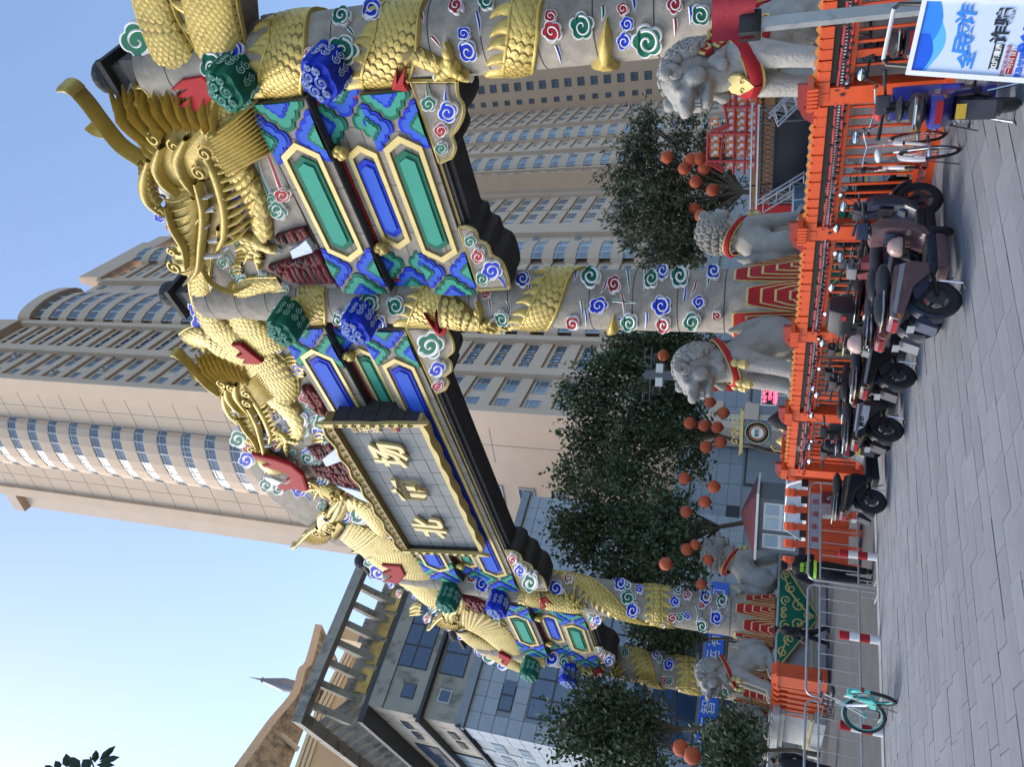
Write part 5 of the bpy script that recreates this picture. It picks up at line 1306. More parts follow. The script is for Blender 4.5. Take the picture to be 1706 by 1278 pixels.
# ---------------------------------------------------------------- concertina barriers
M_fpink=mat('faded_red_print',(.5,.2,.2),rough=.5,var=.1)
M_disp=mat('black_display',(.015,.015,.018),rough=.2,spec=.7); M_dispem=mat('lit_display',(.1,.02,.3),emit=((.35,.1,1.),2.))
M_alu=mat('brushed_panel',(.36,.38,.42),rough=.35,metal=.5,var=.05)
def folded(o_,ang,n,step,lab,head,foot='皇寺'):
    t=empty('concertina_barrier',Matrix.Translation(o_)@Rz(ang),lab,'barrier')
    u0=None
    for i in range(n):
        M_=T(i*step,0,0)
        if u0 is None:
            b=MB(); 
            b.box(-.07,.07,-.25,.25,.22,1.50); b.box(-.10,.10,-.29,.29,1.50,1.55); b.prism([(-.3,1.55),(.3,1.55),(.24,1.68),(.1,1.74),(-.1,1.74),(-.24,1.68)],-.09,.09,ax='x')
            b.prism([(-.25,.22),(.25,.22),(.33,.05),(.33,0),(-.33,0),(-.33,.05)],-.08,.08,ax='x')
            b.box(-.085,-.071,-.2,.2,.3,1.42)
            u0=b.build('upright',M_orange,t,M=M_)
            c=MB()
            for k in range(5): c.cb((.10+.0*k,-.12+.055*k,1.22),(step-.15,.018,.30))
            u1=c.build('hinge_block',M_black,t,M=M_)
            sl=MB(); 
            for k in range(6): sl.cb((step/2,-.2+.08*k,.75),(step-.16,.02,.95))
            u2=sl.build('slat_bundle',M_orange,t,M=M_)
            fp=MB().prism([(-.2,.24),(.2,.24),(.28,.08),(-.28,.08)],-.083,-.081,ax='x').build('foot_plate',M_fpink,t,M=M_)
        else:
            inst(u0,t,M_@Rz(random.uniform(-.05,.05)))
            inst(fp,t,M_)
            if i<n-1: inst(u1,t,M_); inst(u2,t,M_)
    if head=='display':
        b=MB().box(-.42,-.12,-.24,.24,.0,1.72).box(-.47,-.07,-.3,.3,1.72,1.78).box(-.44,-.1,-.27,.27,1.78,1.84).box(-.5,-.04,-.33,.33,1.84,1.9)
        hd=b.build('control_box',M_orange,t); MB().box(-.435,-.42,-.13,.13,.95,1.62).build('display',M_disp,hd); MB().box(-.44,-.436,-.09,.09,1.48,1.58).build('lit_panel',M_dispem,hd); MB().box(-.435,-.42,-.13,.13,.58,.86).build('alu_plate',M_alu,hd)
        MB().box(-.436,-.421,-.12,.12,.2,.52).build('pink_print',M_fpink,hd)
    else:
        b=MB().box(-.75,-.1,-.24,.24,.1,1.55).box(-.8,-.08,-.3,.3,1.55,1.62).prism([(-.8,1.62),(-.08,1.62),(-.2,1.76),(-.65,1.78)],-.2,.2)
        hd=b.build('control_box',M_orange,t); MB().box(-.70,-.42,-.26,-.24,.82,1.42).box(-.70,-.42,-.26,-.24,.2,.74).build('alu_plate',M_alu,hd); MB().box(-.36,-.28,-.26,-.24,.8,1.3).build('display',M_disp,hd)
        MB().box(-.74,-.11,-.235,.235,0,.1).build('skid',M_black,hd)
    return t
a=gnd(1437,775,-.1); b_=gnd(1432,948,-.1); d=b_-a; folded((a.x,a.y,-.1),math.atan2(d.y,d.x),7,.42,'orange folded concertina barrier with a lit display box, behind the last black scooter','display')
a=gnd(1381,1150,-.1); b_=gnd(1366,1240,-.1); d=b_-a; folded((a.x,a.y,-.1),math.atan2(d.y,d.x),6,.33,'orange folded concertina barrier with two grey plates, beside the turquoise bicycle','plates')
# ---------------------------------------------------------------- crowd barriers
KB=gnd(1461,985,-.1); KBM=Matrix.Translation((KB.x,KB.y,-.1))@Matrix((kd,kn,V3((0,0,1)))).transposed().to_4x4()
def barrier(x0,x1,lab):
    t=empty('crowd_barrier',KBM@T(x0,0,0),lab,'barrier','grey steel crowd barriers along the kerb'); L=x1-x0; r=.14
    p=[(0,0,.02),(0,0,1.28-r)]+[(r-r*cos(a),0,1.28-r+r*sin(a)) for a in (.4,.8,1.2,PI/2)]+[(L-r+r*sin(a),0,1.28-r+r*cos(a)) for a in (0,.4,.8,1.2)]+[(L,0,1.28-r),(L,0,.02)]
    MB().tube(p,.022,8).build('frame',M_galv,t,smooth=True)
    MB().tube([(0,0,1.05),(L,0,1.05)],.018,6).build('rail',M_galv,t,smooth=True); MB().tube([(0,0,.33),(L,0,.33)],.02,6).build('rail',M_galv,t,smooth=True)
    n=int(L/.27); q=None
    for i in range(1,n):
        M_=T(L*i/n,0,0)
        if q is None: q=MB().tube([(0,0,.33),(0,0,1.05)],.009,5).build('bar',M_galv,t,M=M_)
        else: inst(q,t,M_)
    for x_ in (.12,L-.12): MB().tube([(x_,-.25,.012),(x_,.25,.012)],.016,6).tube([(x_,0,.01),(x_,0,.33)],.014,6).build('foot',M_galv,t)
    return t
bA=barrier(.06,2.35,'steel crowd barrier with a printed name strip and metal box before the officer')
bB=barrier(-2.25,-.04,'grey steel crowd barrier in the middle, between the officer and the turquoise bicycle'); barrier(-4.6,-2.33,'grey steel crowd barrier at the left edge, beyond the turquoise bicycle')
s0,s1=2.05-.06,.75-.06
sgn=MB().box(s1,s0,-.03,-.022,1.07,1.26).build('name_strip',mat('grey_board',(.3,.32,.36),rough=.5),bA)
for i,ch in enumerate('皇寺庙会'): text3d(ch,.15,T(s1+.2+.3*i,-.034,1.16)@Rx(PI/2),'strip_character',M_red,sgn,depth=.002,bold=.002)
bx=MB().box(1.45,1.72,-.12,.04,.74,1.04).build('metal_box',M_galv,bA); MB().box(1.72,2.02,-.10,.04,.76,1.03).build('maroon_box',mat('maroon_plate',(.13,.03,.04),rough=.4),bA)
MB().torus((1.86,-.12,.9),.035,.008,'y',12,5).build('pull_ring',M_chrome,bA)
# ---------------------------------------------------------------- bollards
for i,(x,y) in enumerate(((1461,929),(1466,1068),(1472,1222))):
    g0=gnd(x,y,0); t=empty('bollard',T(g0.x,g0.y,0),['red and white striped bollard on the kerb right in front of the officer','red and white striped bollard on the kerb between the officer and the turquoise bicycle','red and white striped bollard on the kerb to the left of the turquoise bicycle'][i],'bollard','striped bollards on the kerb')
    h=.68; M_bw=wear(mat('bollard_white',(.7,.7,.68),rough=.5),(.3,.28,.25),scale=9,lo=.6,hi=.7,amt=.6)
    MB().lathe([(.075,0),(.075,h*.25)],18).build('white_band',M_bw,t); MB().lathe([(.076,h*.25),(.076,h*.5)],18).build('red_band',M_red,t)
    MB().lathe([(.075,h*.5),(.075,h*.75)],18).build('white_band',M_bw,t); MB().lathe([(.076,h*.75),(.076,h*.99),(.06,h),(0,h+.003)],18).build('red_band',M_red,t)
# ---------------------------------------------------------------- two-wheelers
def wheel(parent,x,z,r,tw,name='wheel',spokes=0,M=Matrix(),rim=M_fdark,yaw=0):
    w_=MB().torus((0,0,0),r-tw,tw,'y',32,10).build(name,M_rubber,parent,smooth=True,ang=80,M=M@T(x,0,z)@Rz(yaw))
    b=MB().torus((0,0,0),r-tw*2.0,tw*.35,'y',32,6)
    if spokes: 
        for i in range(spokes): a=2*PI*i/spokes; b.tube([(.02*cos(a),.02*(-1)**i,.02*sin(a)),((r-tw*2)*cos(a+.15),0,(r-tw*2)*sin(a+.15))],.0022,3)
        b.cyl((0,0),.025,-.05,.05,12,M=Rx(PI/2))
    else:
        for i in range(5): a=2*PI*i/5; b.tube([(.03*cos(a),0,.03*sin(a)),((r-tw*2.2)*cos(a),0,(r-tw*2.2)*sin(a))],[.028,.014],6)
        b.cyl((0,0),.07,-.05,.05,16,M=Rx(PI/2)); b.cyl((0,0),.10,.045,.052,20,M=Rx(PI/2))
    b.build('rim',rim,w_,smooth=True,ang=40); return w_
def bevelled(b,name,m,parent,w_=.012,**k):
    o=b.build(name,m,parent,**k); bm=bmesh.new(); bm.from_mesh(o.data); bmesh.ops.remove_doubles(bm,verts=bm.verts[:],dist=1e-5)
    es=[e for e in bm.edges if len(e.link_faces)==2 and e.calc_face_angle(0)>.45]
    bmesh.ops.bevel(bm,geom=es,offset=w_,segments=2,affect='EDGES',profile=.6); bm.to_mesh(o.data); bm.free()
    o.data.polygons.foreach_set('use_smooth',[True]*len(o.data.polygons)); o.data.set_sharp_from_angle(angle=R(35)); return o
M_seat=mat('seat_vinyl',(.022,.024,.028),rough=.5,var=.2,bump=.2)
M_lens=mat('lamp_lens',(.6,.65,.7),rough=.1,spec=.8); M_rlens=mat('red_lens',(.35,.02,.03),rough=.15,spec=.8); M_yplate=mat('yellow_plate',(.65,.42,.05),rough=.5)
M_mirror=mat('mirror_glass',(.7,.75,.8),rough=.03,metal=1)
paintn=0; M_plate=mat('dull_plate',(.28,.29,.3),rough=.5)
def scooter(rear,yaw,col,lab,box=False,basket=False,seat2=False,steer=0,screen=False,rack=False,plate=None,wh=.26,cat='scooter',trim=None,mopedlike=False,helmet=None,sticker=None,lean=.0):
    global paintn; paintn+=1
    P=mat('scooter_paint_%d'%paintn,col,rough=.28,var=.06,coat=.5,scale=2)
    Q=mat('scooter_trim_%d'%paintn,trim or (.03,.03,.035),rough=.45,var=.15)
    t=empty('scooter',T(rear[0],rear[1],0)@Rz(yaw)@Rx(lean),lab,cat,'scooters and bicycles parked along the fence')
    z=wh; rw=wheel(t,0,z,wh,.062,'rear_wheel'); 
    # steering assembly turned about the head
    SM=T(1.12,0,.6)@Rz(steer)@T(-1.12,0,-.6)
    wheel(t,1.22,z,wh,.055,'front_wheel',M=SM)
    b=MB().tube([(1.22,.075,z),(1.13,.075,.62),(1.06,.0,.80)],.018,6).tube([(1.22,-.075,z),(1.13,-.075,.62),(1.06,.0,.80)],.018,6).tube([(1.06,0,.78),(.98,0,1.02)],.03,8)
    b.build('fork',M_black,t,M=SM,smooth=True)
    b=MB(); 
    for s in (1,-1): b.tube([(.99,0,1.03),(1.0,.14*s,1.05),(.93,.30*s,1.08)],.014,8)
    hb=b.build('handlebar',M_black,t,M=SM,smooth=True)
    for s in (1,-1):
        MB().tube([(.955,.22*s,1.065),(.90,.36*s,1.085)],.021,8).build('grip',M_rubber,hb,smooth=True)
        MB().tube([(.99,.2*s,1.08),(1.03,.25*s,1.2),(1.02,.30*s,1.27)],.007,5).build('mirror_stem',M_black,hb)
        mm=T(1.02,.33*s,1.30)@Rz(.25*s)
        MB().ell((0,0,0),(.02,.075,.045),14,8).build('mirror_shell',M_black,hb,M=mm,smooth=True); MB().ell((-.008,0,0),(.016,.066,.038),14,8).build('mirror',M_mirror,hb,M=mm,smooth=True)
        MB().tube([(.985,.2*s,1.075),(1.05,.33*s,1.075)],.006,5).build('brake_lever',M_chrome,hb)
    bevelled(MB().prism([(.93,1.0),(1.06,.98),(1.14,1.06),(1.08,1.13),(.95,1.12)],-.10,.10),'meter_cowl',Q,t,M=SM)
    MB().ell((1.13,0,1.0 if mopedlike else .93),(.06,.085,.07),14,8).build('headlight',M_lens,t,M=SM,smooth=True)
    # leg shield and floor
    bevelled(MB().prism([(1.10,.98),(1.20,.86),(1.18,.62),(1.06,.36),(.92,.30),(.90,.36),(1.0,.50),(1.03,.78),(1.0,.95)],-.17,.17),'leg_shield',P,t,.02)
    bevelled(MB().prism([(.42,.25),(.95,.25),(1.0,.32),(.95,.35),(.42,.35)],-.15,.15),'floorboard',Q,t)
    bevelled(MB().prism([(.40,.12),(.92,.14),(.95,.25),(.40,.25)],-.16,.16),'battery_panel',P if not mopedlike else Q,t,.015)
    bevelled(MB().prism([(.47,.33),(.50,.55),(.42,.72),(-.05,.78),(-.38,.80),(-.42,.70),(-.20,.60),(.10,.52),(.30,.34)],-.15,.15),'rear_panel',P,t,.025)
    b=MB().prism([(.30,.34),(.30,.5),(.05,.54),(-.1,.50),(.1,.36)],-.11,.11); bevelled(b,'inner_cover',Q,t)
    s_=MB(); s_.ell((.26,0,.83),(.30,.15,.085),18,9); s_.ell((-.15,0,.87),(.27,.135,.075),18,9); s_.ell((.08,0,.83),(.3,.14,.06),14,7); blob('seat',s_,.02,M_seat,t,it=2)
    # mudguards
    for (cx,mtx,nm,a0,a1) in ((1.22,SM,'front_fender',.2,2.6),(0,Matrix(),'rear_fender',.9,3.3)):
        vs=[];fs=[];n=14
        for i in range(n+1):
            a=a0+(a1-a0)*i/n
            for (dy,rr) in ((-.075,.02),(-.05,.045),(.05,.045),(.075,.02)): vs.append((cx+(wh+rr)*cos(a),dy,z+(wh+rr)*sin(a)))
        for i in range(n):
            for j in range(3): fs.append((i*4+j,i*4+j+1,i*4+j+5,i*4+j+4))
        MB().add(vs,fs).build(nm,P if nm[0]=='f' else Q,t,M=mtx,smooth=True)
    MB().box(-.43,-.39,-.10,.10,.70,.76).build('tail_light',M_rlens,t)
    pl=MB().box(-.46,-.452,-.065,.065,.52,.60).build('number_plate',M_yplate if plate=='y' else M_plate,t)
    MB().prism([(-.30,.46),(-.40,.52),(-.50,.30),(-.46,.28)],-.08,.08).build('mud_flap',Q,t)
    b=MB().tube([(0,.09,z),(.35,.09,.30)],.022,6).tube([(0,-.09,z),(.35,-.09,.30)],.022,6); b.build('swing_arm',M_black,t)
    b=MB().tube([(.02+.0,.11,z+.03),(-.05,.11,.56)],.012,6)
    b.tube([(.02-.07*k/30+.028*cos(k*1.1),.11+.028*sin(k*1.1),z+.06+.22*k/30) for k in range(31)],.006,4); b.build('shock_absorber',M_chrome,t)
    b=MB().tube([(.2,.12,.24),(.12,.17,.01),(.02,.2,.012)],.012,6).tube([(.2,-.12,.24),(.12,-.17,.01),(.02,-.2,.012)],.012,6).tube([(.12,-.17,.012),(.12,.17,.012)],.01,6); b.build('centre_stand',M_chrome,t)
    MB().tube([(.4,.14,.18),(.52,.2,.02)],.01,5).build('side_stand',M_black,t)
    for s in (1,-1):
        MB().prism([(.44,.60),(.42,.66),(-.3,.76),(-.36,.73)],.152*s,.158*s).build('side_stripe',M_chrome if paintn%3==0 else M_plate,t)
        MB().tube([(.5,.15*s,.30),(.5,.24*s,.30)],.014,6).build('foot_peg',M_black,t)
        MB().ell((-.36,.13*s,.70),(.05,.025,.03),10,6).build('indicator',mat('amber_lens',(.6,.2,.02),rough=.2),t,smooth=True)
    MB().tube([(.02,.13,.84),(-.3,.155,.86),(-.42,.1,.87),(-.42,-.1,.87),(-.3,-.155,.86),(.02,-.13,.84)],.012,6).build('grab_rail',M_chrome if paintn%2 else M_black,t,smooth=True)
    MB().prism([(.42,.335),(.42,.352),(.93,.352),(.93,.335)],-.13,.13).build('foot_mat',M_rubber,t)
    MB().box(.985,1.0,-.10,.10,.62,.80).tube([(.97,0,.78),(.93,0,.74),(.95,0,.70)],.008,5).build('glove_box',Q,t)
    b=MB()
    for i in range(3): b.tube([(.3+.05*i,.13+.02*i,.4),(.5,.14,.5-.05*i),(.8,.12,.4+.1*i),(1.02,.08,.75+.05*i)],.006,4)
    tag(b.build('cables',M_black,t),kind='stuff')
    if rack: MB().tube([(0,.12,.88),(-.42,.13,.92),(-.5,.08,.93),(-.5,-.08,.93),(-.42,-.13,.92),(0,-.12,.88)],.011,6).tube([(-.2,.13,.9),(-.2,-.13,.9)],.009,5).tube([(-.36,.13,.92),(-.36,-.13,.92)],.009,5).build('rear_rack',M_chrome,t,smooth=True)
    if box: 
        o=bevelled(MB().prism([(-.62,.95),(-.24,.95),(-.20,1.12),(-.26,1.30),(-.58,1.30),(-.66,1.12)],-.22,.22),'top_box',M_seat,t,.04); MB().box(-.665,-.62,-.17,-.08,1.06,1.12).build('box_reflector',M_rlens,o)
    if basket:
        b=MB()
        for zz in (.88,.97,1.06): b.tube([(1.16,.15,zz),(1.42,.14,zz),(1.42,-.14,zz),(1.16,-.15,zz),(1.16,.15,zz)],.006,4)
        for k in range(7): yy=-.14+.047*k; b.tube([(1.42,yy,1.06),(1.40,yy,.86),(1.16,yy,.86)],.004,4)
        for k in range(5): xx=1.18+.055*k; b.tube([(xx,.15,1.06),(xx,.14,.86),(xx,-.14,.86),(xx,-.15,1.06)],.004,4)
        b.build('front_basket',M_black,t,M=SM)
    if screen: 
        b=MB().prism([(1.08,1.05),(1.12,1.05),(1.02,1.42),(.99,1.42)],-.16,.16); bevelled(b,'windscreen',mat('smoked_screen',(.25,.28,.3),rough=.1),t,M=SM)
    if seat2: MB().tube([(.3,.0,.8),(.3,0,1.0),(.2,0,1.12)],.03,6).ell((.22,0,.98),(.14,.13,.04),12,6).build('child_seat',M_seat,t,smooth=True)
    if sticker:
        st=MB().prism([(.40,.70),(-.22,.77),(-.12,.62),(.10,.54),(.36,.50)],-.158,-.152).build('white_sticker',M_white,t)
        text3d(sticker,.115,T(.08,-.160,.65)@Rx(PI/2)@Ry(.06),'sticker_lettering',M_black,st,depth=.001,bold=.004,shear=.15)
    return t
def helmet(loc,col,lab,yaw=0.):
    t=empty('helmet',T(*loc)@Rz(yaw),lab,'helmet')
    P=mat('helmet_'+lab[:4].strip(),col,rough=.25,coat=.5,var=.05)
    MB().lathe([(0,.15),(.06,.142),(.11,.10),(.13,.03),(.128,-.03),(.12,-.04)],22).build('shell',P,t,smooth=True); MB().lathe([(.131,-.035),(.134,-.028),(.134,-.015),(.131,-.01)],22).build('edge_trim',M_black,t)
    b=MB(); b.tube([(.05,.115,-.03),(.04,.06,-.12),(.04,-.06,-.12),(.05,-.115,-.03)],.008,5); b.build('strap',M_black,t); MB().prism([(.125,-.03),(.16,-.12),(.15,-.13),(.11,-.04)],-.09,.09).build('visor',mat('visor_smoke',(.2,.2,.2),rough=.1),t)
def tang(p,y): return (p.x,p.y)
g7=gnd(1603,500); f7=gnd(1590,380); a7=math.atan2(f7.y-g7.y,f7.x-g7.x)
scooter((g7.x,g7.y),a7,(.13,.075,.08),'dusty pink electric scooter in front, rear wheel on its chrome stand',steer=.9,trim=(.02,.03,.06),wh=.275)
f5=gnd(1572,330); a5=R(24); scooter((f5.x-1.22*cos(a5),f5.y-1.22*sin(a5)),a5,(.022,.03,.055),'dark blue black scooter with a fat front wheel, behind the pink scooter',trim=(.02,.02,.025),wh=.30,mopedlike=True,steer=.1)
g=gnd(1568,540); scooter((g.x,g.y),R(38),(.25,.05,.06),'red and grey scooter with a pink helmet on its tail',trim=(.15,.15,.16),basket=True,rack=True)
g=gnd(1538,505); scooter((g.x+.1,g.y+.35),R(45),(.02,.02,.024),'black scooter carrying a big black top box',box=True,rack=True)
g=gnd(1527,628); scooter((g.x,g.y),R(42),(.018,.018,.02),'black utility scooter with a chrome stand, left of the pink scooter',basket=True,mopedlike=True,rack=True)
g=gnd(1512,640); scooter((g.x-.05,g.y+.75),R(48),(.14,.13,.05),'black scooter with yellow fork flashes and a grey capped seat',trim=(.02,.02,.02),steer=-.3)
g=gnd(1506,718); scooter((g.x,g.y),R(43),(.03,.03,.033),'black scooter with a white lettered sticker on its side',sticker='Memory',rack=True,trim=(.02,.02,.02))
g=gnd(1487,735); scooter((g.x-.15,g.y+.35),R(80),(.05,.052,.055),'grey black scooter seen from behind with a small yellow plate',screen=False,plate='y',rack=True)
g=gnd(1478,838); scooter((g.x,g.y),R(40),(.02,.022,.03),'black scooter furthest left, next to the metal box on the barrier',rack=True,trim=(.02,.02,.025))
g=gnd(1700,172); scooter((g.x,g.y),R(66),(.03,.03,.25),'blue scooter with a wide red tail light and yellow plate, beside the standing poster',plate='y',wh=.25,rack=True,seat2=True,trim=(.03,.03,.04))
g=gnd(1640,40); scooter((g.x,g.y+.3),R(70),(.015,.015,.017),'black scooter with an oval screen half hidden behind the standing poster',screen=True,trim=(.015,.015,.017))
for (x_,y_,a_,c_,l_,kw) in ((1548,420,30,(.02,.022,.026),'black scooter with a wire basket between the blue black and the pink scooters',dict(basket=True,trim=(.015,.015,.02))),
    (1520,470,52,(.03,.03,.035),'dark scooter with a small screen tucked behind the top box scooter',dict(screen=True,mopedlike=True)),
    (1500,570,50,(.018,.018,.02),'black moped by the fence behind the black utility scooter',dict(mopedlike=True,rack=True)),
    (1490,690,55,(.02,.02,.022),'black scooter behind the one with the white sticker',dict(basket=True))):
    g=gnd(x_,y_); scooter((g.x+.1,g.y+.1),R(a_),c_,l_,**kw)
h7=T(g7.x,g7.y,0)@Rz(a7); p=h7@V3((.86,0,.62)); helmet((p.x,p.y,p.z),(.42,.27,.24),'pink and white helmet resting in front of the leg shield of the pink scooter',a7+PI/2)
g=gnd(1568,540); p=T(g.x,g.y,0)@Rz(R(38))@V3((-.4,0,.99)); helmet((p.x,p.y,p.z),(.5,.32,.28),'rose coloured helmet strapped to the rear rack of the red and grey scooter',R(200))
g=gnd(1487,735); p=T(g.x-.15,g.y+.35,0)@Rz(R(80))@V3((-.1,0,1.06))
t=empty('black_cap',T(p.x,p.y,p.z-.06)@Rz(2.),'black cap with a red badge lying on the scooter with the cream plate','cap')
MB().lathe([(.10,0),(.11,.04),(.09,.09),(.03,.115),(0,.118)],18).build('crown',M_cloth,t,smooth=True); MB().prism([(.07,-.08),(.17,-.06),(.19,0),(.17,.06),(.07,.08)],0,.01,ax='z').build('peak',M_cloth,t); MB().ell((.105,0,.05),(.01,.03,.025),10,6).build('badge',M_red,t)
# ---- bicycles
def bicycle(rear,yaw,frame,lab,wh=.33,basket=False,tyre=M_rubber,rimc=None,fender=None,step=True,seatc=None,bag=None,steer=0.,lean=.06,sp=24,wt=.02):
    t=empty('bicycle',T(rear[0],rear[1],0)@Rz(yaw)@Rx(lean),lab,'bicycle','scooters and bicycles parked along the fence')
    F=mat('cycle_frame_'+lab[:5],frame,rough=.35,metal=.1,coat=.3,var=.05); rc=rimc or M_chrome
    SM=T(.98,0,.6)@Rz(steer)@T(-.98,0,-.6)
    wheel(t,0,wh,wh,wt,'rear_wheel',spokes=sp,rim=rc); wheel(t,1.08,wh,wh,wt,'front_wheel',spokes=sp,rim=rc,M=SM)
    bb_=(.45,0,.28); st=(.30,0,.72); hd=(.90,0,.78); hd2=(.95,0,.62)
    b=MB().tube([bb_,st],.017,8).tube([bb_,(.62,0,.36),hd2],.022,8).tube([hd,hd2],.022,8)
    if not step: b.tube([st,hd],.017,8)
    for s in (1,-1): b.tube([bb_,(0,.06*s,wh)],.011,6).tube([st,(0,.06*s,wh)],.010,6)
    b.build('frame',F,t,smooth=True)
    b=MB()
    for s in (1,-1): b.tube([(1.08,.055*s,wh),(.97,.045*s,.62)],.012,6)
    b.tube([hd2,(.86,0,.98)],.014,8); b.build('fork',F,t,M=SM,smooth=True)
    b=MB()
    for s in (1,-1): b.tube([(.86,0,.99),(.88,.12*s,1.02),(.80,.26*s,1.05),(.68,.29*s,1.04)],.011,7)
    hb=b.build('handlebar',M_chrome,t,M=SM,smooth=True)
    for s in (1,-1): MB().tube([(.78,.27*s,1.05),(.66,.292*s,1.038)],.017,8).build('grip',M_rubber,hb,smooth=True); MB().tube([(.84,.22*s,1.03),(.76,.24*s,.99)],.005,4).build('brake_lever',M_chrome,hb)
    b=MB().tube([st,(.27,0,.86)],.013,6); b.build('seat_post',M_chrome,t)
    s_=MB(); s_.ell((.22,0,.90),(.13,.10,.045),14,8); s_.ell((.36,0,.90),(.12,.04,.035),12,7); blob('saddle',s_,.014,seatc or M_seat,t,it=2)
    b=MB()
    for s in (1,-1): 
        b.tube([(.45,.03*s,.28),(.45,.07*s,.28),(.45+.14*s,.075*s,.24-.08*s)],.009,6); b.cb((.45+.14*s,.12*s,.24-.08*s),(.09,.08,.02))
    b.torus((.45,.05,.28),.085,.006,'y',24,4); b.build('crank',M_black,t)
    for (cx,M_,nm,a0,a1) in ((0,Matrix(),'rear_fender',.6,2.9),(1.08,SM,'front_fender',.5,2.5)):
        vs=[];fs=[];n=14
        for i in range(n+1):
            a=a0+(a1-a0)*i/n
            for (dy,rr) in ((-.03,.012),(0,.026),(.03,.012)): vs.append((cx+(wh+rr)*cos(a),dy,wh+(wh+rr)*sin(a)))
        for i in range(n):
            for j in range(2): fs.append((i*3+j,i*3+j+1,i*3+j+4,i*3+j+3))
        MB().add(vs,fs).build(nm,fender or M_chrome,t,M=M_,smooth=True)
    MB().tube([(.0,.1,wh),(-.12,.16,.01)],.008,5).build('kick_stand',M_black,t)
    if basket:
        b=MB(); 
        for zz in (.82,.90,.98): b.tube([(.98,.15,zz),(1.22,.13,zz),(1.22,-.13,zz),(.98,-.15,zz),(.98,.15,zz)],.006,4)
        for k in range(7): yy=-.13+.043*k; b.tube([(1.22,yy,.98),(1.20,yy,.80),(.98,yy,.80)],.005,4)
        for k in range(5): xx=1.0+.05*k; b.tube([(xx,.145,.98),(xx,.13,.80),(xx,-.13,.80),(xx,-.145,.98)],.005,4)
        b.build('basket',M_black,t,M=SM)
    return t
M_turq=mat('turquoise_plastic',(.10,.50,.44),rough=.35,var=.05)
a=gnd(1494,1168); b_=gnd(1470,1212); dd=b_-a
a=gnd(1494,1173); tq=bicycle((a.x,a.y),R(122),(.72,.74,.74),'turquoise and white shared bicycle standing by the kerb at the left',wh=.33,basket=True,fender=M_turq,rimc=M_turq,steer=.8,sp=8,wt=.03)
MB().prism([(.10,.42),(.42,.32),(.44,.24),(.0,.28),(-.14,.36),(-.05,.56)],.055,.085).build('chain_case',M_turq,tq); MB().cb((-.02,0,.66),(.16,.10,.09)).build('lock_box',M_turq,tq); MB().cb((-.36,0,.52),(.02,.07,.05)).build('rear_reflector',M_rlens,tq)
g=gnd(1600,248); bicycle((g.x,g.y),R(62),(.55,.57,.6),'silver city bicycle with a pale saddle and pale rear fender beside the orange fence',wh=.34,seatc=mat('pale_saddle_cover',(.55,.56,.58),rough=.5),fender=mat('pale_fender',(.5,.5,.5),rough=.4),lean=-.08)
g=gnd(1560,290); bicycle((g.x+.2,g.y+.4),R(75),(.35,.03,.03),'red bicycle with white rims squeezed behind the silver bicycle',wh=.32,basket=False,rimc=M_white,fender=M_white)
g=gnd(1640,215); bicycle((g.x+.25,g.y+.25),R(66),(.5,.52,.55),'grey bicycle with black and orange saddle bag beside the blue scooter',wh=.33)
p=g; t=empty('saddle_cover',T(g.x+.55,g.y+.75,.98),'red padded cover with an orange mark on the bicycle by the blue scooter','saddle cover'); MB().ell((0,0,0),(.13,.10,.07),14,8).build('pad',mat('red_pad',(.45,.03,.04),rough=.6,bump=.3),t,smooth=True)
# ---------------------------------------------------------------- standing poster
tl=gnd(1700,200); PD=4.75
cTL=ray(1519,116); 
def at_z(x,y,dist): v=ray(x,y); t=dist/v.dot(fwd); return V3((0,0,CZ))+v*t
A=at_z(1519,116,4.9); B=at_z(1545,3,4.7); Cc=at_z(1706,156,4.55)
ex=(B-A).normalized(); dn=(Cc-A); dn=(dn-ex*dn.dot(ex)).normalized(); W_=(B-A).length*1.02; H_=1.0
nrm=ex.cross(-dn); PM=Matrix.Translation(A)@Matrix((ex,nrm*-1,-dn)).transposed().to_4x4()   # x right, -y towards viewer?, z up
if (PM.to_3x3()@V3((0,-1,0))).dot(V3((0,0,CZ))-A)<0: PM=Matrix.Translation(A)@Matrix((ex,nrm,-dn)).transposed().to_4x4()
ps=empty('poster_stand',PM,'white framed standing poster in blue and white at the near right corner','sign')
M_pw=mat('poster_white',(.55,.63,.78),rough=.35,var=.03); M_pb1=mat('poster_blue',(.03,.22,.75),rough=.35,var=.03); M_pb2=mat('poster_sky_blue',(.10,.42,.80),rough=.35,var=.03); M_pb3=mat('poster_deep_blue',(.01,.10,.62),rough=.35)
MB().box(0,W_,0,.01,-H_,0).build('poster_sheet',M_pw,ps)
b=MB()
for q in ((-.03,0,-H_-.03,.03),(W_,W_+.03,-H_-.03,.03)): b.box(q[0],q[1],-.014,.022,q[2],q[3])
b.box(0,W_,-.0135,.0215,0,.03); b.box(0,W_,-.0135,.0215,-H_-.03,-H_); b.build('frame',M_white,ps)
def wave(z0,a,ph): return [(W_*i/24,z0+a*sin(ph+i/24*5.0)) for i in range(25)]
MB().prism(wave(-.11,.05,2.6)+[(W_,0),(0,0)],-.0012,-.0004).build('print_wave',M_pb2,ps)
MB().prism(wave(-.075,.04,1.2)+[(W_,0),(0,0)],-.0020,-.0013).build('print_wave',M_pb1,ps)
P3=wave(-.05,.05,3.4); MB().prism([(x_,z_) for x_,z_ in P3[:14]]+[(W_*13/24,0),(0,0)],-.0028,-.0021).build('print_wave',M_pb3,ps)
u=W_/8
for i,(ch,dz,sz) in enumerate((('全',-.04,.10),('民',.0,.115),('反',.01,.09),('诈',.02,.115))):
    text3d(ch,sz*1.02,T(u*(1.5+1.65*i),-.004,-.27+dz)@Rx(PI/2)@Ry(-.05),'poster_title',M_pb1,ps,depth=.002,bold=.003,shear=.1)
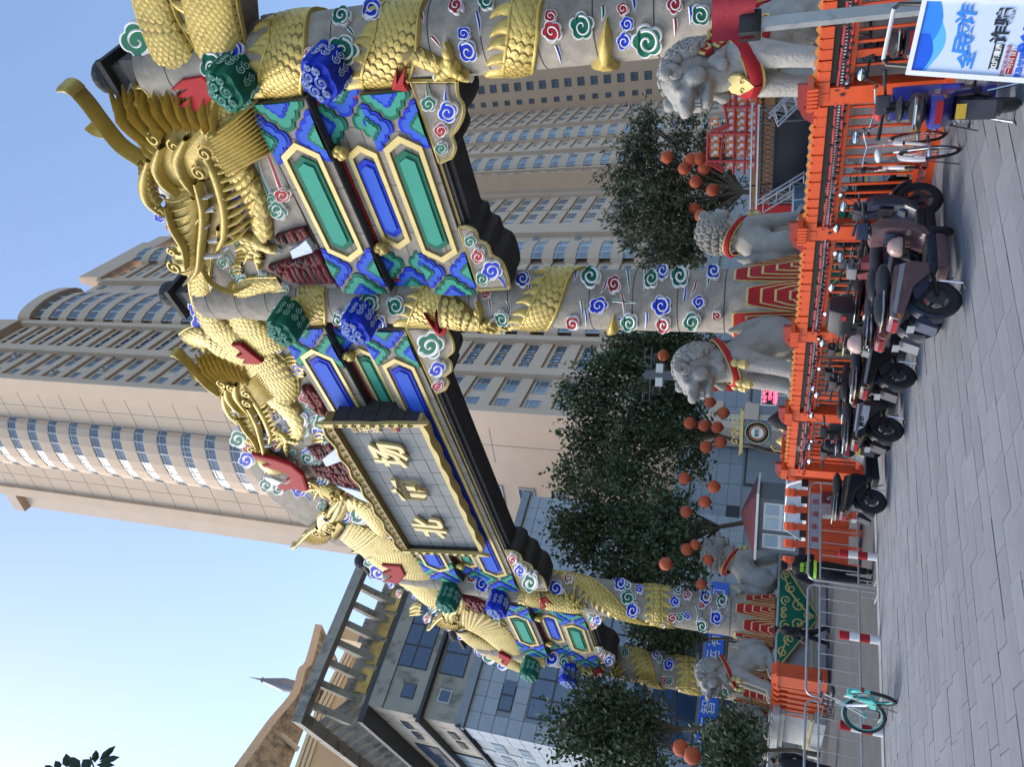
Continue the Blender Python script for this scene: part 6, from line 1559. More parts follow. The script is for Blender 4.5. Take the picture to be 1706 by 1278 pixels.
MB().box(u*.7,u*3.5,-.003,-.0005,-.495,-.44).build('black_strip',M_black,ps); text3d('如您遭遇',.038,T(u*2.1,-.004,-.47)@Rx(PI/2),'poster_text',M_white,ps,depth=.001,bold=.001)
text3d('诈骗',.10,T(u*5.5,-.004,-.46)@Rx(PI/2),'poster_text',M_black,ps,depth=.001,bold=.003)
text3d('请牢记反诈电话',.028,T(u*1.6,-.004,-.525)@Rx(PI/2),'poster_text',M_red,ps,depth=.001)
MB().box(u*.3,u*2.9,-.003,-.0005,-.575,-.54).build('red_strip',M_red,ps); text3d('第一时间 拨打',.03,T(u*1.6,-.004,-.557)@Rx(PI/2),'poster_text',M_white,ps,depth=.001)
text3d('请及时拨打',.04,T(u*1.6,-.004,-.61)@Rx(PI/2),'poster_text',M_pb3,ps,depth=.001,bold=.001); text3d('96110',.105,T(u*5.3,-.004,-.61)@Rx(PI/2),'poster_text',M_pb3,ps,depth=.001,bold=.004)
b=MB().tube([(0.02,.01,.03),(.02,.02,.17),(.05,.02,.2)],.014,8).tube([(W_-.02,.01,.03),(W_-.02,.02,.17),(W_-.05,.02,.2)],.014,8); b.build('handle_bend',M_black,ps,smooth=True)
MB().tube([(.05,.02,.2),(W_-.05,.02,.2)],.014,8).build('handle_bar',M_white,ps,smooth=True)
MB().tube([(.03,.03,-.05),(.03,.35,-H_)],.012,6).tube([(W_-.03,.03,-.05),(W_-.03,.35,-H_)],.012,6).build('rear_leg',M_galv,ps)
# ---------------------------------------------------------------- red canopy and its pole, right edge
pb=atd(1400,26,6.6); px_=empty('canopy_stand',T(pb.x,pb.y,0),'red canopy on a square grey pole with a black clamp at the right edge','canopy')
topz=atd(1255,22,6.6).z
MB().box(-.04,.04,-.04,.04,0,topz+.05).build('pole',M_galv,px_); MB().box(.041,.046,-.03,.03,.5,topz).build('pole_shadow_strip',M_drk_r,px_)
bevelled(MB().box(-.09,.09,-.08,.08,topz-.06,topz+.1),'clamp',M_black,px_)
c0=atd(1185,42,6.5); c1=atd(1262,40,6.5)
vs=[];fs=[];n=24
wz0,wz1=c1.z+.02,c0.z
cam_r=V3((pb.y,-pb.x,0)).normalized(); 
for i in range(n+1):
    a=-.09+1.5*i/n; w2=.05*sin(i*1.1)+.02*sin(i*2.7)
    base=cam_r*a
    for j,zz in enumerate((wz0+.02*sin(i*.9),(wz0+wz1)/2,wz1)):
        d_=V3((pb.x,pb.y,0)).normalized()*(w2*(1-j*.4)-.06); vs.append((base.x+d_.x,base.y+d_.y,zz))
for i in range(n):
    for j in range(2): fs.append((i*3+j,i*3+j+1,i*3+j+4,i*3+j+3))
for i in range(n+1):                      # roof sheet running back
    a=-.09+1.5*i/n; base=cam_r*a; d_=V3((pb.x,pb.y,0)).normalized()*1.4; vs.append((base.x+d_.x,base.y+d_.y,wz1+.05))
o0=(n+1)*3
for i in range(n): fs.append((i*3+2,(i+1)*3+2,o0+i+1,o0+i))
MB().add(vs,fs).build('canopy_cloth',mat('red_canopy_cloth',(.34,.018,.035),rough=.6,var=.1,bump=.2),px_,smooth=True,ang=80)
# ---------------------------------------------------------------- trees
def leafmat(n,c,c2): 
    m=mat(n,c,rough=.6,var=.25,scale=1.2,col2=c2,spec=.3); return m
M_leafA=leafmat('leaf_dark',(.055,.09,.045),(.10,.145,.07)); M_leafB=leafmat('leaf_olive',(.06,.085,.055),(.11,.13,.08)); M_bark=mat('bark',(.13,.11,.09),rough=.95,var=.3,scale=6,bump=.6)
def tree(base,clumps,leafr,per,m,lab,trunk_r=.16,flat_=.5,elong=1.6,seed=1,gr='street trees behind the archway'):
    """base (x,y), clumps [(x,y,z,r)] in place; leaves are small folded blades spread through each clump, clustered into sprays"""
    r_=random.Random(seed); t=empty('street_tree',T(base[0],base[1],-.1),lab,'tree',gr)
    b=MB(); hz=min(c[2]-c[3]*.6 for c in clumps)
    cx=sum(c[0] for c in clumps)/len(clumps)-base[0]; cy=sum(c[1] for c in clumps)/len(clumps)-base[1]
    zt=sum(c[2] for c in clumps)/len(clumps)
    mid=(cx*.5,cy*.5,hz*.95)
    b.tube([(0,0,0),(cx*.15+.05,cy*.15,hz*.5),mid],[trunk_r,trunk_r*.8,trunk_r*.65],9)
    for c in clumps:
        e=(c[0]-base[0],c[1]-base[1],c[2]+.1); k=(mid[0]*.5+e[0]*.5,mid[1]*.5+e[1]*.5,mid[2]*.45+e[2]*.55)
        b.tube([mid,k,e],[trunk_r*.5,trunk_r*.3,.02],6)
        for _ in range(5):
            d=V3((r_.gauss(0,1),r_.gauss(0,1),r_.gauss(0,.8))).normalized()*c[3]*.85; b.tube([k,(k[0]*.3+e[0]*.7+d.x*.4,k[1]*.3+e[1]*.7+d.y*.4,k[2]*.3+e[2]*.7+d.z*.4),(e[0]+d.x,e[1]+d.y,e[2]+d.z)],[.035,.02,.006],4)
    b.build('trunk',M_bark,t,smooth=True)
    vs=[];fs=[]
    for (x,y,z,r) in clumps:
        ns=int(per*r*r)
        for _ in range(ns):
            u=r_.random()**.5; d=V3((r_.gauss(0,1),r_.gauss(0,1),r_.gauss(0,1))).normalized()
            w_=1+.34*sin(d.x*6+z)+.28*sin(d.z*8+x*3)+.2*sin(d.y*9)
            c=V3((x-base[0],y-base[1],z))+V3((d.x,d.y,d.z*.95))*r*u*w_
            ax=(d*.6+V3((r_.gauss(0,.35),r_.gauss(0,.35),1.0+r_.gauss(0,.3)))).normalized()
            for k in range(10):
                p=c+ax*(k*leafr*.95)+V3((r_.gauss(0,1),r_.gauss(0,1),r_.gauss(0,1)))*leafr*.8
                a=V3((r_.gauss(0,1),r_.gauss(0,1),r_.gauss(0,.7)))+ax; a.normalize(); s_=a.cross(V3((r_.gauss(0,1),r_.gauss(0,1),r_.gauss(0,1)+.6))).normalized()
                L=leafr*r_.uniform(.7,1.25)*elong/1.6; W=L/elong
                i=len(vs); vs+=[p,p+a*L+s_*W*.9,p+a*L*2,p+a*L-s_*W*.9]; fs.append((i,i+1,i+2,i+3))
    me=MB(); me.v=[tuple(v) for v in vs]; me.f=fs; me.m=[0]*len(fs)
    o=bpy.data.meshes.new('crown'); o.from_pydata(me.v,[],fs); o.materials.append(m); ob=bpy.data.objects.new('crown',o); C.objects.link(ob); ob.parent=t
    return t
def clp(D,rows): 
    o=[]
    for x,y,rp,dd in rows:
        p=atd(x,y,D+dd); o.append((p.x,p.y,p.z,rp/FPX*(D+dd)))
    return o
g_=lambda x,y,D:(atd(x,y,D).x,atd(x,y,D).y)
tree(g_(1290,760,40),clp(39,[(1010,640,42,0),(1060,600,45,1),(1100,655,45,-1),(1000,700,40,0),(1060,720,52,-1),(1120,730,45,-2),(1010,770,38,1),(975,745,26,0),(1150,690,38,0),(1130,620,35,2),(1165,760,25,-1),(965,660,24,0)]),.125,95,M_leafA,'tall dark tree behind the street lamp, right half of the central tree mass',seed=3)
tree(g_(1290,860,37),clp(36,[(1000,850,46,0),(1060,800,48,0),(1060,880,50,-1),(1120,850,45,-2),(985,910,42,0),(1050,950,46,0),(1110,930,40,-1),(1150,900,34,-2),(960,800,26,1),(1160,960,30,0),(955,880,26,0),(1095,985,35,1)]),.125,95,M_leafA,'tall dark tree left of the guard kiosk, left half of the central tree mass',seed=4)
tree(g_(1290,560,42),clp(41,[(1070,575,32,1),(1120,585,36,1),(1040,590,24,1),(1150,565,34,1),(1165,600,30,2)]),.12,95,M_leafA,'dark tree seen between the tall shaft and the lion facing left',seed=5)
tree(g_(1270,330,34),clp(33,[(1075,245,38,0),(1060,300,40,0),(1100,340,48,-1),(1130,300,40,0),(1060,370,36,0),(1110,410,46,-1),(1160,370,40,0),(1150,420,36,0),(1080,200,18,0),(1150,220,24,0),(1190,290,28,1),(1200,250,26,1),(1210,320,24,1)]),.07,150,M_leafB,'feathery willow like tree with lanterns in front of the long apartment block',seed=6,elong=3.2)
tree(g_(1300,1220,38),clp(37,[(1000,1190,42,0),(1040,1225,52,0),(1085,1200,34,0),(1075,1262,46,-1),(1030,1165,24,0),(1060,1275,45,0),(960,1230,30,0),(1010,1255,35,0)]),.125,95,M_leafA,'dark tree at the left edge in front of the blue glass wall',seed=7)
tree(g_(1300,1068,40),clp(39,[(1100,1070,30,0),(1135,1075,32,0),(1080,1050,18,0),(1155,1060,22,0),(1120,1095,20,0)]),.11,120,M_leafA,'small dark tree between the two far archway shafts',seed=8,trunk_r=.1)
tree(g_(1320,1250,31),clp(30,[(1225,1240,36,0),(1240,1270,42,0),(1212,1275,32,0),(1255,1215,26,0)]),.10,130,M_leafA,'low very dark bushy tree behind the last lion at the left',seed=9,trunk_r=.1)
# overhanging sprig
tb_=atd(140,1262,7.0); sp_=empty('overhanging_branch',T(tb_.x,tb_.y,tb_.z),'sprig of dark pointed leaves hanging into the top left corner of the view','branch')
b=MB(); M_sil=mat('leaf_backlit',(.02,.035,.015),rough=.6)
right=V3((cos(.5),-sin(.5)*0,0)); 
def lp(x,y): p=atd(x,y,7.0); return p-V3((tb_.x,tb_.y,tb_.z))
b.tube([lp(170,1330),lp(160,1290),lp(150,1262)],.008,5).tube([lp(150,1290),lp(110,1275)],.006,5)
b.build('twig',M_bark,sp_)
q=None
for (a,c,w) in (((165,1268),(193,1243),6),((165,1270),(200,1262),6),((160,1275),(192,1276),5),((158,1272),(160,1250),6),((150,1282),(138,1266),9),((135,1282),(112,1262),8),((112,1280),(110,1256),7),((100,1284),(92,1268),6),((90,1286),(74,1276),5),((125,1290),(120,1270),8)):
    A_,B_=lp(*a),lp(*c); d=B_-A_; s_=d.cross(V3((tb_.x,tb_.y,tb_.z-CZ))).normalized()*(w/FPX*7.2)
    n_=d.cross(s_).normalized()*.01
    b=MB(); b.add([A_,A_+d*.35+s_,A_+d*.7+s_*.8,B_,A_+d*.7-s_*.8,A_+d*.35-s_,A_+d*.5+n_],[(0,1,6),(1,2,6),(2,3,6),(3,4,6),(4,5,6),(5,0,6)]); b.build('leaf',M_sil,sp_)
# ---------------------------------------------------------------- lanterns
M_lan=mat('lantern_cloth',(.44,.09,.035),rough=.75,var=.12); M_lanc=mat('lantern_cap',(.25,.04,.02),rough=.6)
def lan_proto():
    r=bpy.data.objects.new('lantern',None); C.objects.link(r); b=MB(); n=20
    prof=[(.27*cos(a)**.85*(1-.02*(i%2)),.25*sin(a)) for i,a in enumerate([-1.25+2.5*k/16 for k in range(17)])]
    b.lathe(prof,n); b.build('globe',M_lan,r,smooth=True,ang=20)
    MB().lathe([(.07,.235),(.09,.25),(.09,.28),(.03,.285)],12).build('cap',M_lanc,r); MB().lathe([(.07,-.235),(.09,-.25),(.09,-.28),(.03,-.285)],12).build('cap',M_lanc,r)
    MB().tube([(0,0,.28),(0,0,.8)],.006,4).build('cord',M_black,r); return r
L0=lan_proto()
def lant(x,y,D,lab,grp,s=1.,first=False):
    p=atd(x,y,D); o=L0 if first else copy_tree(L0); o.matrix_world=T(p.x,p.y,p.z)@Sc(s*.92); tag(o,lab,'lantern',grp)
GL='orange lanterns hung in the central trees'; GR='orange lanterns hung in the willow like tree'
cen=[(1105,592,32,'lantern high beside the top of the street lamp'),(1149,705,31,'upper of the two lanterns on the left side of the central cluster'),(1173,709,31,'lantern in the central cluster right under the upper pair'),(1195,712,31.5,'lantern half hidden by leaves above the emblem sign'),(1205,688,31,'lantern nearest the striped annexe wall, right of the central cluster'),
 (1183,670,33,'dim lantern deep in the leaves beside the lamp post lanterns'),(1200,737,30.5,'lantern hanging just above the gilt scroll of the blue emblem sign'),(1176,745,30.5,'lantern left of the one above the gilt scroll'),(1140,797,30,'lantern above the white car, highest of that pair'),(1189,811,29.5,'lantern hanging free in front of the grey annexe wall over the white car'),
 (1174,836,30,'lantern over the kiosk roof, right one'),(1143,853,31,'lantern over the kiosk roof, higher left one'),(1109,940,29,'lone lantern in the middle of the leaves left of the kiosk'),(1144,916,31,'half hidden lantern above the kiosk\'s left corner'),(1158,908,31,'half hidden lantern beside the kiosk\'s left corner'),(1180,933,31,'lantern just above the lion behind the officer'),(1168,974,31,'lantern between the lion and the far carved shaft')]
for i,(x,y,D,l) in enumerate(cen): lant(x,y,D,'orange '+l,GL,1.0 if i<14 else .85,first=(i==0))
for x,y,D,l in ((1134,1247,29,'upper orange lantern over the left end of the blue signboard'),(1153,1260,28,'lower orange lantern at the left edge of the picture')): lant(x,y,D,l,'orange lanterns at the left edge',1.15)
for x,y,D,l in ((1111,261,29,'highest lantern in the willow like tree'),(1151,265,29,'left lantern of the tight cluster near the red scaffold'),(1164,263,29,'right lantern of the tight cluster near the red scaffold'),(1140,280,29,'lantern on the upper left of the lamp arms in the willow'),(1173,280,29,'lantern low on the right of the lamp arms in the willow'),(1159,302,29,'lantern left of the lamp stem in the willow'),
 (1187,316,29,'lantern below the lamp arms beside the brown roof edge'),(1157,347,32,'dim brown lantern deep in the willow'),(1168,359,28,'bright lantern over the curly maned lion, upper one'),(1185,389,28,'bright lantern touching the curly maned lion, lower one')): lant(x,y,D,'orange '+l,GR,.95)
C.objects.unlink(L0) if False else None
# lamp arm cluster in the willow
pt=atd(1165,300,29.3); cl_=empty('lantern_tree_arms',T(pt.x,pt.y,0),'dark forked metal arms that carry lanterns inside the willow like tree','lamp post'); b=MB()
O=V3((pt.x,pt.y,0))
for x,y in ((1111,261),(1151,265),(1164,263),(1140,280),(1173,280),(1159,302),(1187,316)): q=atd(x,y,29.1)-O; c_=atd(1172,305,29.3)-O; b.tube([c_,(c_+q)/2+V3((0,0,-.15)),q],.014,5)
b.tube([(0,0,0),atd(1230,312,29.3)-O,atd(1172,305,29.3)-O],.035,6); b.build('arms',M_black,cl_)
# ---------------------------------------------------------------- street lamp
D=27.; lp0=atd(1200,630,D); lm=empty('street_lamp',T(lp0.x,lp0.y,-.1),'grey street lamp with fret cut arms, white lamp boxes and small red lanterns','street lamp')
zt=atd(1070,632,D).z+.1; M_lgr=mat('lamp_grey',(.12,.13,.15),rough=.5,metal=.3)
MB().tube([(0,0,0),(0,0,zt)],[.09,.05],8).box(-.16,.16,-.16,.16,zt-1.5,zt-.1).box(-.02,.02,-.12,.12,.3,zt-1.5).build('post',M_lgr,lm)
for s in (-1,1):
    b=MB()
    for dz,L in ((0,.95),(-.35,.7)): 
        b.tube([(0,0,zt-.3+dz),(L*s,0,zt-.3+dz),(L*s,0,zt-.05+dz),((L-.3)*s,0,zt-.05+dz),((L-.3)*s,0,zt-.2+dz)],.025,4)
    b.build('fret_arm',M_lgr,lm); MB().box(.25*s-.16,.25*s+.16,-.18,.18,zt-.75,zt-.5).build('lamp_box',M_white,lm)
def rel(x,y): p=atd(x,y,D); return p-V3((lp0.x,lp0.y,-.1))
q=rel(1168,643); t_=MB().ell((0,0,0),(.32,.06,.42),18,9).build('oval_sign',M_white,lm,M=T(q.x,q.y-.1,q.z),smooth=True); text3d('皇寺',.2,T(0,-.07,0)@Rx(PI/2),'oval_lettering',M_black,t_,depth=.01)
rl=None
for i,(x,y) in enumerate(((1192,643),(1216,643),(1238,643))):
    q=rel(x,y); t_=empty('small_red_lantern',T(lp0.x+q.x,lp0.y+q.y-.1,q.z-.1),['top','middle','bottom'][i]+' one of three small red lanterns strung below the oval lamp sign','lantern','small red lanterns on the street lamp')
    MB().ell((0,0,0),(.2,.2,.22),14,8).build('globe',M_red,t_,smooth=True); MB().lathe([(.06,-.3),(.08,-.22),(.08,-.18)],10).lathe([(.08,.18),(.08,.22),(.05,.28)],10).build('gilt_cap',M_gold2,t_)
# ---------------------------------------------------------------- kiosk
kp=gnd(1368,862,-.1); kp=atd(1300,862,30); kk=empty('guard_kiosk',T(kp.x,kp.y,-.1)@Rz(R(-12)),'small grey guard kiosk with white windows and a maroon hipped roof','kiosk')
M_kw=mat('kiosk_grey',(.13,.14,.16),rough=.6); M_kr=mat('maroon_roof',(.12,.03,.035),rough=.6)
MB().box(-1,1,-1,1,0,2.55).build('wall',M_kw,kk)
b=MB(); b.add([(-1.25,-1.25,2.55),(1.25,-1.25,2.55),(1.25,1.25,2.55),(-1.25,1.25,2.55),(0,0,3.15)],[(0,1,4),(1,2,4),(2,3,4),(3,0,4),(0,3,2,1)]); b.build('roof',M_kr,kk); MB().box(-1.27,1.27,-1.27,1.27,2.48,2.56).build('eave',M_white,kk)
for x0,x1 in ((-.85,-.3),(-.15,.88)): gwin(kk,x0,x1,1.15,2.3,1 if x0<-.5 else 2,2,y=-1.02,frame=M_frame,pane=M_gl2)
gwin(kk,-1.1,1.1,1.2,2.75,2,2,y=-.02,frame=M_frame,pane=M_gl,M=T(-1.3,0,0)@Rz(-PI/2)) if False else None
# ---------------------------------------------------------------- cars
def car(loc,yaw,col,lab,van=False,Ln=4.5):
    t=empty('parked_car',T(*loc)@Rz(yaw),lab,'car'); P=mat('car_paint_'+lab[:10],col,rough=.25,coat=.7,var=.03); h=1.62 if not van else 1.95; w=.9
    lo=[(-Ln/2,.45),(-Ln/2+.05,.9),(-Ln/2+.25,1.02),(Ln/2-1.1,1.02 if not van else 1.1),(Ln/2-.15,.82),(Ln/2,.6),(Ln/2,.3),(-Ln/2,.3)]
    bevelled(MB().prism(lo,-w,w),'body',P,t,.07)
    a,b2,c,d=(-Ln/2+.15,1.0),(-Ln/2+.5,h),(Ln*.10,h),(Ln/2-1.25,1.05)
    if van: c=(Ln*.22,h); d=(Ln/2-.7,1.1)
    b=MB(); wi=w-.2
    vs=[(a[0],-w+.03,a[1]),(b2[0],-wi,b2[1]),(c[0],-wi,c[1]),(d[0],-w+.03,d[1])]; vs+=[(x,-y,z) for x,y,z in vs]
    b.add(vs,[(0,1,2,3),(4,7,6,5),(0,4,5,1),(1,5,6,2),(2,6,7,3)]); bevelled(b,'cabin',P,t,.05)
    g2=MB(); e=.012
    def ins(q,s_=.12): 
        c0=sum((V3(p) for p in q),V3())/len(q); n_=((V3(q[1])-V3(q[0])).cross(V3(q[2])-V3(q[0]))).normalized(); 
        if n_.dot(c0-V3((0,0,1.2)))<0: n_=-n_
        return [V3(p)+(c0-V3(p))*s_+n_*e for p in q]
    for q in ((vs[2],vs[3],vs[7],vs[6]),(vs[0],vs[1],vs[5],vs[4])): g2.add(ins(q,.1),[(0,1,2,3)])
    g2.build('windscreen',M_gl,t)
    for s in (0,4):
        A_,B_,C_,D_=[V3(v) for v in vs[s:s+4]]
        m1=A_+(D_-A_)*.5; m2=B_+(C_-B_)*.5
        for q in ((A_,B_,m2,m1),(m1,m2,C_,D_)): MB().add(ins(q,.1),[(0,1,2,3)]).build('side_window',M_gl,t)
    for x in (-Ln/2+.85,Ln/2-.85):
        for s in (-1,1): wheel(t,0,0,.33,.09,'wheel',M=T(x,(w-.08)*s,.33),rim=M_chrome)
    for s in (-1,1): MB().ell((Ln/2-.12,.62*s,.74),(.12,.2,.09),12,7).build('headlight',M_lens,t,smooth=True); MB().ell((-Ln/2+.03,.68*s,.85),(.06,.14,.12),12,7).build('tail_light',M_rlens,t,smooth=True); MB().ell((Ln*.19,(w+.1)*s,1.08),(.1,.1,.07),10,6).build('door_mirror',P,t,smooth=True)
    MB().box(Ln/2-.005,Ln/2+.01,-.22,.22,.45,.6).build('number_plate',M_sblue,t); MB().box(Ln/2-.01,Ln/2+.006,-.5,.5,.62,.78).build('grille',M_black,t)
    return t
q=atd(1310,800,27); car((q.x,q.y,-.1),R(-38),(.72,.72,.70),'white car parked between the emblem sign and the guard kiosk',Ln=4.4)
q=atd(1310,385,21.5); car((q.x,q.y,-.1),R(-120),(.62,.70,.74),'pale white van behind the curly maned lion and the fence',van=True,Ln=4.8)
q=atd(1305,905,36); car((q.x,q.y,-.1),R(-70),(.02,.02,.022),'black car with a blue plate half hidden behind the lion near the officer')
q=atd(1300,925,42); car((q.x,q.y,-.1),R(-70),(.15,.17,.18),'grey car further back beside the kiosk')
# ---------------------------------------------------------------- emblem sign and small stall
D=25.5; e0=atd(1285,722,D); em=empty('emblem_sign',T(e0.x,e0.y,-.1)@Rz(R(-14)),'square blue sign with a round emblem and gilt scroll top on gold legs','sign')
zb=atd(1285,722,D).z+.1; zt=atd(1238,722,D).z+.1; hw=.40
M_teal=mat('sign_teal_blue',(.02,.12,.24),rough=.4)
MB().box(-hw,hw,-.05,.05,zb,zt).build('board',M_teal,em); zc=(zb+zt)/2
b=MB(); b.torus((0,-.055,zc),.37,.018,'y',40,6); b.torus((0,-.055,zc),.24,.015,'y',36,6)
for sx in (-1,1):
    for sz in (-1,1): b.torus((sx*(hw-.09),-.055,zc+sz*((zt-zb)/2-.08)),.045,.010,'y',12,4); b.tube([(sx*(hw-.04),-.055,zc+sz*((zt-zb)/2-.2)),(sx*(hw-.04),-.055,zc+sz*((zt-zb)/2-.04)),(sx*(hw-.2),-.055,zc+sz*((zt-zb)/2-.04))],.01,4)
b.build('gilt_ring',M_gold2,em); MB().torus((0,-.054,zc),.30,.045,'y',36,4).build('black_ring',M_black,em); MB().torus((0,-.058,zc),.215,.02,'y',36,5).build('red_ring',M_red,em)
MB().lathe([(0,0),(.2,0),(.2,-.01),(0,-.012)],32,(0,-.055,zc),ax='y').build('white_disc',M_white,em); text3d('茶馆',.15,T(0,-.072,zc)@Rx(PI/2),'emblem_lettering',M_green,em,depth=.004,bold=.004)
b=MB().prism([(-hw-.3,zt+.0),(hw+.3,zt),(hw+.42,zt+.12),(hw+.3,zt+.1),(-hw-.3,zt+.1),(-hw-.42,zt+.12)],-.1,.1)
for x in (-.35,-.12,.12,.35): b.tube([(x+.13*(1-t/14)*cos(t*.6),0,zt+.24+.13*(1-t/14)*sin(t*.6)) for t in range(14)],.018,5)
b.tube([(-.08,0,zt+.1),(0,0,zt+.45),(.08,0,zt+.1)],.02,5); b.build('gilt_scroll_top',M_gold2,em)
b=MB()
for s in (-1,1): b.tube([(s*hw,0,zb),(s*(hw+.18),0,zb-.1),(s*(hw+.18),0,0)],.025,6)
b.tube([(-hw-.18,0,.5),(hw+.18,0,.5)],.02,5); b.build('gilt_leg',M_gold2,em)
for s in (-1,1):
    MB().box(s*.24-.2,s*.24+.2,-.2,.2,.45,zb-.35).build('pink_cloth_bin',mat('pink_cloth',(.55,.16,.17),rough=.7),em); MB().lathe([(.2,0),(.12,.08),(.03,.2)],12,(s*.24,0,zb-.35)).build('gilt_lid',M_gold2,em)
# LED sign
D=24.; l0=atd(1281,658,D); le=empty('led_sign',T(l0.x,l0.y,-.1)@Rz(R(-12)),'small white framed board with rows of glowing red characters beside the lion paw','sign')
za=atd(1294,658,D).z+.1; zb2=atd(1268,658,D).z+.1; MB().box(-.33,.33,-.05,.05,za,zb2).build('frame',M_white,le); MB().box(-.29,.29,-.056,-.05,za+.04,zb2-.04).build('panel',M_black,le)
M_led=mat('led_red',(.5,.02,.04),emit=((1,.05,.1),4.))
for i,s_ in enumerate(('今日气温','12345','欢迎光临')): text3d(s_,.13,T(0,-.06,zb2-.12-.15*i)@Rx(PI/2),'led_characters',M_led,le,depth=.002,bold=.003)
MB().tube([(0,0,0),(0,0,za)],.04,6).build('post',M_galv,le)
t=empty('dark_umbrella',T(l0.x-.75,l0.y,1.2),'folded dark umbrella leaning beside the glowing red character board','umbrella'); MB().lathe([(.02,1.0),(.25,.75),(.3,.45),(.12,.1),(.02,-.2)],10).build('cloth',M_cloth,t,smooth=True); MB().tube([(0,0,-1.3),(0,0,1.05)],.015,5).build('shaft',M_galv,t)
# ---------------------------------------------------------------- stage with black screen and truss
D=24.; c0=atd(1300,255,D); SGM=T(c0.x,c0.y,-.1)@Rz(R(-38)); stg=empty('stage_screen',SGM,'black stage screen framed in dark truss behind the orange fence','stage')
sp2=VP(c0.x,c0.y,0); 
def su(x,y):
    v=ray(x,y); n_=(SGM.to_3x3()@V3((0,-1,0))); t_=((V3((c0.x,c0.y,0))-V3((0,0,CZ))).dot(n_))/v.dot(n_); X=V3((0,0,CZ))+v*t_; q_=SGM.inverted()@X; return q_.x,q_.z
xR,zT=su(1272,190); xL,_=su(1272,325)
MB().box(xL,xR,.15,.2,.6,zT-.35).build('screen',mat('screen_black',(.008,.011,.022),rough=.4),stg); MB().box(xL-.2,xR+.2,-.3,3,0,.6).build('stage_deck',M_black,stg)
M_truss=mat('truss_dark',(.09,.09,.1),rough=.4,metal=.5); M_trl=mat('truss_silver',(.5,.52,.55),rough=.35,metal=.7)
def truss(p,q,w_,m,nm,par,n=14):
    p,q=V3(p),V3(q); d=(q-p); u_=d.normalized(); a_=u_.cross(V3((0,1,0))).normalized()*w_/2; c_=V3((0,w_/2,0)); b=MB()
    for s in (1,-1):
        for r in (1,-1): b.tube([p+a_*s+c_*r,q+a_*s+c_*r],.025,5)
    for i in range(n):
        f0,f1=i/n,(i+1)/n; s=1 if i%2 else -1
        for r in (1,-1): b.tube([p+d*f0+a_*s+c_*r,p+d*f1-a_*s+c_*r],.012,4)
    b.build(nm,m,par)
truss((xL,0,zT-.15),(xR+.1,0,zT-.15),.35,M_truss,'top_truss',stg,18); truss((xR,0,0),(xR,0,zT),.35,M_truss,'side_truss',stg,8); truss((xL,0,0),(xL,0,zT),.3,M_truss,'side_truss',stg,8)
a1=su(1268,330); a2=su(1345,283); truss((a1[0],-.6,a1[1]),(a2[0],-.6,a2[1]),.3,M_trl,'leaning_truss',stg,7)
a1=su(1290,188); a2=su(1345,150); truss((a1[0],-.6,a1[1]),(a2[0]+.3,-.6,a2[1]),.35,M_trl,'leaning_truss',stg,7)
MB().tube([(xL-.4,-.1,zT+.12),(xR+.3,-.1,zT+.12)],.04,6).tube([(xL-.4,-.1,zT+.3),(xR+.3,-.1,zT+.3)],.03,6).build('cable_rail',M_trl,stg)
a1=su(1262,344); a2=su(1335,344); MB().box(a1[0]-.15,a1[0]+.25,-.5,-.4,0,a1[1]).build('red_side_banner',M_red,stg)
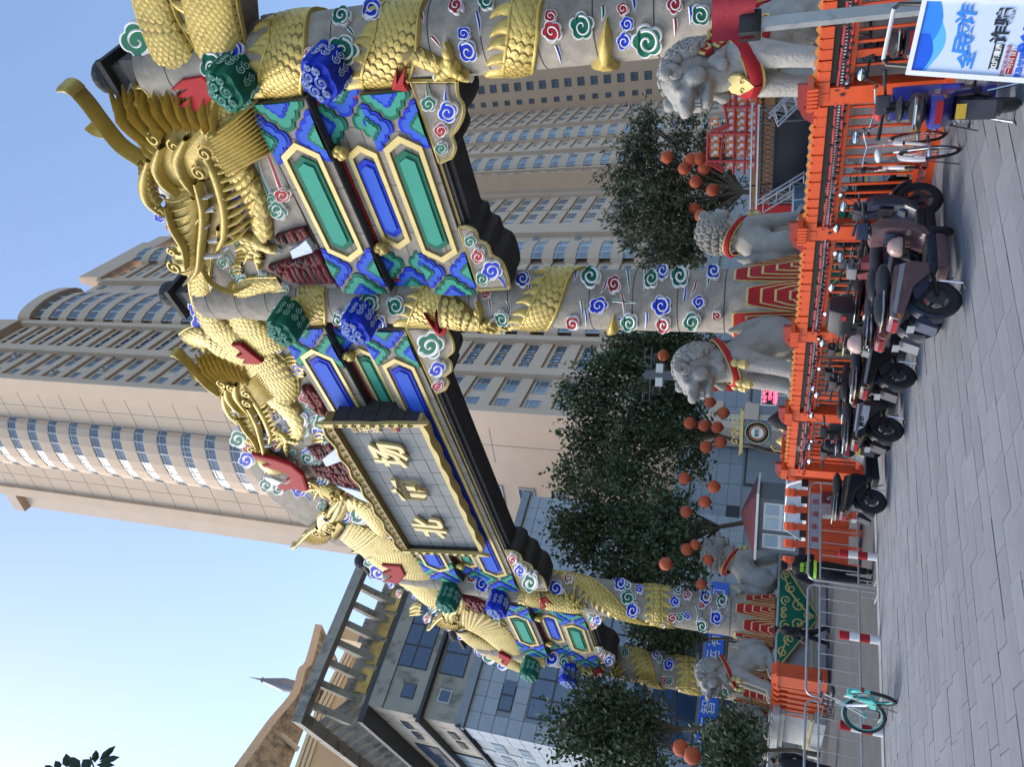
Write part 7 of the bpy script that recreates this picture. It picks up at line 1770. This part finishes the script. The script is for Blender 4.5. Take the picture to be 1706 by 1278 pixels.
# ---------------------------------------------------------------- red scaffold with picture panels
D=27.; c0=atd(1240,220,D); RM=T(c0.x,c0.y,-.1)@Rz(R(-38)); rs_=empty('red_scaffold',RM,'red lattice frame carrying rows of orange and white picture panels','frame')
def ru(x,y):
    v=ray(x,y); n_=(RM.to_3x3()@V3((0,-1,0))); t_=((V3((c0.x,c0.y,0))-V3((0,0,CZ))).dot(n_))/v.dot(n_); X=V3((0,0,CZ))+v*t_; q_=RM.inverted()@X; return q_.x,q_.z
M_rs=mat('scaffold_red',(.42,.04,.05),rough=.5)
def bar(p,q,r=.04): 
    a=ru(*p); b_=ru(*q); MB().tube([(a[0],0,a[1]),(b_[0],0,b_[1])],r,5).build('bar',M_rs,rs_)
for p,q in (((1225,160),(1222,290)),((1245,150),(1240,290)),((1262,150),(1258,290)),((1205,222),(1200,275)),((1180,222),(1178,275)),((1180,222),(1262,222)),((1178,268),(1262,268)),((1205,178),(1262,178)),((1212,130),(1262,130)),((1185,218),(1212,207)),((1190,222),(1215,210)),((1178,270),(1205,286)),((1185,268),(1208,282)),((1205,162),(1212,205)),((1212,160),(1205,178)),((1212,132),(1216,178)),((1193,150),(1200,135)),((1188,165),(1194,142)),((1200,135),(1216,133))): bar(p,q,.045)
M_po=mat('panel_orange',(.6,.16,.04),rough=.5,var=.3,scale=14); M_pwh=mat('panel_pale_print',(.6,.62,.66),rough=.5,var=.3,scale=18)
rp=None
for r_i,x in enumerate((1190,1216,1234,1252)):
    for y in (150,163,176,192,204,216,232,244,256,276):
        if r_i==0 and y not in (204,232,244,256): continue
        a=ru(x,y); mm=T(a[0],.06,a[1])
        if rp is None: rp=MB().box(-.13,.13,0,.03,-.16,.16).build('picture_panel',M_po,rs_,M=mm); rq=MB().ell((.03,-.01,-.04),(.07,.015,.08),10,6).ell((-.04,-.01,.06),(.06,.012,.05),10,6).build('pale_print',M_pwh,rs_,M=mm)
        else: inst(rp,rs_,mm); inst(rq,rs_,mm)
# --- brown tiled roof edge of a low hall
a=atd(1250,370,31); hl=empty('low_hall',T(a.x,a.y,-.1)@Rz(R(-40)),'low traditional hall with a brown striped eave behind the willow like tree','building')
zz=atd(1250,370,31).z+.1; M_br=mat('brown_eave',(.25,.13,.06),rough=.7,var=.2,scale=5)
MB().box(-3,5,0,5,0,zz-.3).build('wall',M_conc,hl); MB().box(-3.5,5.5,-.5,5.2,zz-.3,zz).box(-3.4,5.4,-.6,5.2,zz-.75,zz-.4).build('eave',M_br,hl)
b=MB(); 
for i in range(60): b.tube([(-3.4+.15*i,-.62,zz-.35),(-3.4+.15*i,-.2,zz-.1)],.05,5)
tag(b.build('roof_tile_row',M_br,hl),kind='stuff')
S.render.engine='CYCLES'
